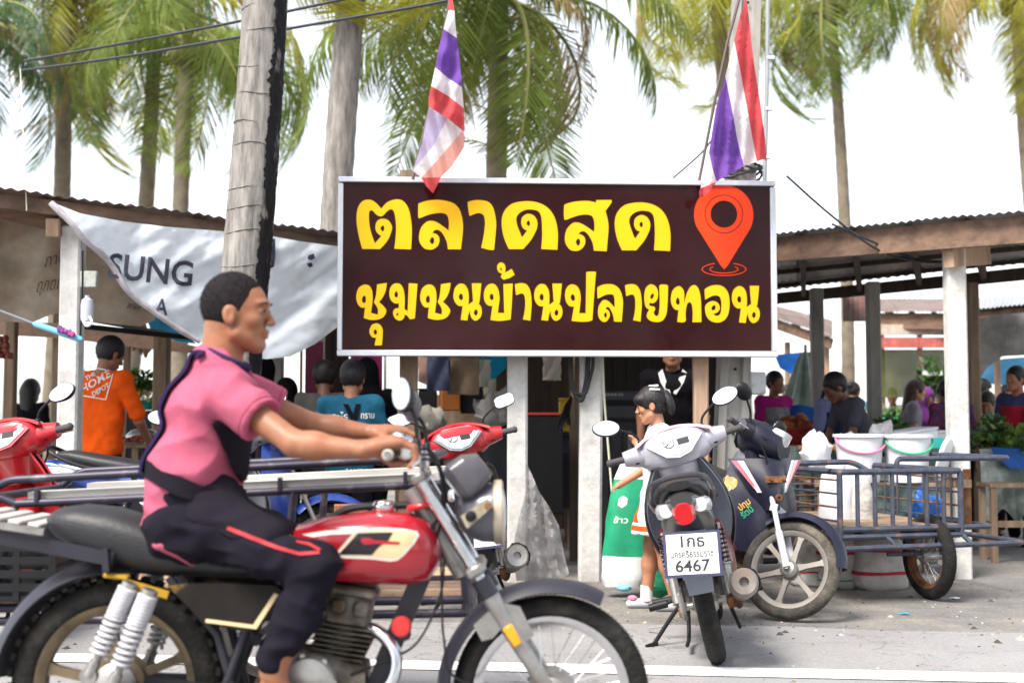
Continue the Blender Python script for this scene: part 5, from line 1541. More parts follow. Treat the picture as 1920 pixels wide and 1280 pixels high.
# sidecar frame on the far side
m_pipe = mat('sidecar_pipe', (.038, .034, .055), .42, .3, var=.12, scale=15, col2=(.22, .20, .22), amount=.3, scale2=11)
m_plankw = mat('sidecar_board', (.50, .49, .46), .8, var=.2, scale=16, bump=.4, bscale=30, stretch=(.12, 1, 1), col2=(.36, .33, .28), amount=.4, scale2=5)
sp_ = lambda px, py, y: b(px, py, y)
yn, yf = .46, 1.22
mb = MB()
N0, N1 = sp_(8, 900, yn), sp_(812, 858, yn)
fo = V(0, yf - yn, 0)
mb.tube(round_path([sp_(-30, 935, yn), N0, N1, N1 + fo, N0 + fo, sp_(-30, 935, yn) + fo], .06, 5), .015, 10)
mb.tube([sp_(-30, 935, yn), sp_(-30, 935, yn) + fo], .015, 10)
part('sidecar_rail', mb, m_pipe, moto)
mb = MB(); L0, L1 = sp_(30, 944, yn), sp_(870, 905, yn)
mb.tube(round_path([L0, L1, L1 + fo, L0 + fo, L0], .05, 5), .0145, 10); mb.tube([sp_(-30, 920, yn), L0], .0145, 10); part('sidecar_rail', mb, m_pipe, moto)
for px in (70, 525, 760):
    t = (px - 30) / 840; q = L0.lerp(L1, t)
    mb = MB(); mb.bar(q, q + V(0, 0, .048), .012, .035, up=(0, 1, 0)); part('rail_stay', mb, m_pipe, moto)
for k in range(5):
    y = .035 + k * .155
    for (ta, tb2) in ((.02, .98),):
        q0, q1 = L0.lerp(L1, ta) + V(0, y + .045, .024), L0.lerp(L1, tb2) + V(0, y + .045, .024)
        if k in (0, 4):
            mb = MB(); mb.bar(q0, q1, .11, .026); part('side_board', mb, m_plankw, moto)
mb = MB(); F0, F1 = sp_(-40, 1165, yn), sp_(880, 1148, yn)
for dz in (0, .045): mb.tube(round_path([F0 + V(0, 0, dz), F1 + V(0, 0, dz), F1 + fo + V(0, 0, dz), F0 + fo + V(0, 0, dz)], .04, 5), .0155, 10)
for t, tt in ((0.02, 0.0), (.30, .30), (.62, .62), (.995, .985)):
    for o_ in (V(0, 0, 0), fo): mb.tube([F0.lerp(F1, t) + o_, L0.lerp(L1, tt) + o_], .0145, 8)
part('sidecar_frame', mb, m_pipe, moto)
mb = MB()
for z_ in (.12, .24): mb.tube([F0.lerp(F1, .62) + V(0, .0, z_), F1 + V(0, 0, z_), F1 + fo + V(0, 0, z_), F0 + fo + V(0, 0, z_)], .010, 8)
part('side_rod', mb, m_pipe, moto)
for k in range(6):
    q0, q1 = F0 + V(0, .06 + k * .13, .062), F1 + V(-.02, .06 + k * .13, .062)
    mb = MB(); mb.bar(q0, q1, .118, .018); part('floor_board', mb, m_woodl, moto)
wheel(moto, 'sidecar_wheel', b(360, 1300) + V(0, yf + .12, 0), .28, .08, 'wire', None, m_steel, m_tyre)
mb = MB(); mb.tube([b(360, 1300) + V(0, .4, 0), b(360, 1300) + V(0, yf + .2, 0)], .015, 8); part('sidecar_axle', mb, m_pipe, moto)
for p_, q_ in ((b(480, 1200), sp_(480, 1157, yn)), (b(760, 1190), sp_(760, 1150, yn))):
    mb = MB(); mb.tube([p_, q_], .018, 8); part('coupling_arm', mb, m_pipe, moto)
# black crates riding in the sidecar
for k, (px, y) in enumerate(((30, .55), (70, .9))):
    c = P(px, 1080, 4 + y); o = thing('plastic_crate', ['black slatted plastic crate in the sidecar behind the motorcycle seat', 'second black crate farther back in the same sidecar'][k], 'crate', V(c.x, c.y, F0.z + MO.z + .075), group='crates in the motorcycle sidecar')
    mb = MB(); mb.box((0, 0, .01), (.36, .30, .02)); part('crate_floor', mb, m_blackpl, o)
    for j in range(5):
        z_ = .05 + j * .045
        for (cx, cy, sx, sy) in ((0, -.15, .36, .012), (0, .15, .36, .012), (-.18, 0, .012, .30), (.18, 0, .012, .30)):
            mb = MB(); mb.box((cx, cy, z_), (sx, sy, .026)); part('slat', mb, m_blackpl, o)
    mb = MB()
    for x_ in (-.18, -.06, .06, .18):
        for y_ in (-.148, .148): mb.box((x_, y_, .13), (.022, .014, .25))
    part('crate_rib', mb, m_blackpl, o)['kind'] = 'stuff'
# ================================================================ market shelters
m_tin = mat('rusty_tin', (.30, .24, .22), .6, .5, var=.2, scale=8, col2=(.17, .085, .055), amount=.45, scale2=4, bump=.2)
m_tin2 = mat('grey_tin', (.42, .44, .46), .5, .5, var=.15, scale=8, col2=(.28, .26, .25), amount=.35, scale2=4)
m_fascia = mat('fascia_wood', (.19, .118, .08), .85, var=.22, scale=14, bump=.4, bscale=28, stretch=(.15, 1, 1), col2=(.10, .065, .05), amount=.4, scale2=4)
def lerp2(a, b_, t): return Vector(a).lerp(Vector(b_), t)
def shelter(name, label, FL, FR, BL, BR, n_sheet, n_raft, fascia=.16, mt=None, lip=.10):
    """tin roof between four world corners; corrugated sheets, rafters, purlins, fascia"""
    FL, FR, BL, BR = map(Vector, (FL, FR, BL, BR))
    base = V((FL.x + FR.x) / 2, (FL.y + FR.y) / 2, 0)
    o = thing(name, label, 'shelter', base)
    FL, FR, BL, BR = (q - base for q in (FL, FR, BL, BR))
    for k in range(n_sheet):
        t0, t1 = k / n_sheet, (k + 1) / n_sheet
        n = 15; rows = []
        for s_ in (0, .5, 1):
            row = []
            for j in range(n):
                t = t0 + (t1 - t0) * j / (n - 1) * 1.02
                f, bk = lerp2(FL, FR, t), lerp2(BL, BR, t)
                f = f + (f - bk).normalized() * lip
                q = lerp2(f, bk, s_); q.z += .008 * math.cos(j * math.pi) + .006 * (k % 2)
                row.append(q)
            rows.append(row)
        mb = MB(); mb.shell(rows, .004); mb.build('roof_sheet', mt or m_tin, o, 60)
    for k in range(n_raft):
        t = (k + .15) / (n_raft - .7); t = min(t, 1)
        mb = MB(); mb.bar(lerp2(FL, FR, t) + V(0, 0, -.07), lerp2(BL, BR, t) + V(0, 0, -.07), .05, .10); mb.build('rafter', m_woodd, o, 25)
    for s_ in (.25, .55, .85):
        mb = MB(); mb.bar(lerp2(FL, BL, s_) + V(0, 0, -.03), lerp2(FR, BR, s_) + V(0, 0, -.03), .05, .04); mb.build('purlin', m_woodd, o, 25)
    if fascia:
        mb = MB(); mb.bar(FL + V(0, 0, -fascia / 2 - .02), FR + V(0, 0, -fascia / 2 - .02), .03, fascia, bev=.004); mb.build('fascia_board', m_fascia, o, 25)
        mb = MB(); mb.bar(BL + V(0, 0, -.10), BR + V(0, 0, -.10), .05, .12); mb.build('back_beam', m_woodd, o, 25)
    return o, base
def shelter_post(o, base, px, d, wpx, top, m, name='post'):
    c = P(px, 785, d) - base; w = wpx * d / F
    mb = MB(); mb.box((c.x, d - base.y, top / 2 - .02), (w, w, top + .04), bev=w * .1); return mb.build(name, m, o, 25)

eaveL = lambda px: 8.35 + px / 640 * 1.1
eaveR = lambda px: 9.9 - (px - 1460) / 460 * 1.3
zL = lambda px, py: P(px, py, eaveL(px))
shL, bL = shelter('market_shelter', 'left hand market shelter with a rusty tin roof and draped tarpaulins', zL(-260, 322), zL(655, 443), P(-520, 395, 13), P(560, 548, 13.2), 6, 7, .10)
shelter_post(shL, bL, 131, 8.62, 38, 2.42, m_conc, 'white_post')
shelter_post(shL, bL, 302, 11.5, 28, 2.5, m_wood, 'timber_post'); shelter_post(shL, bL, 108, 12.2, 20, 2.5, m_wood, 'timber_post')
shelter_post(shL, bL, 18, 11.4, 20, 2.5, m_wood, 'timber_post'); shelter_post(shL, bL, 517, 11.0, 26, 2.5, m_grey, 'timber_post'); shelter_post(shL, bL, 236, 12.8, 12, 2.5, m_wood, 'timber_post')
mb = MB(); a_, b__ = P(98, 427, 8.45) - bL, P(140, 432, 9.6) - bL; mb.bar(a_, b__, .085, .12, bev=.006); mb.build('beam_end', m_woodl, shL, 25)
mb = MB(); mb.bar(P(-30, 388, 8.5) - bL, P(106, 418, 8.6) - bL, .05, .12); mb.build('cross_beam', m_fascia, shL, 25)
mb = MB(); mb.bar(P(140, 610, 9.6) - bL, P(420, 640, 11) - bL, .03, .04); mb.bar(P(150, 596, 9.4) - bL, P(330, 628, 11.2) - bL, .02, .03); mb.build('tie_rod', m_blackpl, shL, 25)
mb = MB(); mb.box(P(168, 524, 8.55) - bL, (.11, .06, .11), bev=.006); sb = mb.build('switch_box', mat('switch_box', (.50, .52, .47), .6, var=.2, scale=25, col2=(.15, .16, .15), amount=.4, scale2=25), shL)
mb = MB(); mb.tube(smooth_path([P(155, 470, 8.52) - bL, P(154, 560, 8.52) - bL, P(150, 640, 8.55) - bL], 5), .006, 6); mb.build('cable', m_blackpl, shL)
o = thing('plastic_jug', 'cloudy white plastic jug hanging on the white post below the switch box', 'jug', P(163, 603, 8.52))
mb = MB(); mb.lathe([(0, 0), (.038, .004), (.042, .03), (.042, .11), (.036, .145), (.016, .16), (.016, .175), (0, .176)], (0, 0, 0), (0, 0, 1), 18); mb.build('body', mat('cloudy_plastic', (.62, .64, .72), .4, trans=.2), o)
mb = MB(); mb.rtube([(.03, -.035, .03), (.055, -.05, -.01), (.02, -.055, -.04), (-.01, -.04, .0)], .009, 8, rad=.03); mb.build('handle', mat('white_plastic', (.75, .75, .75), .5), o)
o = thing('rolled_umbrella', 'rolled light blue umbrella tied with a pink ribbon across the white post', 'umbrella', P(110, 622, 8.3))
iv = o.location.copy()
mb = MB(); mb.tube([P(62, 606, 8.3) - iv, P(68, 608, 8.3) - iv, P(150, 636, 8.3) - iv, P(154, 638, 8.3) - iv], [.010, .021, .021, .012], 10); mb.build('canopy', mat('umbrella_blue', (.16, .48, .68), .6), o)
mb = MB(); mb.tube([P(-60, 560, 8.3) - iv, P(64, 607, 8.3) - iv], .010, 8); mb.build('shaft', m_greypl, o)
mb = MB()
for k in range(5): mb.ell(P(112 + k * 6, 617 + k * 2.5, 8.27) - iv, (.022, .018, .026), (k, k * 2, 0), 8)
mb.build('ribbon', mat('ribbon_pink', (.55, .05, .22), .6, var=.4, scale=40, col2=(.06, .04, .2), amount=.5, scale2=30), o)

# tarpaulins
m_tarpw = mat('white_tarp', (.84, .92, 1.0), .6, var=.05, scale=4, col2=(.66, .70, .73), amount=.36, scale2=3.5, transl=.3, bump=.1, bscale=10)
m_tarpb = mat('brown_tarp', (.36, .285, .21), .85, var=.14, scale=4, col2=(.45, .40, .33), amount=.42, scale2=3, transl=.25, bump=.2, bscale=12)
m_ink = mat('tarp_ink', (.045, .045, .075), .6, var=.2, scale=20)
m_inkb = mat('faded_ink', (.10, .065, .045), .8, var=.3, scale=30)
def wr(x, y, s=1): return (.08 * noise.noise(V(x * .010, y * .014, s)) + .022 * noise.noise(V(x * .022 + y * .03, y * .012 - x * .008, s + 3)) + .004 * noise.noise(V(x * .07, y * .07, s)))
DW = lambda x, y: eaveL(x) - .24 + wr(x, y, 2) * .9 + .0006 * (y - 400)
tw = thing('tarpaulin', 'white printed tarpaulin draped diagonally from the left shelter eave', 'tarpaulin', P(250, 420, 8.7))
sheet_px('sheet', [([(95, 378), (150, 400), (230, 415), (310, 425), (400, 432), (495, 440), (560, 452), (634, 462), (655, 470), (655, 600), (634, 612), (590, 645), (545, 668), (500, 673), (455, 668), (400, 655), (375, 640), (340, 620), (300, 592), (262, 565), (235, 540), (215, 505), (190, 475), (160, 450), (135, 420)], 0)], DW, [m_tarpw], tw, 9)
hem = [(95, 380), (135, 420), (160, 450), (190, 475), (215, 505), (235, 540), (262, 565), (300, 592), (340, 620), (375, 640)]
iv = tw.location.copy()
mb = MB(); mb.tube(smooth_path([P(x, y, DW(x, y) - .02) - iv for x, y in hem], 4), [.020 + .006 * noise.noise(V(i * .3, 0, 0)) for i in range(37)], 8); mb.build('rolled_hem', mat('dirty_hem', (.45, .42, .45), .8, var=.2, scale=12), tw)
def tarp_text(s, x0, y0, size, w, ang, m, D, name='lettering', parent=None, bold=True, shear=0):
    ca, sa = math.cos(R(ang)), math.sin(R(ang)); iv = parent.location.copy()
    def fn(x, y):
        x = x + y * shear
        px, py = x0 + x * ca + y * sa, y0 + x * sa - y * ca
        return P(px, py, D(px, py) - .025) - iv
    return wrap_text(name, s, size, fn, m, parent, bold, w)
tarp_text('SUNG', 200, 520, 66, 160, 6, m_ink, DW, parent=tw)
tarp_text('A', 290, 588, 42, 24, 6, m_ink, DW, parent=tw)
for pts in ([(497, 470), (503, 450), (516, 447), (517, 480), (514, 500), (503, 505), (495, 495)], [(578, 479), (588, 475), (591, 484), (584, 488), (577, 486)], [(575, 494), (584, 492), (587, 499), (580, 502)]):
    iv2 = P(250, 420, 8.7)
    mb = MB(); n = len(pts); mb.add([P(x, y, DW(x, y) - .025) - iv for x, y in pts], [tuple(range(n))]); mb.build('print_shape', m_ink, tw, None)
tb_ = thing('tarpaulin', 'brown weathered tarpaulin hanging behind the white post at the left edge', 'tarpaulin', P(100, 420, 9.2))
DB = lambda x, y: 9.15 + wr(x, y, 7) * 1.3 + .0005 * x
sheet_px('sheet', [([(-60, 380), (60, 385), (130, 420), (190, 470), (240, 540), (300, 560), (290, 600), (262, 612), (200, 606), (150, 600), (120, 585), (95, 590), (60, 605), (0, 602), (-60, 596)], 0)], DB, [m_tarpb], tb_, 11)
tarp_text('ภาษ', 82, 500, 30, 42, -12, m_inkb, DB, parent=tb_, bold=False, shear=.4)
tarp_text('ฤกดเจ', 66, 548, 34, 54, -8, m_inkb, DB, parent=tb_, bold=False, shear=.4)
tarp_text('พผล', 236, 578, 20, 26, 6, m_inkb, DB, parent=tb_, bold=False, shear=.3)
o = thing('tarpaulin', 'pinkish awning strip under the left shelter near the orange shirt man', 'tarpaulin', P(200, 630, 11.8))
sheet_px('sheet', [([(-40, 600), (120, 606), (280, 628), (372, 650), (372, 664), (260, 652), (120, 634), (-40, 626)], 0)], lambda x, y: 11.8 + wr(x, y, 4) * .6, [mat('awning_pinkish', (.50, .33, .24), .8, var=.15, transl=.4)], o, 14)
o = thing('tarpaulin', 'strip of bright blue tarpaulin glimpsed under the white tarpaulin', 'tarpaulin', P(330, 610, 11.4))
sheet_px('sheet', [([(262, 580), (300, 598), (345, 625), (370, 645), (330, 640), (285, 618)], 0)], lambda x, y: 11.4, [mat('tarp_blue', (.02, .30, .52), .6, var=.12, transl=.4)], o, 14)

shR, bR = shelter('market_shelter', 'right hand market shelter with a long wooden fascia and concrete posts', P(1400, 446, 10.1), P(2080, 384, 8.2), P(1395, 549, 14.2), P(2140, 470, 11.2), 6, 7, .19, m_tin2)
shelter_post(shR, bR, 1795, 9.12, 35, 2.38, m_conc, 'white_post'); shelter_post(shR, bR, 1640, 12.4, 24, 2.45, m_grey, 'grey_post'); shelter_post(shR, bR, 1534, 13.0, 23, 2.45, m_grey, 'grey_post')
shelter_post(shR, bR, 1828, 12.0, 20, 2.4, m_wood, 'timber_post')
mb = MB(); mb.bar(P(1778, 480, 9.0) - bR, P(1848, 476, 9.3) - bR, .08, .16); mb.build('beam_end', m_woodl, shR, 25)
# centre stall behind the sign; hidden roof added to keep the inside dark
shC, bC = shelter('market_shelter', 'unseen stall roof added behind the sign to darken the goods hanging under it', P(690, 405, 9.35), P(1420, 405, 9.6), P(700, 520, 14), P(1400, 520, 14), 5, 6, .12)
def wall_px(name, label, x0, x1, y0, y1, d, m, cat='wall', n=6, nm='plank', gap=.004, th=.02):
    a, c = P(x0, y1, d), P(x1, y0, d); o = thing(name, label, cat, V((a.x + c.x) / 2, d, a.z))
    w, h = c.x - a.x, c.z - a.z
    for k in range(n):
        mb = MB(); ww = w / n
        mb.box((-w / 2 + ww * (k + .5), .004 * (k % 2), h / 2), (ww - gap, th, h)); mb.build(nm, m, o, 25)
    if n > 1:
        mb = MB(); mb.box((0, th * .5 + .02, h / 2), (w, .012, h)); mb.build('light_block_board', m, o, 25)  # added board stops bright background leaking between the planks
    return o
wall_px('plank_wall', 'dark plank wall added at the back of the stall behind the girl', 1125, 1345, 560, 1010, 11.8, mat('shade_dark_wood', (.035, .028, .026), .9, var=.3, scale=10, stretch=(1, 1, .1)), 'wall', 9)  # wall added to darken the stall; near-black colour carries the shade
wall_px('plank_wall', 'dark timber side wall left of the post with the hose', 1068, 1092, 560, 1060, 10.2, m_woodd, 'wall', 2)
m_mag = mat('magenta_board', (.34, .022, .13), .5, var=.08, scale=5)
wall_px('painted_board', 'narrow dark magenta board beside the white tarpaulin', 570, 606, 640, 900, 10.6, mat('maroon_board', (.19, .015, .065), .5, var=.1), 'board', 1)
wall_px('painted_board', 'bright magenta board behind the blue shirt man', 655, 718, 560, 900, 10.65, m_mag, 'board', 1)
wall_px('door_frame', 'thin white pipe along the right edge of the magenta board', 718, 726, 560, 900, 10.6, mat('white_plastic', (.75, .75, .75), .5), 'pipe', 1)
wall_px('door_frame', 'thin pale batten along the left edge of the magenta board', 560, 568, 640, 900, 10.6, m_woodl, 'batten', 1)
wall_px('gap_shade_sheet', 'dark sheet standing for the shaded gap between the magenta boards', 607, 654, 600, 900, 11.0, mat('gap_shade_brown', (.045, .032, .03), .9), 'gap_fill', 3, 'fold')  # added near-black sheet colours in the shade of an open gap
wall_px('plank_wall', 'brown plank wall added under the sign to block the bright background', 930, 1128, 560, 1000, 13.2, m_woodd, 'wall', 8)  # this and the next two walls added to block the bright background
wall_px('plank_wall', 'low brown plank partition added behind the cluttered table to block the bright background', 740, 935, 740, 1000, 13.0, m_wood, 'wall', 8)
wall_px('plank_wall', 'dark upper boards added at the back of the cluttered stall to block the bright background', 770, 930, 560, 690, 13.1, m_woodd, 'wall', 6)
# cabinet and machine inside
o = thing('cabinet', 'dark metal cabinet inside the stall behind the girl', 'cabinet', P(1165, 1000, 11.0)); o.location.z = 0
mb = MB(); mb.box((0, 0, .55), (.50, .4, 1.1), bev=.01); mb.build('carcass', mat('cabinet_dark', (.030, .032, .036), .5), o)
for x_ in (-.17, -.06, .05, .16):
    mb = MB(); mb.box((x_, -.205, .60), (.085, .012, .85), bev=.003); mb.build('door_panel', mat('cabinet_panel', (.05, .052, .056), .5), o)
mb = MB(); mb.box((.055, -.213, .62), (.03, .008, .80)); mb.build('pale_strip', mat('strip_grey', (.20, .20, .20), .6), o)
o = thing('printer', 'grey office machine on top of the dark cabinet', 'printer', V(P(1165, 785, 11).x, 10.95, 1.105))
mb = MB(); mb.box((0, 0, .13), (.44, .36, .24), bev=.02); mb.build('body', mat('machine_grey', (.06, .065, .075), .45), o)
mb = MB(); mb.box((0, -.183, .15), (.38, .012, .05), bev=.004); mb.build('tray', m_blackpl, o)
wrap_text('label_print', 'BIZHUB 223', .03, lambda x, y: V(-.16 + x, -.182, .21 + y), mat('white_print', (.6, .6, .6), .5), o)

# ---------------------------------------------------------------- furniture and goods
def table(label, x0, x1, ytop, d, depth, m=None, name='market_table', zt=None, cloth=None, legm=None):
    a, c = P(x0, ytop, d), P(x1, ytop, d); o = thing(name, label, 'table', V((a.x + c.x) / 2, d + depth / 2, 0)); w = c.x - a.x; z = a.z
    mb = MB(); mb.box((0, 0, z - .015), (w, depth, .03), bev=.004); mb.build('table_top', m or m_wood, o, 25)
    for sx in (-1, 1):
        for sy in (-1, 1):
            mb = MB(); mb.box((sx * (w / 2 - .05), sy * (depth / 2 - .05), (z - .03) / 2), (.05, .05, z - .03)); mb.build('leg', legm or m_wood, o, 25)
    if cloth:
        g_ = [[V(-w / 2 - .01 + (w + .02) * i / 24, -depth / 2 - .012 - .03 * t * (1 + .6 * math.sin(i * 1.9)), z + .004 - t * (z * .62) * (1 + .1 * math.sin(i * .9))) for i in range(25)] for t in (0, .25, .5, .75, 1)]
        mb = MB(); mb.shell(g_, .004); mb.build('table_cloth', cloth, o, 70)
    return o, z
def sack(label, px, pyb, d, w, h, m, stripes=(), seed=0, name='sack', lean=0, mouth=True, ms=None, dp=.62):
    c = P(px, pyb, d); o = thing(name, label, 'sack', V(c.x, d, max(0, c.z) if c.z > .05 else 0)); r = random.Random(seed)
    n = 26; rings = []; prof = ((.86, 0), (1.0, .06), (1.04, .22), (1.0, .45), (.97, .68), (.90, .85), (.72, .95), (.55, 1.0), (.60, 1.07) if mouth else (.35, 1.02))
    def pt(t, k_, a):
        ff = 1 + .15 * noise.noise(V(math.cos(a) * 1.2 + seed, math.sin(a) * 1.2, t * 2.6)) + .05 * noise.noise(V(math.cos(a) * 3 + seed, math.sin(a) * 3, t * 9)) + .02 * math.sin(a * 7 + seed + t * 9)
        e = 2.6; ca, sa = math.cos(a), math.sin(a)
        q = (abs(ca) ** e + abs(sa) ** e) ** (-1 / e)
        return V(ca * q * w / 2 * k_ * ff + lean * t * h, sa * q * w / 2 * dp * k_ * ff, t * h + .01 * noise.noise(V(a, t * 6, seed)))
    fine = []
    for i in range(len(prof) - 1):
        for s_ in range(3):
            u = s_ / 3; fine.append((prof[i][0] * (1 - u) + prof[i + 1][0] * u, prof[i][1] * (1 - u) + prof[i + 1][1] * u))
    fine.append(prof[-1])
    for k_, t in fine: rings.append([pt(t, k_, i / n * 6.2832) for i in range(n)])
    mb = MB(); mb.loft(rings); mb.build('bag', m, o, 60)
    for t0, t1, mm in stripes:
        rr = []
        for t in [t0 + (t1 - t0) * u_ / 12 for u_ in range(13)]:
            k_ = np.interp(t, [p[1] for p in prof], [p[0] for p in prof])
            rr.append([pt(t, float(k_) * 1.02, i / n * 6.2832) for i in range(n)])
        mb = MB(); mb.loft(rr, caps=False); mb.build('stripe', mm, o, 60)
    return o, pt
def bucket(label, px, pyb, d, r0, r1, h, m, handle=None, name='bucket'):
    c = P(px, pyb, d); o = thing(name, label, 'bucket', V(c.x, d, c.z))
    mb = MB(); mb.lathe([(0, .004), (r0, 0), (r0 + (r1 - r0) * .5, h * .5), (r1, h), (r1 + .012, h), (r1 + .012, h - .02), (r1 + .003, h - .022), (r1 + .003, h), (r1 - .006, h - .002), (r0 - .004, .01), (0, .012)], (0, 0, 0), (0, 0, 1), 36); mb.build('pail', m, o, 35)
    if handle:
        mb = MB(); mb.tube([V(math.cos(a) * r1 * 1.02, -math.sin(a) * r1 * .55 - .03 - (r1 * .6) * math.sin(a) * .4, h - .03 - .10 * math.sin(a)) for a in [math.pi * k / 14 for k in range(15)]], .008, 8); mb.build('handle', handle, o)
    return o
def heap(name, label, cat, px, py, d, w, dp, h, ms, n=60, size=.05, seed=0, leaf=True, zbase=None):
    """pile of leafy vegetables: many small bent leaf blades"""
    c = P(px, py, d); r = random.Random(seed); mb = MB(); nm = len(ms)
    for _ in range(n):
        a, q = r.uniform(0, 6.283), math.sqrt(r.random()); x, y = math.cos(a) * q * w / 2, math.sin(a) * q * dp / 2
        z = h * (1 - q * q) * r.uniform(.3, 1); s_ = size * r.uniform(.6, 1.3); mi = r.randrange(nm)
        if leaf:
            dr = V(r.uniform(-1, 1), r.uniform(-1, .6), r.uniform(-.2, 1)).normalized(); sd_ = dr.cross(V(r.uniform(-1, 1), r.uniform(-1, 1), .2)).normalized()
            p = V(x, y, z); nn = dr.cross(sd_)
            mb.add([p, p + dr * s_ * .5 + sd_ * s_ * .3 + nn * s_ * .08, p + dr * s_ + nn * -.1 * s_, p + dr * s_ * .5 - sd_ * s_ * .3 + nn * s_ * .08], [(0, 1, 2), (0, 2, 3)], mi)
        else: mb.ell((x, y, z * .8 + s_ * .3), (s_ * .5, s_ * .5, s_ * .45), (r.random(), r.random(), 0), 8, mi)
    o = mb.build(name, ms, None, 50); o.location = c if zbase is None else V(c.x, c.y, zbase)
    tag(o, label, cat); return o
def basket(label, px, pyb, d, r, h, m, name='basket'):
    c = P(px, pyb, d); o = thing(name, label, 'basket', c)
    mb = MB(); mb.lathe([(0, 0), (r * .75, 0), (r, h), (r * 1.05, h), (r * 1.05, h - .015), (r * .97, h - .02), (r * .73, .012), (0, .012)], (0, 0, 0), (0, 0, 1), 28); mb.build('bowl', m, o, 35)
    for k in range(14):
        a = k / 14 * 6.283; mb = MB(); mb.bar(V(math.cos(a) * r * .77, math.sin(a) * r * .77, .004), V(math.cos(a) * r * 1.03, math.sin(a) * r * 1.03, h - .01), .012, .012); mb.build('rib', m, o, 25)
    return o
G1, G2, G3 = mat('leaf_green', (.05, .12, .02), .5, var=.3, transl=.3), mat('leaf_pale', (.16, .24, .05), .5, var=.3, transl=.3), mat('leaf_dark', (.02, .06, .015), .5, var=.3)
m_pwhite = mat('bucket_white', (.72, .73, .78), .4, var=.03)
m_pteal = mat('teal_plastic', (.02, .32, .29), .4)
m_foam = mat('foam_white', (.76, .78, .82), .8, var=.05)
m_ppink = mat('pink_plastic', (.75, .22, .36), .45); m_pgreen = mat('green_plastic', (.06, .46, .22), .45)
m_pblue = mat('blue_plastic', (.015, .12, .46), .45)
# right: low bench with white buckets, foam boxes
tR, zR = table('low wooden bench carrying the white buckets behind the cage sidecar', 1530, 1790, 905, 8.95, .55, m_wood, 'low_bench')
bucket('white bucket with a pink handle on the bench behind the sidecar', 1612, 903, 9.05, .135, .170, .335, m_pwhite, m_ppink)
bucket('white bucket with a green handle on the bench behind the sidecar', 1702, 903, 9.02, .130, .165, .330, m_pwhite, m_pgreen)
o = thing('round_tub_cover', 'white oval tub cover leaning against the right hand white post', 'tub cover', P(1758, 903, 8.98), (0, R(18), 0))
mb = MB(); mb.lathe([(0, .012), (.15, .012), (.165, 0), (.165, -.012), (.15, -.008), (0, -.008)], (0, 0, .165), (1, -.6, 0), 30); mb.build('disc', m_pwhite, o, 35)
o = thing('teal_tray', 'teal plastic tray lying across the white buckets', 'tray', P(1722, 822, 9.35))
mb = MB(); mb.box((0, 0, -.01), (.36, .24, .02), bev=.006); mb.build('base', m_pteal, o)
for cx, cy, sx, sy in ((0, -.125, .37, .012), (0, .125, .37, .012), (-.185, 0, .012, .25), (.185, 0, .012, .25)):
    mb = MB(); mb.box((cx, cy, -.03), (sx, sy, .07)); mb.build('rim', m_pteal, o)
tF, zF = table('market table strewn with white foam boxes and plastic bags at the right', 1480, 1765, 838, 10.3, .8, m_wood, cloth=mat('dark_green_cloth', (.05, .09, .08), .8, var=.3, scale=8, col2=(.2, .24, .24), amount=.4, scale2=6))
def boxy(name, label, cat, px, pyb, d, sx, sy, sz, m, rz=0, lid=None, tilt=0):
    c = P(px, pyb, d); o = thing(name, label, cat, c, (0, R(tilt), R(rz)))
    mb = MB(); mb.box((0, 0, sz / 2), (sx, sy, sz), bev=.01); mb.build('box', m, o, 25)
    mb = MB(); mb.box((0, 0, sz + .012), (sx * 1.03, sy * 1.03, .022), bev=.006); mb.build('lid', lid or m, o, 25); return o
boxy('foam_box', 'white foam box tilted on the market table beyond the buckets', 'box', 1700, 832, 10.5, .42, .30, .09, m_foam, 18, tilt=-8)
boxy('foam_box', 'white foam box lying flat on the table nearest the white post', 'box', 1752, 834, 10.7, .34, .28, .10, m_foam, -8)
def crumple(name, label, cat, px, pyb, d, w, h, m, seed):
    c = P(px, pyb, d); mb = MB(); mb.ell((0, 0, h * .45), (w / 2, w * .4, h / 2), n=22)
    mb.v = [v * (1 + .45 * noise.noise(v * 14 + V(seed, 0, 0)) + .2 * noise.noise(v * 40)) for v in mb.v]
    o = mb.build(name, m, None, 30); o.location = c; return tag(o, label, cat)
m_bagw = mat('thin_white_plastic', (.74, .75, .78), .45, var=.08, transl=.3)
crumple('plastic_bag', 'crumpled white plastic bag left of the foam boxes on the table', 'bag', 1655, 834, 10.4, .22, .18, m_bagw, 1)
crumple('plastic_bag', 'small white plastic bag in front of the man leaning over the table', 'bag', 1585, 838, 10.3, .15, .12, m_bagw, 5)
crumple('plastic_bag', 'torn white plastic bag hanging beside the navy scooter headlight', 'bag', 1530, 880, 8.6, .2, .26, m_bagw, 9)
heap('fried_snacks', 'heap of golden brown fried snacks on the table edge', 'food', 1535, 846, 10.25, .3, .2, .07, [mat('snack_brown', (.32, .16, .04), .6, var=.3)], 26, .06, 4, False)
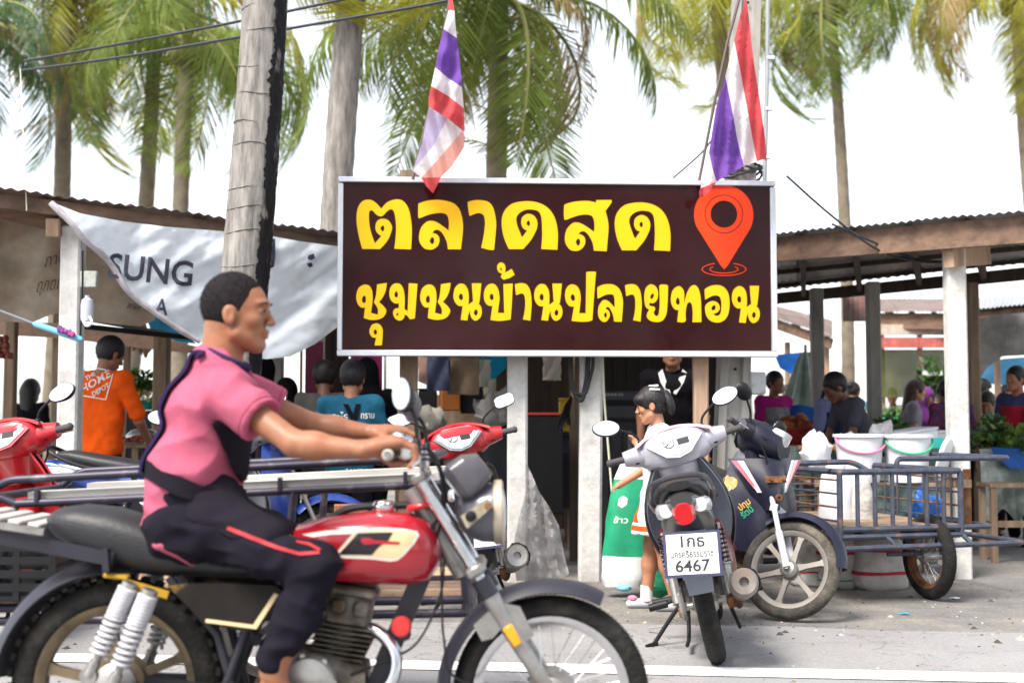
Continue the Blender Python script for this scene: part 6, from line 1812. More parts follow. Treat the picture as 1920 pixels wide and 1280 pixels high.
# sacks under the cage sidecar
m_sackw = mat('woven_sack', (.52, .50, .48), .8, var=.16, scale=12, bump=1.0, bscale=20, col2=(.36, .34, .33), amount=.4, scale2=6)
m_strr = mat('sack_red', (.42, .02, .04), .7, var=.1); m_strg = mat('sack_green', (.01, .24, .13), .7, var=.12)
sack('bulging white woven sack with two red stripes under the cage sidecar', 1650, 1103, 8.55, .36, .36, m_sackw, ((.28, .34, m_strr), (.70, .75, m_strr)), 3)
sack('white woven sack with a red band between the navy scooter wheel and the striped sack', 1572, 1100, 8.62, .28, .40, m_sackw, ((.55, .6, m_strr), (.12, .15, m_strg)), 5)
sack('grey white sack slumped behind the navy scooter front wheel', 1525, 1095, 8.7, .30, .30, m_sackw, ((.3, .34, m_strr),), 8)
o, pt_ = sack('white paper sack with a blue mark standing inside the cage sidecar', 1568, 985, 8.35, .22, .36, mat('paper_white', (.70, .71, .74), .7, var=.05), (), 11)
sack('grey sack standing inside the cage sidecar', 1612, 985, 8.35, .17, .33, m_sackw, (), 12)
crumple('plastic_bag', 'blue plastic bag inside the cage sidecar', 'bag', 1738, 975, 8.5, .2, .2, m_pblue, 21)
# green and white rice bag by the girl
o, pt_ = sack('green and white rice bag standing between the concrete post and the girl', 1168, 1098, 8.15, .27, .80, mat('rice_bag_white', (.70, .71, .70), .6, var=.08, bump=.4, bscale=12), ((.24, .84, mat('rice_bag_green', (.015, .30, .15), .5, var=.12, scale=6, bump=.3, bscale=12)),), 14, lean=.10, mouth=False, dp=.5)
def on_bag(x, y, t0, a0): 
    a = a0 + x / .14; return pt_(t0 + y / .80, 1.03, a)
hexo = [(.035 * math.cos(R(60 * k + 30)), .04 * math.sin(R(60 * k + 30))) for k in range(6)]
mb = MB(); mb.add([on_bag(x, y, .66, 4.3) for x, y in hexo], [tuple(range(6))]); mb.build('emblem', mat('white_print2', (.75, .75, .72), .6), o, None)
wrap_text('lettering', 'ข้าว', .05, lambda x, y: on_bag(-.045 + x, y, .50, 4.3), mat('white_print2', (.75, .75, .72), .6), o, True, .09)
crumple('plastic_bag', 'green plastic bag beside the silver scooter footrest', 'bag', 1232, 1118, 7.9, .16, .16, mat('green_bag', (.01, .22, .10), .5), 31)
crumple('paper_cup', 'scrap of pale blue wrapper at the foot of the rice bag', 'litter', 1172, 1108, 7.95, .10, .05, mat('wrapper_blue', (.18, .48, .68), .5), 33)
# translucent plastic sheet hung by the post
o = thing('plastic_sheet', 'translucent grey plastic sheet hanging beside the concrete post', 'plastic sheet', P(1015, 880, 8.6))
m_film = mat('plastic_film', (.58, .57, .58), .25, var=.2, scale=9, transl=.35, bump=.7, bscale=22, alpha=.72, spec=.7)
sheet_px('film', [([(986, 866), (998, 890), (1010, 920), (1030, 950), (1048, 985), (1058, 1040), (1067, 1075), (1050, 1086), (1010, 1090), (968, 1088), (962, 1040), (966, 1000), (976, 960), (986, 920)], 0)], lambda x, y: 8.55 + .06 * math.sin((x - 985) * (.30 - .0006 * (y - 866))) - .0009 * (y - 870) + .05 * noise.noise(V(x * .05, y * .03, 3)) + .02 * noise.noise(V(x * .13, y * .09, 5)), [m_film], o, 8)
# goods between the posts of the centre stall
tC, zC = table('cluttered dark table inside the centre stall', 790, 1080, 800, 11.2, .7, m_woodd, cloth=mat('gap_shade_brown2', (.02, .022, .03), .8))
boxy('storage_bin', 'large black bin with a red lid beside the concrete post', 'bin', 1013, 960, 9.9, .32, .34, .74, m_blackpl, 4, mat('red_lid', (.36, .03, .02), .5))
o = thing('broom', 'black bristle broom hanging head up beside the post with the hose', 'broom', P(1066, 760, 9.5))
mb = MB(); r_ = random.Random(5)
for k in range(70): mb.tube([V(.03, 0, .09), V(.0 + r_.uniform(-.03, .02), r_.uniform(-.03, .03), .0), V(-.03 + r_.uniform(-.06, .05), r_.uniform(-.05, .05), -.13 + r_.uniform(-.05, .04))], .0022, 3)
tag(mb.build('bristles', m_blackpl, o), kind='stuff')
mb = MB(); mb.tube([(.03, 0, .06), (.045, .02, .5)], .012, 8); mb.build('stick', m_wood, o)
for k, (x, y, w_, h_, cm, lb) in enumerate(((822, 695, .18, .32, mat('navy_card', (.03, .04, .09), .5), 'navy blue card hanging from the stall roof'), (868, 705, .26, .30, mat('brown_paper', (.24, .17, .11), .8), 'brown paper bag hanging from the stall roof'),
                                           (1035, 690, .14, .20, mat('clear_wrap', (.55, .50, .42), .4), 'clear wrapped goods hanging between the two concrete posts'), (905, 700, .12, .22, mat('pale_wrap', (.62, .64, .56), .5), 'pale wrapper hanging beside the bright blue cloth'))):
    c = P(x, y, 10.4 + .1 * k); o = thing('hanging_packet', lb, 'packet', c)
    g_ = [[V(-w_ / 2 + w_ * i / 6, .02 * math.sin(i * 1.3 + j + k), h_ / 2 - h_ * j / 6) for i in range(7)] for j in range(7)]
    mb = MB(); mb.shell(g_, .025); mb.build('wrap', cm, o, 50)
    mb = MB(); mb.tube([V(0, 0, h_ / 2), V(0, 0, h_ / 2 + .4)], .003, 5); mb.build('string', m_woodl, o)
o = thing('tarpaulin', 'bright blue cloth corner hanging under the sign', 'tarpaulin', P(915, 690, 12))
sheet_px('sheet', [([(885, 672), (950, 668), (948, 690), (925, 712), (905, 700), (888, 684)], 0)], lambda x, y: 12 + wr(x, y, 9) * .5, [mat('cyan_cloth', (.01, .36, .62), .6, transl=.5)], o, 8)
o = thing('tarpaulin', 'dusty pink cloth spread behind the hanging packets', 'tarpaulin', P(840, 700, 11.6))
sheet_px('sheet', [([(784, 668), (850, 672), (900, 690), (885, 722), (850, 728), (800, 722), (784, 715)], 0)], lambda x, y: 11.6 + wr(x, y, 12) * .8, [mat('dusty_pink', (.38, .24, .21), .8, var=.15)], o, 10)
boxy('storage_bin', 'small orange brown bin on the cluttered table', 'bin', 843, 770, 11.3, .17, .17, .20, mat('orange_brown', (.34, .11, .02), .5), 10)
boxy('storage_bin', 'dark bin beside the orange brown one on the cluttered table', 'bin', 885, 775, 11.4, .2, .2, .22, m_blackpl, 0)
boxy('storage_bin', 'black box at the left end of the cluttered table', 'bin', 802, 775, 11.4, .16, .2, .20, m_blackpl, 0)
crumple('cloth_bundle', 'pale cloth bundle heaped on the left of the cluttered table', 'cloth', 808, 812, 10.9, .26, .22, mat('pale_cloth', (.42, .40, .36), .9), 41)
crumple('cloth_bundle', 'grey cloth bundle heaped by the concrete post', 'cloth', 925, 800, 10.6, .3, .3, mat('grey_cloth', (.36, .35, .34), .9), 43)
boxy('carton', 'yellow packet carton on the ledge between the concrete posts', 'carton', 1062, 810, 10.6, .12, .1, .26, mat('yellow_pack', (.62, .40, .03), .5, var=.3, scale=18), 5)
boxy('carton', 'dark carton under the yellow packets between the concrete posts', 'carton', 1056, 850, 10.5, .17, .2, .14, m_navyp, 5)
for k, (px, py) in enumerate(((660, 965), (663, 948), (658, 931), (682, 965), (700, 948))):
    c = P(px, py + 8, 7.9); o = tag(MB().box((0, 0, .03), (.20 - .02 * (k % 2), .10, .055), bev=.004).build('brick', mat('brick_red', (.33, .13, .08), .9, var=.2, scale=20, bump=.4), None, 25), ['brick at the bottom left of the small pile behind the sidecar', 'middle brick on the left of the small pile behind the sidecar', 'top brick of the small pile behind the sidecar', 'brick at the bottom right of the small pile behind the sidecar', 'upper right brick of the small pile behind the sidecar'][k], 'brick', 'bricks behind the sidecar')
    o.location = V(c.x, 7.9, .0 + (.06 * (2 if k == 2 else 1 if k in (1, 4) else 0)) + .42)
    o.rotation_euler = (0, 0, .1 * k)
o = thing('low_bench', 'low plank bench under the brick pile behind the sidecar', 'bench', V(P(680, 785, 7.9).x, 7.9, 0))
mb = MB(); mb.box((0, 0, .405), (.8, .3, .03)); mb.build('seat', m_wood, o, 25)
for sx in (-.35, .35):
    mb = MB(); mb.box((sx, 0, .195), (.05, .26, .39)); mb.build('leg', m_wood, o, 25)

# left stall goods
tL, zTL = table('wooden stall table in front of the orange shirt man', 196, 300, 832, 9.9, .7, m_wood)
heap('dried_chillies', 'heap of red brown dried goods on the stall table', 'food', 262, 828, 10.0, .34, .3, .05, [mat('chilli', (.30, .05, .02), .6, var=.4)], 90, .03, 3, False)
o = thing('pot_lid', 'domed aluminium pot lid on the stall table', 'lid', P(268, 824, 10.2)); mb = MB(); mb.lathe([(.14, 0), (.13, .04), (.09, .075), (.03, .09), (.02, .11), (0, .112)], (0, 0, 0), (0, 0, 1), 26); mb.build('dome', mat('aluminium', (.6, .6, .62), .35, .8), o, 50)
tV, zV = table('back stall table with a basket of flowers and greens at the left', 240, 292, 770, 12.4, .6, m_woodd, cloth=mat('gap_shade_brown3', (.03, .03, .035), .8))
basket('teal woven basket holding flowers and cabbages', 266, 768, 12.5, .16, .10, m_pteal)
heap('cabbages', 'round green cabbages piled in the teal basket', 'vegetable', 264, 738, 12.5, .30, .28, .22, [G1, G2, G3], 160, .09, 6)
heap('flowers', 'yellow and lilac flowers in front of the cabbages', 'flowers', 262, 752, 12.3, .32, .2, .10, [mat('fl_yellow', (.6, .5, .08), .6), mat('fl_lilac', (.45, .3, .5), .6), G2], 110, .05, 7)
o = thing('produce_crate', 'blue slatted plastic crate on the ground behind the red scooter', 'crate', P(72, 900, 8.2)); o.location.z = .55
for j in range(5):
    for cx, cy, sx, sy in ((0, -.16, .44, .012), (0, .16, .44, .012), (-.22, 0, .012, .32), (.22, 0, .012, .32)):
        mb = MB(); mb.box((cx, cy, .03 + j * .055), (sx, sy, .032)); mb.build('slat', mat('crate_blue', (.07, .16, .40), .5), o, 25)
mb = MB()
for x_ in (-.2, -.1, 0, .1, .2):
    for y_ in (-.155, .155): mb.box((x_, y_, .14), (.02, .014, .28))
mb.build('crate_rib', mat('crate_blue', (.07, .16, .40), .5), o, 25)['kind'] = 'stuff'
table('rough stand holding the blue crate', 40, 112, 916, 8.0, .45, m_wood, 'low_stand')
heap('hanging_shallots', 'bunch of dark red shallots hanging at the left edge', 'vegetable', 4, 672, 10.5, .14, .14, .22, [mat('shallot', (.22, .05, .035), .5, var=.3)], 60, .05, 9, False)
for k, (x, y) in enumerate(((256, 640), (268, 645), (248, 632), (278, 636))):
    c = P(x, y, 12.9); mb = MB(); mb.tube(smooth_path([V(0, 0, .22), V(.02 * k, 0, .05), V(.05 - .02 * k, 0, -.14)], 4), [.02, .03, .034, .036, .036, .034, .03, .026, .012][:9], 7)
    o = mb.build('dried_leaf_bundle', m_woodl, None, 50); o.location = c; tag(o, ['first', 'second', 'third', 'fourth'][k] + ' of four dried leaf bundles hanging behind the orange shirt man', 'bundle', 'dried bundles under the left shelter')

# ---------------------------------------------------------------- far right market
shF, bF = shelter('market_shelter', 'far stall with a corrugated roof edge between the grey post and the white post', P(1628, 584, 17.5), P(1800, 584, 17.0), P(1600, 560, 22), P(1800, 560, 22), 3, 5, .22, m_tin)
for px, d, w in ((1655, 18, 10), (1727, 17.6, 9), (1790, 17.4, 9)): shelter_post(shF, bF, px, d, w, 2.5, m_woodl)
shG, bG = shelter('market_shelter', 'stall with a wavy tin roof edge at the far right', P(1812, 580, 13.6), P(1990, 566, 12.6), P(1812, 560, 17), P(2000, 550, 16), 3, 4, .20, m_tin2)
for px, d, w in ((1872, 15, 10), (1960, 13, 14)): shelter_post(shG, bG, px, d, w, 2.3, m_woodl)
shH, bH = shelter('market_shelter', 'brown tin roof sloping down behind the right end of the sign', P(1440, 590, 18), P(1560, 632, 17), P(1400, 560, 22), P(1560, 600, 22), 3, 3, .14, m_tin)
for px, d, w in ((1478, 18, 10), (1552, 17.3, 9)): shelter_post(shH, bH, px, d, w, 2.2, m_woodl)
o = thing('bamboo_blind', 'olive green bamboo blind hanging in the far stall', 'blind', P(1700, 745, 17.9)); a, c = P(1648, 745, 17.9), P(1792, 655, 17.9)
for k in range(22):
    mb = MB(); mb.box(((a.x + c.x) / 2 - o.location.x, .004 * (k % 2), (c.z - a.z) * (k + .5) / 22), (c.x - a.x, .012, (c.z - a.z) / 22 * .94)); mb.build('slat', mat('olive_blind', (.13, .14, .045), .8, var=.2, scale=4), o, 25)
wall_px('hanging_board', 'faded red and olive board hanging from the right shelter roof', 1582, 1626, 535, 602, 13.4, mat('faded_board', (.28, .22, .19), .8, var=.15, col2=(.30, .08, .09), amount=.45, scale2=5), 'board', 5)
wall_px('hanging_board', 'pink red awning strip in the far stall above the olive blind', 1655, 1790, 632, 652, 17.2, mat('awning_red', (.45, .12, .10), .7, var=.2), 'awning', 4)
wall_px('hanging_board', 'cream awning board in the far stall under its roof edge', 1650, 1795, 608, 628, 17.3, mat('cream_board', (.50, .42, .34), .8, var=.2), 'awning', 5)
um = thing('parasol', 'closed pale green parasol standing beside the grey post', 'parasol', V(P(1512, 785, 13.6).x, 13.6, 0))
z0_, z1_ = P(1512, 775, 13.6).z, P(1512, 660, 13.6).z
mb = MB(); rings = []
for t in [i / 10 for i in range(11)]:
    rr = .22 * (1 - t) ** .6 * (.55 + .45 * (1 - t)) + .04; rings.append([V(math.cos(a) * rr * (1 + .22 * math.cos(8 * a)), math.sin(a) * rr * (1 + .22 * math.cos(8 * a)), z0_ + (z1_ - z0_) * t) for a in [k * 6.283 / 40 for k in range(40)]])
mb.loft(rings); mb.build('canopy', mat('parasol_green', (.30, .42, .33), .7, var=.15, col2=(.55, .60, .56), amount=.45, scale2=6), um, 60)
mb = MB(); mb.tube([(0, 0, 0), (0, 0, z1_ + .08)], .018, 8); mb.lathe([(.2, 0), (.2, .05), (.03, .07)], (0, 0, 0), (0, 0, 1), 18); mb.build('pole', m_steel, um)
def tarp(label, poly, d, m, sd=1, ml=14):
    cx = sum(p[0] for p in poly) / len(poly); cy = sum(p[1] for p in poly) / len(poly)
    o = thing('tarpaulin', label, 'tarpaulin', P(cx, cy, d)); sheet_px('sheet', [(poly, 0)], lambda x, y: d + wr(x, y, sd) * 1.6, [m], o, ml)
m_blue = mat('tarp_royal', (.015, .12, .46), .6, var=.15, transl=.4)
tarp('royal blue tarpaulin behind the lower right corner of the sign', [(1452, 665), (1500, 660), (1545, 668), (1520, 690), (1488, 704), (1462, 690)], 16, m_blue, 21)
tarp('royal blue sheet hanging on the stall front beside the grey post', [(1448, 765), (1500, 758), (1532, 765), (1535, 815), (1500, 832), (1462, 820)], 12.6, m_blue, 22)
tarp('light blue awning glimpsed at the far right edge', [(1835, 690), (1880, 672), (1930, 668), (1930, 715), (1880, 722), (1840, 718)], 17, mat('awning_light_blue', (.10, .34, .58), .7, transl=.4), 23)
tarp('grey crumpled tarpaulin hanging under the far right roof', [(1822, 600), (1870, 590), (1935, 585), (1935, 665), (1880, 668), (1850, 690), (1832, 720), (1824, 680)], 12.3, mat('tarp_grey', (.25, .24, .23), .8, var=.2), 24)
tarp('pale tarpaulin streamer tied across the far stall', [(1728, 690), (1760, 698), (1790, 680), (1795, 688), (1762, 706), (1728, 702)], 16.5, mat('thin_white_plastic', (.74, .75, .78), .45), 25)
tW, zW = table('vegetable table draped in green and silver plastic at the right edge', 1838, 2010, 842, 10.6, .9, m_wood, cloth=mat('plastic_drape', (.12, .16, .13), .35, var=.3, scale=4, col2=(.34, .36, .33), amount=.45, scale2=4))
tarp('blue plastic cover over the corner of the vegetable table', [(1858, 838), (1930, 842), (1935, 880), (1895, 878), (1862, 852)], 10.5, m_blue, 26)
heap('leafy_greens', 'pile of dark leafy greens on the left of the vegetable table', 'vegetable', 1868, 840, 10.8, .5, .5, .26, [G1, G3, G2], 260, .10, 11)
heap('leafy_greens', 'pile of bright leafy greens at the picture edge of the vegetable table', 'vegetable', 1912, 846, 10.7, .5, .4, .20, [G1, G2], 200, .10, 12)
heap('potted_plant', 'leafy plant hanging in the far stall beside the blind', 'plant', 1746, 745, 16.5, .5, .4, .55, [G1, G3], 160, .12, 13)
heap('leafy_greens', 'small bunch of greens on the table by the long haired woman', 'vegetable', 1668, 812, 12.0, .3, .3, .18, [G1, G2], 90, .08, 14)
o = thing('stool', 'wooden stall trestle at the right edge below the vegetable table', 'trestle', V(P(1905, 785, 10.2).x, 10.2, 0))
mb = MB(); mb.box((0, 0, .60), (.55, .3, .03)); mb.build('top', m_wood, o, 25)
for sx in (-.24, .24):
    for sy in (-.12, .12):
        mb = MB(); mb.box((sx, sy, .29), (.045, .045, .58)); mb.build('leg', m_wood, o, 25)
mb = MB(); mb.box((0, -.12, .3), (.44, .03, .05)); mb.build('rail', m_wood, o, 25)

# more stalls and goods far back under the right hand roofs
fr = random.Random(19)
GOODS = [('tub', mat('tub_blue', (.03, .14, .40), .5)), ('tub', mat('tub_red', (.42, .03, .03), .5)), ('tub', mat('tub_white', (.66, .66, .68), .5)), ('tub', mat('tub_green', (.04, .28, .12), .5)), ('tub', mat('tub_yellow', (.60, .42, .05), .5))]
SPOT = [(1462, 826, 13.6), (1492, 832, 12.2), (1600, 800, 15.5), (1672, 806, 15.8), (1692, 800, 17.0), (1742, 806, 15.2), (1776, 804, 16.4), (1832, 812, 14.4), (1846, 800, 16.8), (1888, 800, 15.6), (1512, 812, 16.5), (1578, 808, 14.6)]
NM = ['behind the power pole', 'by the parasol foot', 'beyond the bending man', 'left of the long haired woman', 'under the olive blind', 'beside the red shirt child', 'left of the white post', 'just right of the white post', 'far behind the crouching person', 'behind the red apron vendor', 'under the closed parasol', 'between the two grey posts']
CN = ['blue', 'red', 'white', 'green', 'yellow']
for k, (px, py, d) in enumerate(SPOT):
    g_, m_ = GOODS[k % 5]; z_ = P(px, py, d).z
    o = bucket('%s tub of goods on a stall stand %s' % (CN[k % 5], NM[k]), px, py, d, .15, .21, .16, m_, None, 'goods_tub'); o['category'] = 'tub'
    heap('produce_pile', 'produce heaped in the %s tub %s' % (CN[k % 5], NM[k]), 'produce', px, py, d - .0, .36, .36, .13, [(G1, G2), (mat('fruit_orange', (.55, .20, .03), .5), mat('chilli', (.30, .05, .02), .6)), (mat('pale_cloth', (.42, .40, .36), .9), G2), (G3, G1), (mat('fruit_orange', (.55, .20, .03), .5), G2)][k % 5], 60, .09, 30 + k, k % 2 == 0, z_ + .13)
    t_ = thing('stall_stand', 'plain wooden stand under the %s tub %s' % (CN[k % 5], NM[k]), 'stand', V(P(px, 785, d).x, d, 0))
    mb = MB(); mb.box((0, 0, z_ - .02), (.75, .5, .03)); mb.build('top', m_wood, t_, 25)
    mb = MB(); mb.box((0, -.22, (z_ - .04) * .5), (.70, .02, (z_ - .04) * .98)); mb.build('front_board', m_woodd, t_, 25)
    for sx in (-.34, .34):
        mb = MB(); mb.box((sx, .2, (z_ - .04) / 2), (.05, .05, z_ - .04)); mb.build('leg', m_wood, t_, 25)
# ================================================================ people
def skinmat(name, c): return mat(name, c, .5, var=.09, scale=26, bump=.12, bscale=140, spec=.45, rvar=.1, col2=(c[0] * 1.12, c[1] * .86, c[2] * .8), amount=.42, scale2=9, edge=.2)
m_skin = skinmat('skin_warm', (.29, .13, .072)); m_skin2 = skinmat('skin_tan', (.27, .13, .075)); m_skind = skinmat('skin_deep', (.17, .085, .055)); m_skinl = skinmat('skin_light', (.50, .29, .19))
m_hair = mat('black_hair', (.012, .010, .012), .5, var=.3, scale=60, bump=.5, bscale=120, stretch=(1, 1, .3))
m_buzz = mat('cropped_hair', (.013, .010, .012), .8, spec=.2, var=.35, scale=70, bump=.6, bscale=180)
def cloth(name, c, **k): return mat('cloth_' + name, c, .9, spec=.12, var=k.pop('var', .08), scale=k.pop('scale', 6), bump=k.pop('bump', .25), bscale=k.pop('bscale', 14), **k)
m_eye = mat('eye_dark', (.015, .010, .010), .2); m_brow = mat('brow_dark', (.03, .02, .018), .7); m_lip = mat('lip', (.30, .10, .075), .5)
def rot3(pitch=0, yaw=0, roll=0):
    return Matrix.Rotation(R(yaw), 3, 'Z') @ Matrix.Rotation(R(pitch), 3, 'Y') @ Matrix.Rotation(R(roll), 3, 'X')
def head_into(B, hc, M, s=1.0, k=.018):
    """skull, jaw, nose, lips, brow, ears; x forward"""
    hc = Vector(hc)
    q = lambda x, y, z: hc + M @ (V(x, y, z) * s)
    E = lambda c, r, kk=k, sub=False, pm=None: B.ell(q(*c), [a * s for a in r], kk * s, sub, (M @ pm) if pm is not None else M)
    E((-.014, 0, .022), (.094, .076, .096)); E((.020, 0, .012), (.070, .064, .078))
    E((.034, 0, -.050), (.052, .053, .066)); E((.066, 0, -.098), (.022, .024, .018), .02)
    B.cone(q(.015, .05, -.065), q(.066, .014, -.098), .022 * s, .018 * s, .02 * s); B.cone(q(.015, -.05, -.065), q(.066, -.014, -.098), .022 * s, .018 * s, .02 * s)
    E((.076, 0, .030), (.020, .050, .012), .012)                      # brow ridge
    B.cone(q(.086, 0, .012), q(.108, 0, -.026), .007 * s, .0105 * s, .010 * s)
    for y in (-1, 1):
        E((.099, y * .011, -.030), (.010, .008, .008), .006); E((.056, y * .040, -.022), (.026, .020, .020), .02)
        E((.091, y * .031, .008), (.014, .017, .011), .010, True)
        E((.078, y * .030, .006), (.013, .014, .0125), .004)
        E((-.006, y * .076, -.014), (.020, .010, .032), .006, False, Matrix.Rotation(R(-12), 3, 'Y')); E((.000, y * .086, -.010), (.009, .006, .018), .004, True)
    E((.089, 0, -.055), (.012, .022, .007), .008); E((.087, 0, -.068), (.012, .019, .008), .008)
    B.cone(q(.100, -.02, -.0612), q(.100, .02, -.0612), .0028 * s, .0028 * s, .003 * s, True)
    return q
def face_bits(root, q, M, s, only=None):
    for y in ((-1, 1) if only is None else (only,)):
        mb = MB(); mb.ell(q(.0885, y * .031, .0065), (.0045 * s, .009 * s, .0055 * s), M, 10); mb.build('eye', m_eye, root)
        mb = MB(); mb.tube([q(.090, y * .012, .026), q(.094, y * .030, .032), q(.080, y * .050, .026)], [.003 * s, .0042 * s, .002 * s], 6); mb.build('eyebrow', m_brow, root)
def hair_mesh(root, hc, M, s, style, m, res, k=.012):
    hc = Vector(hc); q = lambda x, y, z: hc + M @ (V(x, y, z) * s)
    R_ = .2 * s if style in ('short', 'buzz', 'fringe', 'cap') else .55 * s
    B = Blob(hc - V(R_, R_, R_ if style in ('short', 'buzz', 'fringe', 'cap') else .62 * s), hc + V(R_, R_, .2 * s), res)
    E = lambda c, r, sub=False, kk=k: B.ell(q(*c), [a * s for a in r], kk * s, sub, M)
    if style == 'hijab':
        E((-.008, 0, .012), (.116, .100, .128)); B.cone(q(-.02, 0, -.10), q(-.02, 0, -.27), .085 * s, .17 * s, .06 * s, flat=(M @ V(0, 1, 0), 1.25)); E((.125, 0, -.018), (.06, .052, .075), True, .01)
        B.plane(q(0, 0, -.40), M @ V(0, 0, -1))
    else:
        g = .002 if style == 'buzz' else .012
        E((-.018, 0, .026), (.096 + g, .079 + g, .097 + g))
        if style == 'fringe': E((.055, 0, .052), (.055, .074, .045))
        if style == 'long': B.cone(q(-.06, 0, -.02), q(-.085, 0, -.38), .082 * s, .05 * s, .04 * s, flat=(M @ V(0, 1, 0), 1.2)); E((-.01, 0, .0), (.10, .09, .10))
        if style == 'bun': E((-.11, 0, .07), (.05, .05, .05))
        if style == 'tail': B.cone(q(-.11, 0, .03), q(-.15, 0, -.14), .032 * s, .018 * s, .02 * s)
        if style == 'cap': E((.0, 0, .06), (.115, .09, .075)); B.cone(q(.07, -.03, .045), q(.15, 0, .035), .02 * s, .012 * s, .02 * s, flat=(M @ V(0, 1, 0), 2.5))
        fr = .010 if style == 'fringe' else .045
        E((.105, 0, -.052 + fr - .03), (.075, .10, .085), True, .008)      # face opening
        for y in (-1, 1): E((.030, y * .09, -.075), (.058, .05, .062), True, .006); E((.000, y * .095, -.012), (.026, .03, .036), True, .004)
        if style not in ('long',): B.ell(q(.03, 0, -.14), [.14 * s, .12 * s, .075 * s], .01 * s, True, M)
        if style == 'buzz':
            for y in (-1, 1): E((.085, y * .052, .062), (.035, .026, .035), True, .006)
    o = B.mesh('hair', m, root)
    # loose strands break up the outline
    L = {'buzz': .0038, 'hijab': 0}.get(style, .016) * s
    if L and res < .012:
        r = random.Random(int(hc.x * 1000) + len(style)); vs_, fs_ = [], []; V_ = o.data.vertices
        down = M @ V(-.5, 0, -1)
        for _ in range(2600 if style == 'buzz' else 900):
            v = V_[r.randrange(len(V_))]; n_ = v.normal; d = (n_ * (1 if style == 'buzz' else .35) + down * (.25 if style == 'buzz' else .8) + V(r.uniform(-.4, .4), r.uniform(-.4, .4), r.uniform(-.4, .4))).normalized()
            w = d.cross(n_ + V(.01, .02, 0)).normalized() * .0011; k0 = len(vs_); vs_ += [v.co - w, v.co + w, v.co + d * L * r.uniform(.5, 1.5)]; fs_.append((k0, k0 + 1, k0 + 2))
        me = bpy.data.meshes.new('hair_strands'); me.from_pydata([tuple(p) for p in vs_], [], fs_); me.update()
        tag(link_mesh('hair_strands', me, m, root, None), kind='stuff')
    return o

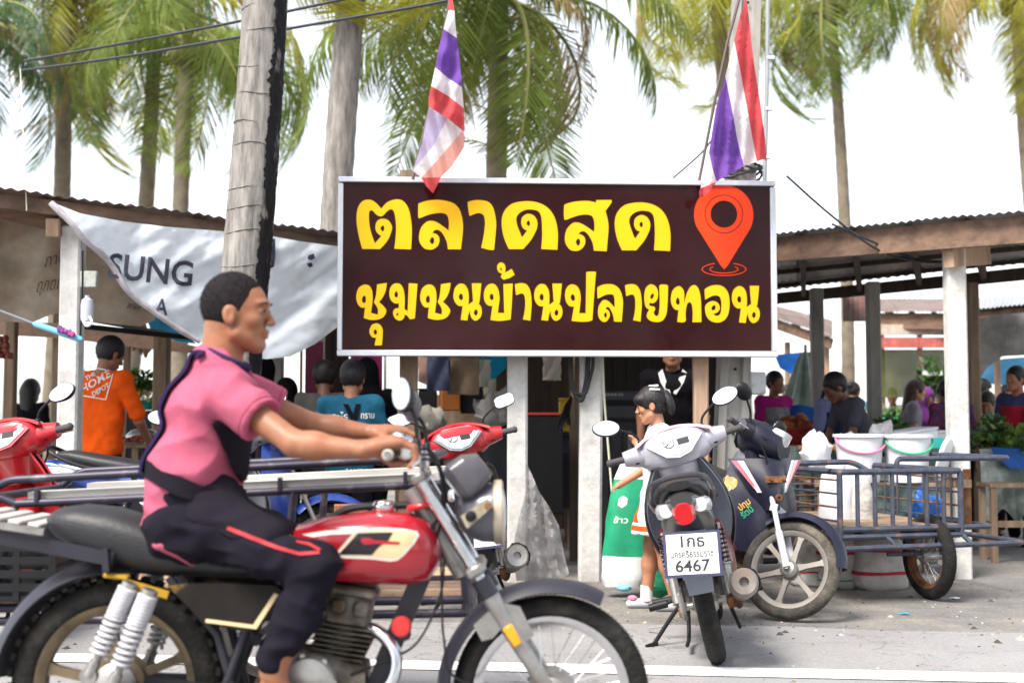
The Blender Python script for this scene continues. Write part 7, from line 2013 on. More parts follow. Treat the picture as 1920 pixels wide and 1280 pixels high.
def person(label, loc, yaw, H=1.65, res=.013, skin=None, shirt=None, pants=None, hair='short', hairm=None, lean=0, seated=False, hp=0, hy=0,
           arms=None, sleeve=.55, skirt=None, apron=None, shoes=None, lr=1.0, skirt_fn=None, group='market people', hs=1.0, legs=None, z0=0, cat='person', wide=1.0, vest=None):
    root = thing('person', label, cat, loc, (0, 0, R(yaw)), group)
    k = H / 1.7; skin = skin or m_skin2; shirt = shirt or cloth('grey', (.2, .2, .2)); hairm = hairm or m_hair; shoes = shoes or m_blackpl
    dz = (.95 - .50) if seated else 0
    pel = V(0, 0, .95 - dz) * k
    Lm = Matrix.Rotation(R(lean), 3, 'Y')
    U = lambda x, y, z: pel + Lm @ (V(x, y * wide, z - .95) * k)
    M = Lm @ rot3(hp, hy) if True else None
    hc = U(.0, 0, 1.47) + (Lm @ rot3(hp * .5, hy)) @ (V(.025, 0, .115) * k * hs)
    M = rot3(hp, hy)
    arms = arms or {}
    S_, E_, W_ = {}, {}, {}
    for n_, sg in (('L', 1), ('R', -1)):
        S_[n_] = U(-.01, sg * .175, 1.385)
        e, w = arms.get(n_, ((.02, sg * .235, 1.10), (.10, sg * .235, .86)))
        E_[n_], W_[n_] = U(*e), U(*w)
    HP, KN, AN = {}, {}, {}
    for n_, sg in (('L', 1), ('R', -1)):
        HP[n_] = pel + V(0, sg * .09, -.04) * k
        if legs: KN[n_], AN[n_] = V(*legs[n_][0]) * k, V(*legs[n_][1]) * k
        elif seated: KN[n_], AN[n_] = V(.42, sg * .13, .50) * k, V(.40, sg * .13, .09) * k
        else: KN[n_], AN[n_] = V(.015, sg * .10, .50) * k, V(-.01, sg * .10, .085) * k
    allp = [hc + V(0, 0, .16 * k), hc] + list(S_.values()) + list(E_.values()) + list(W_.values()) + list(KN.values()) + list(AN.values()) + [pel]
    lo = V(*[min(p[i] for p in allp) for i in range(3)]) - V(.22, .22, .12) * k; hi = V(*[max(p[i] for p in allp) for i in range(3)]) + V(.24, .22, .14) * k
    yx = Lm @ V(0, 1, 0)
    def torso(B, g, up=True):
        B.cone(U(0, 0, .97), U(.0, 0, 1.12), (.100 + g) * k, (.098 + g) * k, .05, flat=(yx, 1.38 * wide)); B.cone(U(0, 0, 1.10), U(.0, 0, 1.30), (.100 + g) * k, (.108 + g) * k, .05, flat=(yx, 1.42 * wide))
        B.cone(S_['L'], S_['R'], (.055 + g) * k, (.055 + g) * k, .05)
    B = Blob(lo, hi, res)
    torso(B, -.012)
    B.cone(U(-.015, 0, 1.38), hc - M @ V(.02, 0, .05) * k, .055 * k, .05 * k, .03)
    q = head_into(B, hc, M, k * hs)
    for n_ in 'LR':
        B.cone(S_[n_], E_[n_], .046 * k, .037 * k, .02); B.cone(E_[n_], W_[n_], .037 * k, .025 * k, .015)
        d = (W_[n_] - E_[n_]).normalized(); sd_ = d.cross(V(0, 1, 0)); sd_ = sd_.normalized() if sd_.length > .1 else V(0, 0, 1)
        pc_ = W_[n_] + d * .05 * k; ln = d.cross(sd_)
        B.cone(W_[n_], pc_, .024 * k, .028 * k, .012)
        fr = max(.009 * k, res * .75)
        for i in range(4):
            o_ = ln * (i - 1.5) * .019 * k; t1 = pc_ + o_ + d * (.045 - .004 * abs(i - 1)) * k; B.cone(pc_ + o_ * .8, t1, fr, fr, .004); B.cone(t1, t1 + (d * .6 - sd_ * .6) * .03 * k, fr, fr * .9, .004)
        B.cone(pc_ - d * .02 * k, pc_ + (ln * -.045 + d * .03) * k, fr * 1.15, fr, .008)
        B.cone(HP[n_], KN[n_], .078 * k * lr, .052 * k * lr, .03); B.cone(KN[n_], KN[n_].lerp(AN[n_], .4), .050 * k * lr, .053 * k * lr, .02); B.cone(KN[n_].lerp(AN[n_], .35), AN[n_], .052 * k * lr, .034 * k * lr, .02); B.cone(AN[n_], AN[n_] + V(.03, 0, -.045) * k, .034 * k, .03 * k, .02); B.cone(AN[n_] + V(-.02, 0, -.05) * k, AN[n_] + V(.13, 0, -.058) * k, .03 * k, .025 * k, .02)
    body = B.mesh('body', skin, root)
    # clothes
    fold = lambda a: (lambda c: a * (noise.noise(c * 9) + .5 * noise.noise(c * 21)))
    B = Blob(lo, hi, res); torso(B, .012)
    for n_ in 'LR':
        if sleeve > 0:
            w_ = S_[n_].lerp(E_[n_], min(1, sleeve)); B.cone(S_[n_], w_, .064 * k, .058 * k if sleeve < .9 else .050 * k, .02)
            if sleeve > 1: B.cone(E_[n_], E_[n_].lerp(W_[n_], sleeve - 1), .050 * k, .040 * k, .02)
    B.cone(pel + V(0, 0, .06) * k, pel + V(0, 0, -.05) * k, .125 * k, .132 * k, .03, flat=(V(0, 1, 0), 1.3 * wide))
    B.cone(U(-.012, 0, 1.42), hc - M @ V(.02, 0, .06) * k, .050 * k, .05 * k, .0, True)
    top = B.mesh('shirt', shirt, root, fold(.012 * k))
    if pants:
        B = Blob(lo, hi, res)
        B.cone(pel + V(0, 0, .04) * k, pel + V(0, 0, -.05) * k, .108 * k, .112 * k, .03, flat=(V(0, 1, 0), 1.35))
        for n_ in 'LR': B.cone(HP[n_], KN[n_], .093 * k, .070 * k, .03); B.cone(KN[n_], AN[n_] + V(0, 0, .02), .068 * k, .055 * k, .02)
        B.mesh('trousers', pants, root, fold(.010 * k))
    if skirt:
        B = Blob(lo, hi, res); zt = KN['L'].lerp(KN['R'], .5)
        B.cone(pel + V(0, 0, .05) * k, zt + V(0, 0, .10) * k, .125 * k, .190 * k, .02, flat=(V(0, 1, 0), 1.1)); B.plane(zt + V(0, 0, .09) * k, V(0, 0, -1))
        sk_ = B.mesh('skirt', skirt[0], root, fold(.02 * k)); sk_.data.materials.append(skirt[1])
        for p_ in sk_.data.polygons: p_.material_index = skirt[2]((p_.center.z - zt.z) / k - .09, math.atan2(p_.center.y - pel.y, p_.center.x - pel.x))
    if apron:
        B = Blob(lo, hi, res); torso(B, .020); B.cone(pel + V(0, 0, .06) * k, pel + V(.02, 0, -.35) * k, .14 * k, .15 * k, .03, flat=(V(0, 1, 0), 1.25)); B.plane(pel + V(.03, 0, 0) * k, Lm @ V(-1, 0, 0)); B.plane(U(0, 0, 1.33), Lm @ V(0, 0, 1))
        B.mesh('apron', apron, root, fold(.008 * k))
    if vest:
        B = Blob(lo, hi, res); torso(B, .020); B.cone(pel + V(0, 0, .06) * k, pel + V(0, 0, -.06) * k, .135 * k, .14 * k, .03, flat=(V(0, 1, 0), 1.3)); B.cone(U(.12, 0, 1.05), U(.10, 0, 1.45), .03 * k, .08 * k, .01, True); B.plane(U(0, 0, 1.40), Lm @ V(0, 0, 1))
        B.mesh('vest', vest, root, fold(.006 * k))
    if not seated or True:
        for n_ in 'LR':
            B = Blob(AN[n_] - V(.12, .09, .11), AN[n_] + V(.24, .09, .06), min(res, .010)); B.cone(AN[n_] + V(-.025, 0, -.045) * k, AN[n_] + V(.13, 0, -.05) * k, .040 * k, .034 * k, .02); B.plane(AN[n_] + V(0, 0, -.082) * k, V(0, 0, -1))
            B.mesh('shoe', shoes, root)
    hair_mesh(root, hc, M, k * hs, hair, hairm, min(res, .009))
    return root, dict(q=q, M=M, s=k * hs, hc=hc, top=top, pel=pel, U=U, AN=AN, KN=KN, W=W_, E=E_, k=k)

def at(px, d, z=0): return V(P(px, 785, d).x, d, z)

# ---------------------------------------------------------------- the rider
RO = V(P(352, 965, 4.0).x, 4.0, MO.z)
rider = thing('person', 'man in a pink T-shirt and black apron riding the red motorcycle', 'person', RO)
j = lambda px, py, d: P(px, py, d) - RO
m_pinks = cloth('pink', (.41, .095, .155), scale=5, bump=.3, bscale=26)
m_apr = cloth('charcoal', (.013, .011, .017), bump=.35, bscale=22); m_trs = cloth('navy_trousers', (.011, .0095, .016), bump=.35, bscale=22); m_strap = cloth('strap_indigo', (.035, .022, .075))
pel, chest, neck = j(356, 955, 4.0), j(392, 790, 4.0), j(418, 692, 4.0)
hcR = j(446, 586, 4.0); MR = rot3(3, -3)
SH = {'R': j(428, 742, 3.84), 'L': j(440, 735, 4.17)}
EL = {'R': j(553, 832, 3.73), 'L': j(592, 798, 4.27)}
WR = {'R': j(683, 843, 3.69), 'L': j(706, 812, 4.27)}
HI = {'R': j(372, 985, 3.90), 'L': j(372, 985, 4.10)}
KNr = {'R': j(598, 1062, 3.80), 'L': j(606, 1040, 4.19)}
ANr = {'R': j(512, 1258, 3.80), 'L': j(516, 1240, 4.19)}
lo, hi = V(-.26, -.40, -.02), V(.78, .46, 1.62)
B = Blob(lo, hi, .0055)
B.cone(pel, chest, .095, .085, .03, flat=((0, 1, 0), 1.15)); B.cone(chest, neck, .08, .05, .03, flat=((0, 1, 0), 1.2)); B.cone(SH['R'], SH['L'], .040, .040, .03)
B.cone(neck - V(.01, 0, .06), hcR + MR @ V(-.028, 0, -.055), .062, .056, .03)
qR = head_into(B, hcR, MR, 1.03)
B.cone(hcR + MR @ V(-.05, -.0, -.06), neck + V(-.02, 0, -.02), .05, .055, .03)
for n_ in 'RL':
    B.cone(SH[n_], EL[n_], .046, .037, .02); B.cone(EL[n_], EL[n_].lerp(WR[n_], .30), .037, .039, .02); B.cone(EL[n_].lerp(WR[n_], .25), WR[n_], .039, .024, .02)
    B.cone(HI[n_], KNr[n_], .075, .055, .03); B.cone(KNr[n_], ANr[n_], .05, .036, .02); B.cone(ANr[n_], ANr[n_] + V(.02, 0, -.06), .036, .034, .02); B.cone(ANr[n_] + V(-.03, 0, -.07), ANr[n_] + V(.13, 0, -.075), .035, .026, .02)
    g0 = (GRN if n_ == 'R' else GRF) + MO - RO; sg = 1 if n_ == 'R' else -1      # sg: from the grip end inwards
    for i in range(4):                                # little finger nearest the grip end
        yy = sg * (.022 + .021 * i)
        K_, M_, T_, Z_ = g0 + V(.034, yy, .034), g0 + V(.070, yy, .020), g0 + V(.078, yy, -.014), g0 + V(.060, yy, -.036)
        r_ = .0100 if i in (1, 2) else .0092
        B.cone(WR[n_].lerp(K_, .35) + V(0, yy * .3 - sg * .01, .004), K_, .020, .0125, .012); B.cone(K_, M_, .0108, r_, .004); B.cone(M_, T_, r_, r_ * .95, .003); B.cone(T_, Z_, r_ * .95, r_ * .8, .003)
    t0 = WR[n_].lerp(g0, .45) + V(0, sg * .075, -.004)
    B.cone(WR[n_] + V(0, sg * .012, 0), t0, .022, .016, .015); B.cone(t0, g0 + V(.002, sg * .112, -.030), .0135, .0115, .006); B.cone(g0 + V(.002, sg * .112, -.030), g0 + V(.036, sg * .104, -.026), .0115, .0095, .004)
    B.cone(WR[n_], g0 + V(.012, sg * .05, .034), .026, .022, .015, flat=((0, 1, 0), 1.5))
B.mesh('body', m_skin, rider)
face_bits(rider, qR, MR, 1.03)
for y in (-1, 1):
    mb = MB(); mb.tube([qR(.094, y * .004, -.0605), qR(.090, y * .022, -.0612)], [.0035, .0015], 6); mb.build('lips', m_lip, rider)
hair_mesh(rider, hcR, MR, 1.03, 'buzz', m_buzz, .005)
def wrk(a, f=9):
    return lambda c: a * (noise.noise(c * f * .7) + 1.5 * (.32 - abs(noise.noise(V(c.x * f * .5 + c.z * f * .9, c.y * f * .7, c.z * f * 1.1 - c.x * f * .5)))) + .25 * noise.noise(c * f * 2.3))
def torsoR(B, g):
    B.cone(j(350, 985, 4.0), j(368, 880, 4.0), .134 + g, .126 + g, .05, flat=((0, 1, 0), 1.12)); B.cone(j(368, 880, 4.0), j(392, 775, 4.0), .128 + g, .120 + g, .05, flat=((0, 1, 0), 1.18)); B.cone(j(402, 765, 4.0), j(410, 695, 4.0), .112 + g, .072 + g, .05, flat=((0, 1, 0), 1.3)); B.cone(j(404, 700, 4.0), j(404, 676, 4.0), .066 + g, .058 + g, .03, flat=((0, 1, 0), 1.2))
    B.cone(SH['R'], SH['L'], .060 + g, .060 + g, .05)
B = Blob(lo, hi, .006); torsoR(B, .006)
for n_ in 'RL': B.cone(SH[n_], SH[n_].lerp(EL[n_], .30), .068, .070, .03); B.cone(SH[n_].lerp(EL[n_], .25), SH[n_].lerp(EL[n_], .56), .070, .069, .02)
B.cone(neck + V(.055, 0, .022), hcR + V(.03, 0, -.04), .066, .08, .004, True)
for n_ in 'RL':
    d = (EL[n_] - SH[n_]).normalized(); B.cone(SH[n_].lerp(EL[n_], .56) + d * .075, SH[n_].lerp(EL[n_], 1.1), .11, .11, .004, True)
def shirt_fold(c):
    w = .024 * (.3 - abs(noise.noise(V(c.x * 7 - c.z * 6, c.y * 4, c.z * 5 + c.x * 5)))) + noise.noise(V(c.x * 5 + c.z * 5, c.y * 4, c.z * 7)) * .011 + .005 * noise.noise(V(c.x * 16 + c.z * 12, c.y * 8, c.z * 14 - c.x * 9))
    if c.z < .93: w += .012 * math.sin((c.z + c.x * .6) * 75) * min(1, (.93 - c.z) * 8)
    return w
tsh = B.mesh('t_shirt', m_pinks, rider, shirt_fold)
sbv = bvh_of(tsh, V(0, 0, 0))
B = Blob(lo, hi, .007)
B.cone(j(350, 992, 4.0), j(372, 985, 4.0), .135, .13, .03, flat=((0, 1, 0), 1.15))
for n_ in 'RL': B.cone(HI[n_], HI[n_].lerp(KNr[n_], .5), .092, .080, .04); B.cone(HI[n_].lerp(KNr[n_], .45), KNr[n_], .080, .064, .03); B.cone(KNr[n_], KNr[n_].lerp(ANr[n_], .5), .064, .060, .03); B.cone(KNr[n_].lerp(ANr[n_], .45), ANr[n_] + V(0, 0, .03), .068, .050, .02)
trs = B.mesh('trousers', m_trs, rider, wrk(.017, 10))
for n_ in 'RL':
    d = (EL[n_] - SH[n_]).normalized(); c = SH[n_].lerp(EL[n_], .56) - d * .030; u = d.cross(V(0, 1, 0)).normalized(); w_ = d.cross(u)
    ring = []
    for a in [k * 6.2832 / 40 for k in range(40)]:
        dr = u * math.cos(a) + w_ * math.sin(a); h = sbv.ray_cast(c + dr * .2, -dr); ring.append((h[0] if h[0] is not None else c + dr * .07) + dr * .0005)
    mb = MB(); mb.tube(ring, .0022, 5, closed=True); mb.build('sleeve_seam', cloth('pink_seam', (.33, .07, .12)), rider)
# apron: bib on the chest, skirt over the lap, waist tie, neck and back straps
B = Blob(lo, hi, .007); torsoR(B, .018); B.plane(j(438, 845, 4.0), V(-1, 0, -.36)); B.plane(j(450, 785, 4.0), V(-.3, 0, 1)); B.plane(j(400, 935, 4.0), V(0, 0, -1)); B.mesh('apron_bib', m_apr, rider, wrk(.005, 12))
B = Blob(lo, hi, .007)
B.cone(j(368, 930, 4.0), j(378, 965, 4.0), .144, .138, .04, flat=((0, 1, 0), 1.12))
for n_ in 'RL': B.cone(HI[n_] + V(.02, 0, .03), HI[n_].lerp(KNr[n_], .55) + V(0, 0, .022), .090, .076, .04)
B.cone(j(420, 985, 4.0), j(520, 1020, 4.0), .10, .08, .05, flat=((0, 1, 0), 1.6))
B.plane(j(345, 950, 4.0), V(-1, 0, -.55)); B.plane(j(440, 990, 4.0), V(-.42, 0, -1)); aps = B.mesh('apron_skirt', m_apr, rider, wrk(.010, 9))
mb = MB(); rows = []
for i in range(33):
    a = i / 32 * 6.2832; rr = (.151 + .006 * math.sin(3 * a)); c = j(364, 905, 4.0) + V(math.cos(a) * rr, math.sin(a) * rr * 1.16, 0); tilt = -.055 * math.cos(a) + .0
    rows.append([c + V(0, 0, tilt + .026 + .004 * math.sin(7 * a)), c + V(0, 0, tilt), c + V(0, 0, tilt - .026 + .004 * math.sin(5 * a))])
mb.shell(rows, .008); mb.build('waist_tie', m_apr, rider, 60)
def strap(pts, w, m=m_strap):
    pts2 = []
    for p in smooth_path(pts, 6):
        h = sbv.ray_cast(p + V(-.4, 0, .12), V(1, 0, -.3).normalized()); pts2.append(h[0] + V(-.008, 0, .003) if h[0] is not None and (h[0] - p).length < .12 else p)
    mb = MB(); pts = pts2; rows = [[p + V(0, -w / 2, 0), p, p + V(0, w / 2, 0)] for p in pts]; mb.shell(rows, .010); return mb.build('strap', m, rider, 60)
for s_ in (-1, 1):
    strap([j(430, 690, 4.0) + V(.02, s_ * .09, .0), j(412, 668, 4.0) + V(0, s_ * .085, .0), j(388, 672, 4.0) + V(0, s_ * .07, 0), j(352, 705, 4.0) + V(0, s_ * .075, 0), j(316, 752, 4.0) + V(0, s_ * .08, 0), j(289, 820, 4.0) + V(0, s_ * .075, 0), j(278, 885, 4.0) + V(0, s_ * .06, 0)], .05)
mb = MB(); mb.tube([neck + V(.012 + .066 * math.cos(a), .078 * math.sin(a), .034 - .03 * math.cos(a)) for a in [k * 6.2832 / 30 for k in range(30)]], .012, 8, closed=True); mb.build('neck_strap', m_strap, rider)
tbv = BVHTree.FromPolygons([v.co + RO for v in trs.data.vertices] + [v.co + RO for v in aps.data.vertices], [tuple(p.vertices) for p in trs.data.polygons] + [tuple(i + len(trs.data.vertices) for i in p.vertices) for p in aps.data.polygons])
decal('trouser_stripe', [(428, 986), (470, 1002), (520, 1022), (560, 1034), (598, 1032), (600, 1037), (562, 1041), (518, 1029), (466, 1009), (424, 992)], tbv, mat('stripe_red', (.40, .02, .03), .7), trs, .004, 8, RO)
decal('trouser_stripe', [(556, 1012), (580, 1016), (602, 1028), (598, 1032), (578, 1021), (555, 1016)], tbv, mat('stripe_red', (.40, .02, .03), .7), trs, .004, 8, RO)
for n_ in 'RL':
    mb = MB(); a = ANr[n_]; mb.box(a + V(.055, 0, -.118), (.27, .10, .022), bev=.01); mb.tube(smooth_path([a + V(.03, -.045, -.11), a + V(.06, 0, -.055), a + V(.03, .045, -.11)], 5), .011, 8); mb.build('sandal', m_blackpl, rider)

# ---------------------------------------------------------------- girl behind the silver scooter
gl = V(P(1237, 785, 7.62).x, 7.62, 0)
m_gsk = mat('skirt_stripes', (.74, .72, .72), .8, var=.05, col2=(.72, .10, .03), amount=.46, scale2=3.2, edge=.03, bump=.2)
g, gi = person('little girl with a white hair clip in a white and orange skirt, facing away to the market', gl, 182, 1.28, .0075, skinmat('skin_child', (.44, .22, .13)), cloth('white_top', (.72, .70, .70)), None, 'fringe', m_hair, 2, hp=14, hy=-8,
               arms={'L': ((.08, .20, 1.12), (.17, .08, 1.28)), 'R': ((.10, -.20, 1.08), (.27, -.16, .99))}, sleeve=.45, lr=1.18, skirt=(cloth('skirt_white', (.74, .71, .71)), cloth('skirt_orange', (.72, .085, .02)), lambda z, a: 1 if (.025 < z < .07 or (.085 < z < .30 and math.sin(a * 4 + z * 14) > .25)) else 0), shoes=mat('pale_shoe', (.50, .53, .60), .7, var=.1), group='', hs=1.16, legs={'L': ((.00, .08, .50), (-.10, .09, .085)), 'R': ((.06, -.09, .50), (.10, -.09, .085))})
g['label'] = 'little girl with a white hair clip and orange and white skirt behind the silver scooter'
face_bits(g, gi['q'], gi['M'], gi['s'])
for n_ in 'LR':
    a = gi['AN'][n_]; mb = MB(); mb.tube([a + V(0, 0, -.02), a + V(0, 0, .07)], [.038, .036], 16); mb.build('sock', mat('sock_white', (.74, .74, .78), .85), g)
    mb = MB(); mb.ell(a + V(.085, 0, -.005), (.03, .03, .018), n=10); mb.build('shoe_bow', m_ppink, g)
q = gi['q']; mb = MB(); mb.bar(q(-.015, .062, .105), q(-.085, .075, .085), .018, .012, bev=.004); mb.bar(q(-.015, .02, .125), q(-.08, .045, .115), .018, .014, bev=.004); mb.build('hair_clip', mat('clip_white', (.78, .76, .78), .4), g)
hair_tail = MB(); hair_tail.tube(smooth_path([q(-.10, 0, .06), q(-.125, .03, -.02), q(-.12, .03, -.10)], 4), [.03, .034, .034, .032, .03, .028, .024, .018, .008], 10); hair_tail.build('ponytail', m_hair, g)

# ---------------------------------------------------------------- orange shirt man
m_org = cloth('orange', (.70, .085, .006), scale=4)
om, oi = person('man in an orange T-shirt with a home store logo seen from behind at the stall', at(186, 9.25), 66, 1.72, .009, m_skin2, m_org, cloth('dark_jeans', (.03, .03, .045)), 'short', m_hair, 4, hp=26, hy=-18,
                arms={'L': ((.06, .25, 1.10), (.22, .20, .95)), 'R': ((.08, -.25, 1.10), (.28, -.18, .98))}, sleeve=.85, wide=1.12)
om['label'] = 'man in an orange shirt printed with a white square logo, seen from behind'
omM = om.matrix_basis.copy(); omI = omM.inverted()
obv = BVHTree.FromPolygons([om.matrix_basis @ v.co if False else Matrix.Translation(om.location) @ Matrix.Rotation(R(66), 4, 'Z') @ v.co for v in oi['top'].data.vertices], [tuple(p.vertices) for p in oi['top'].data.polygons])
OW = (Matrix.Translation(om.location) @ Matrix.Rotation(R(66), 4, 'Z')).inverted()
def on_shirt(px, py, bv, inv, off=.006):
    d = (P(px, py, 5) - CAMP).normalized(); h = bv.ray_cast(CAMP, d)
    return inv @ ((h[0] if h[0] is not None else P(px, py, 9.1)) - d * off)
m_prt = mat('shirt_print', (.74, .70, .66), .8)
sq = [(160, 686), (213, 696), (198, 749), (148, 740)]
for i in range(4):
    a_, b_2 = sq[i], sq[(i + 1) % 4]; rows = []
    nx, ny = (b_2[1] - a_[1]), -(b_2[0] - a_[0]); ln = math.hypot(nx, ny); nx, ny = nx / ln, ny / ln
    for t in [k / 8 for k in range(9)]:
        x, y = a_[0] + (b_2[0] - a_[0]) * t, a_[1] + (b_2[1] - a_[1]) * t; rows.append([on_shirt(x - nx, y - ny, obv, OW), on_shirt(x + nx, y + ny, obv, OW)])
    mb = MB(); mb.loft(rows, closed=False); mb.build('logo_frame', m_prt, oi['top'] if False else om, 60)
for s__, x0, y0, sz, w_ in (('THE', 161, 714, 11, 22), ('HOME', 153, 738, 19, 64), ('DEPOT', 174, 744, 12.5, 37)):
    ca_, sa_ = math.cos(R(-31)), math.sin(R(-31))
    wrap_text('logo_lettering', s__, sz, lambda x, y: on_shirt(x0 + (x + y * .25) * ca_ + y * sa_, y0 + (x + y * .25) * sa_ - y * ca_, obv, OW), m_prt, om, True, w_)

# ---------------------------------------------------------------- people in the middle
m_blk = cloth('black', (.006, .0055, .008)); m_tealb = cloth('petrol_blue', (.015, .095, .16)); m_gry = cloth('taupe', (.09, .085, .08))
bm_, bi = person('man from behind in a petrol blue printed shirt with crossed black straps', at(655, 8.7), 84, 1.50, .010, m_skin, m_tealb, m_trs, 'short', m_hair, 6, hp=16, arms={'L': ((.08, .25, 1.10), (.30, .18, 1.0)), 'R': ((.08, -.25, 1.10), (.30, -.18, 1.0))}, sleeve=.8, wide=1.1, hs=1.12)
BW = Matrix.Translation(bm_.location) @ Matrix.Rotation(R(84), 4, 'Z')
bbv = BVHTree.FromPolygons([BW @ v.co for v in bi['top'].data.vertices], [tuple(p.vertices) for p in bi['top'].data.polygons]); BWi = BW.inverted()
for s__, x0, y0, sz, w_ in (('อะไร', 622, 786, 17, 30), ('ทราบ', 676, 784, 17, 26), ('10', 660, 860, 40, 34), ('SAMSUNG', 648, 888, 14, 58)):
    wrap_text('shirt_lettering', s__, sz, lambda x, y: on_shirt(x0 + x, y0 - y, bbv, BWi), m_prt, bm_, True, w_)
for pts in ([(648, 757), (672, 800), (690, 840)], [(672, 757), (660, 800), (652, 840)]):
    rows = [[on_shirt(x - 5, y, bbv, BWi, .012), on_shirt(x + 5, y, bbv, BWi, .012)] for x, y in [(pts[0][0] + (pts[2][0] - pts[0][0]) * t, pts[0][1] + (pts[2][1] - pts[0][1]) * t) for t in [k / 10 for k in range(11)]]]
    mb = MB(); mb.loft(rows, closed=False); mb.build('strap', m_blk, bm_, 60)
person('man in a dull grey shirt beside the petrol blue shirt man', at(606, 9.6), 95, 1.55, .013, m_skind, m_gry, m_trs, 'short', m_hair, 10, hp=20, hs=1.1)
person('person in black clothes and black headscarf in front of the bright magenta board', at(690, 9.9), 110, 1.58, .013, m_skin2, m_blk, m_blk, 'hijab', m_blk, 4, sleeve=1.6)
person('person in a black headscarf close behind the big palm trunk', at(488, 9.9), 60, 1.60, .013, m_skin2, m_blk, m_blk, 'hijab', m_blk, 0, sleeve=1.6)
person('shorter person in black headscarf beside the pale post under the tarpaulin', at(530, 9.7), 70, 1.42, .013, m_skin2, m_blk, m_blk, 'hijab', m_blk, 4, sleeve=1.6)
pw, pwi = person('woman in a black shirt with a white collar standing in the dark stall', at(1262, 9.9), -100, 1.76, .012, m_skin2, m_blk, m_blk, 'tail', m_hair, 0, sleeve=.9)
for y_ in (-1, 1):
    U_ = pwi['U']; mb = MB(); mb.shell([[U_(.03, y_ * .075, 1.45), U_(.05, y_ * .105, 1.42)], [U_(.085, y_ * .05, 1.38), U_(.10, y_ * .085, 1.35)], [U_(.125, y_ * .01, 1.27), U_(.13, y_ * .03, 1.26)]], .008); mb.build('collar', cloth('collar_white', (.6, .6, .6)), pw)
person('dark haired person bending down beyond the red scooter at the far left', at(52, 13.0), 80, 1.50, .014, m_skin2, m_blk, m_blk, 'long', m_hair, 4, hs=1.1)
# ---------------------------------------------------------------- people in the right market
person('woman in a magenta scarf behind the power pole meter box', at(1452, 12.6), -60, 1.58, .015, m_skin2, cloth('magenta', (.40, .02, .20)), m_blk, 'short', m_hair, 0, sleeve=1.4, apron=cloth('floral', (.3, .3, .32), var=.3, scale=14))
person('far person in a pale cream shirt near the blue tarpaulin', at(1478, 16.5), -100, 1.55, .018, m_skinl, cloth('cream', (.66, .58, .50)), m_blk, 'short', m_hair, 0)
person('woman in a lavender and navy top sitting between the grey posts', at(1556, 11.8), -50, 1.52, .013, m_skin, cloth('lavender', (.22, .23, .42)), m_blk, 'tail', m_hair, 4, hp=12, sleeve=.8, apron=cloth('navy', (.012, .018, .09)))
person('man with thick black hair bending over the market table', at(1618, 11.2), -165, 1.56, .013, m_skind, cloth('slate', (.075, .075, .10)), m_blk, 'short', m_hair, 22, hp=30, arms={'L': ((.20, .22, 1.12), (.42, .10, 1.02)), 'R': ((.20, -.22, 1.12), (.42, -.08, 1.02))}, hs=1.12)
person('woman with long brown black hair in a grey top at the far tables', at(1703, 13.2), -10, 1.52, .015, m_skinl, cloth('greylilac', (.24, .23, .28)), m_blk, 'long', mat('brown_hair', (.06, .03, .02), .5, var=.3, scale=40), 6, hp=10)
person('child in a red shirt sitting in the far stall', at(1757, 15), -110, 1.36, .016, m_skin2, cloth('red', (.45, .02, .03)), m_blk, 'short', m_hair, 4, hs=1.1)
person('person in a blue and red plaid shirt behind the white post', at(1793, 11.6), 100, 1.50, .014, m_skin2, cloth('plaid', (.06, .05, .15), var=.3, scale=20, col2=(.20, .05, .08), amount=.5, scale2=16), m_blk, 'short', m_hair, 14, hp=20, sleeve=1.4)
person('person in a dark navy shirt crouching by the vegetable table', at(1855, 12.4), -120, 1.36, .015, m_skin2, cloth('dark_navy', (.02, .025, .05)), m_blk, 'short', m_hair, 8, hp=20, hs=1.15)
person('vendor in a red apron and blue shirt at the right edge', at(1912, 11.4), -150, 1.58, .013, m_skin, cloth('denim', (.05, .06, .14)), m_blk, 'short', m_hair, 2, arms={'L': ((.20, .24, 1.15), (.34, .26, 1.05)), 'R': ((.05, -.24, 1.10), (.2, -.2, .95))}, sleeve=.9, apron=cloth('red_apron', (.42, .02, .04)))

for k, (px, d, yw, H_, c, hr, lb) in enumerate(((1500, 17.5, -80, 1.56, (.5, .45, .1), 'short', 'far shopper in a mustard shirt left of the closed parasol'), (1596, 17, 40, 1.6, (.1, .25, .35), 'bun', 'far shopper in a blue green top seen between the grey posts'),
        (1676, 18.5, -120, 1.55, (.55, .5, .5), 'short', 'far shopper in a pale shirt under the olive blind'), (1730, 13.8, -70, 1.45, (.25, .1, .3), 'hijab', 'far woman in a purple headscarf left of the white post'), (1836, 15.5, 30, 1.6, (.1, .1, .12), 'cap', 'far shopper in dark clothes right of the white post'), (1884, 16.5, -90, 1.55, (.6, .3, .25), 'long', 'far woman in a coral top near the light blue awning'))):
    person(lb, at(px, d), yw, H_, .02, m_skin2, cloth('far%d' % k, c), m_blk, hr, cloth('scarf_purple', (.16, .04, .2)) if hr == 'hijab' else m_hair, 4, hp=10, sleeve=.7)
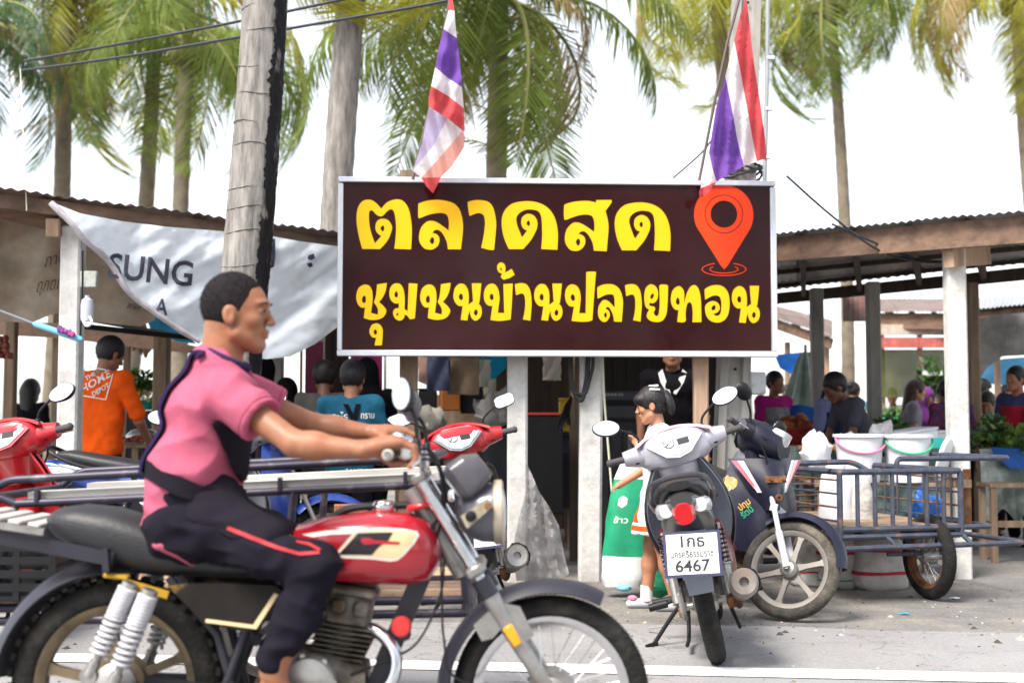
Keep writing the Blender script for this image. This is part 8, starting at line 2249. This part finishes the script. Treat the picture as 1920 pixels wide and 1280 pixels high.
# ================================================================ trees across the road behind the camera, added to block low sky (seen in the sign and mirrors)
def leafy_tree(label, x, y, h, r, seed):
    rr = random.Random(seed); o = thing('sky_block_tree', label, 'tree', (x, y, -.05), group='added trees across the road')
    mb = MB(); mb.tube(smooth_path([(0, 0, 0), (.1, .05, h * .3), (.0, .1, h * .6), (.15, 0, h * .85)], 4), [.16, .155, .15, .145, .14, .13, .12, .11, .10, .09, .08, .06, .04], 9)
    for k in range(5):
        a = k * 1.256; mb.tube([(0, 0, h * (.4 + .08 * k)), (math.cos(a) * r * .6, math.sin(a) * r * .6, h * (.55 + .08 * k))], [.06, .02], 6)
    mb.build('trunk', m_bark2, o)
    mb = MB()
    cl = [(V(rr.uniform(-1, 1) * r * .7, rr.uniform(-1, 1) * r * .6, h * rr.uniform(.2, 1.0)), r * rr.uniform(.3, .5)) for _ in range(22)]
    for c, q_ in cl:
        for _ in range(150):
            d = V(rr.gauss(0, 1), rr.gauss(0, 1), rr.gauss(0, 1)).normalized() * q_ * rr.random() ** .33
            p = c + d; s_ = rr.uniform(.18, .36); u = V(rr.uniform(-1, 1), rr.uniform(-1, 1), rr.uniform(-.6, .4)).normalized(); w_ = u.cross(V(rr.random(), rr.random(), 1)).normalized()
            mb.add([p, p + u * s_ * .5 + w_ * s_ * .3, p + u * s_, p + u * s_ * .5 - w_ * s_ * .3], [(0, 1, 2, 3)], rr.randrange(2))
    mb.build('crown', [G1, G3], o, None, recalc=False)
for k, (x, y, h, r) in enumerate(((-8.5, -7.5, 7.5, 3.4), (-4.0, -8.6, 8.4, 3.6), (.6, -7.8, 7.6, 3.4), (5.0, -8.8, 8.6, 3.6), (9.6, -7.7, 7.6, 3.4), (14, -8.5, 8, 3.4))):
    leafy_tree(['first', 'second', 'third', 'fourth', 'fifth', 'sixth'][k] + ' leafy tree from the left across the road, added behind the viewer to block low sky', x, y, h, r, 70 + k)

# torn sticker and gold lettering on the navy scooter's leg shield
S3W = Matrix.Translation(s3.location) @ Matrix.Rotation(R(-75), 4, 'Z')
shd = next(c for c in s3.children if c.name.startswith('leg_shield'))
nbv = BVHTree.FromPolygons([S3W @ v.co for v in shd.data.vertices], [tuple(p.vertices) for p in shd.data.polygons]); S3I = S3W.inverted()
torn = [(1366 + 17 * math.cos(a) * (1 + .22 * noise.noise(V(math.cos(a) * 3, math.sin(a) * 3, 1))), 905 + 13 * math.sin(a) * (1 + .3 * noise.noise(V(math.cos(a) * 4, math.sin(a) * 4, 5)))) for a in [k * 6.2832 / 26 for k in range(26)]]
mb = MB(); mb.add([on_shirt(x, y, nbv, S3I, .004) for x, y in torn], [tuple(range(26))]); mb.build('torn_sticker', mat('torn_gold', (.48, .29, .07), .7, var=.2, scale=30, col2=(.7, .66, .56), amount=.4, scale2=22), s3, None)
for s__, x0, y0, m_ in (('ปทุม', 1388, 958, mat('gold_print', (.50, .30, .05), .5)), ('รัตน์', 1394, 972, mat('green_print', (.02, .28, .14), .5))):
    ca_, sa_ = math.cos(R(-38)), math.sin(R(-38))
    wrap_text('sticker_lettering', s__, 17, lambda x, y: on_shirt(x0 + x * ca_ + y * sa_, y0 + x * sa_ - y * ca_, nbv, S3I, .004), m_, s3, True, 26)
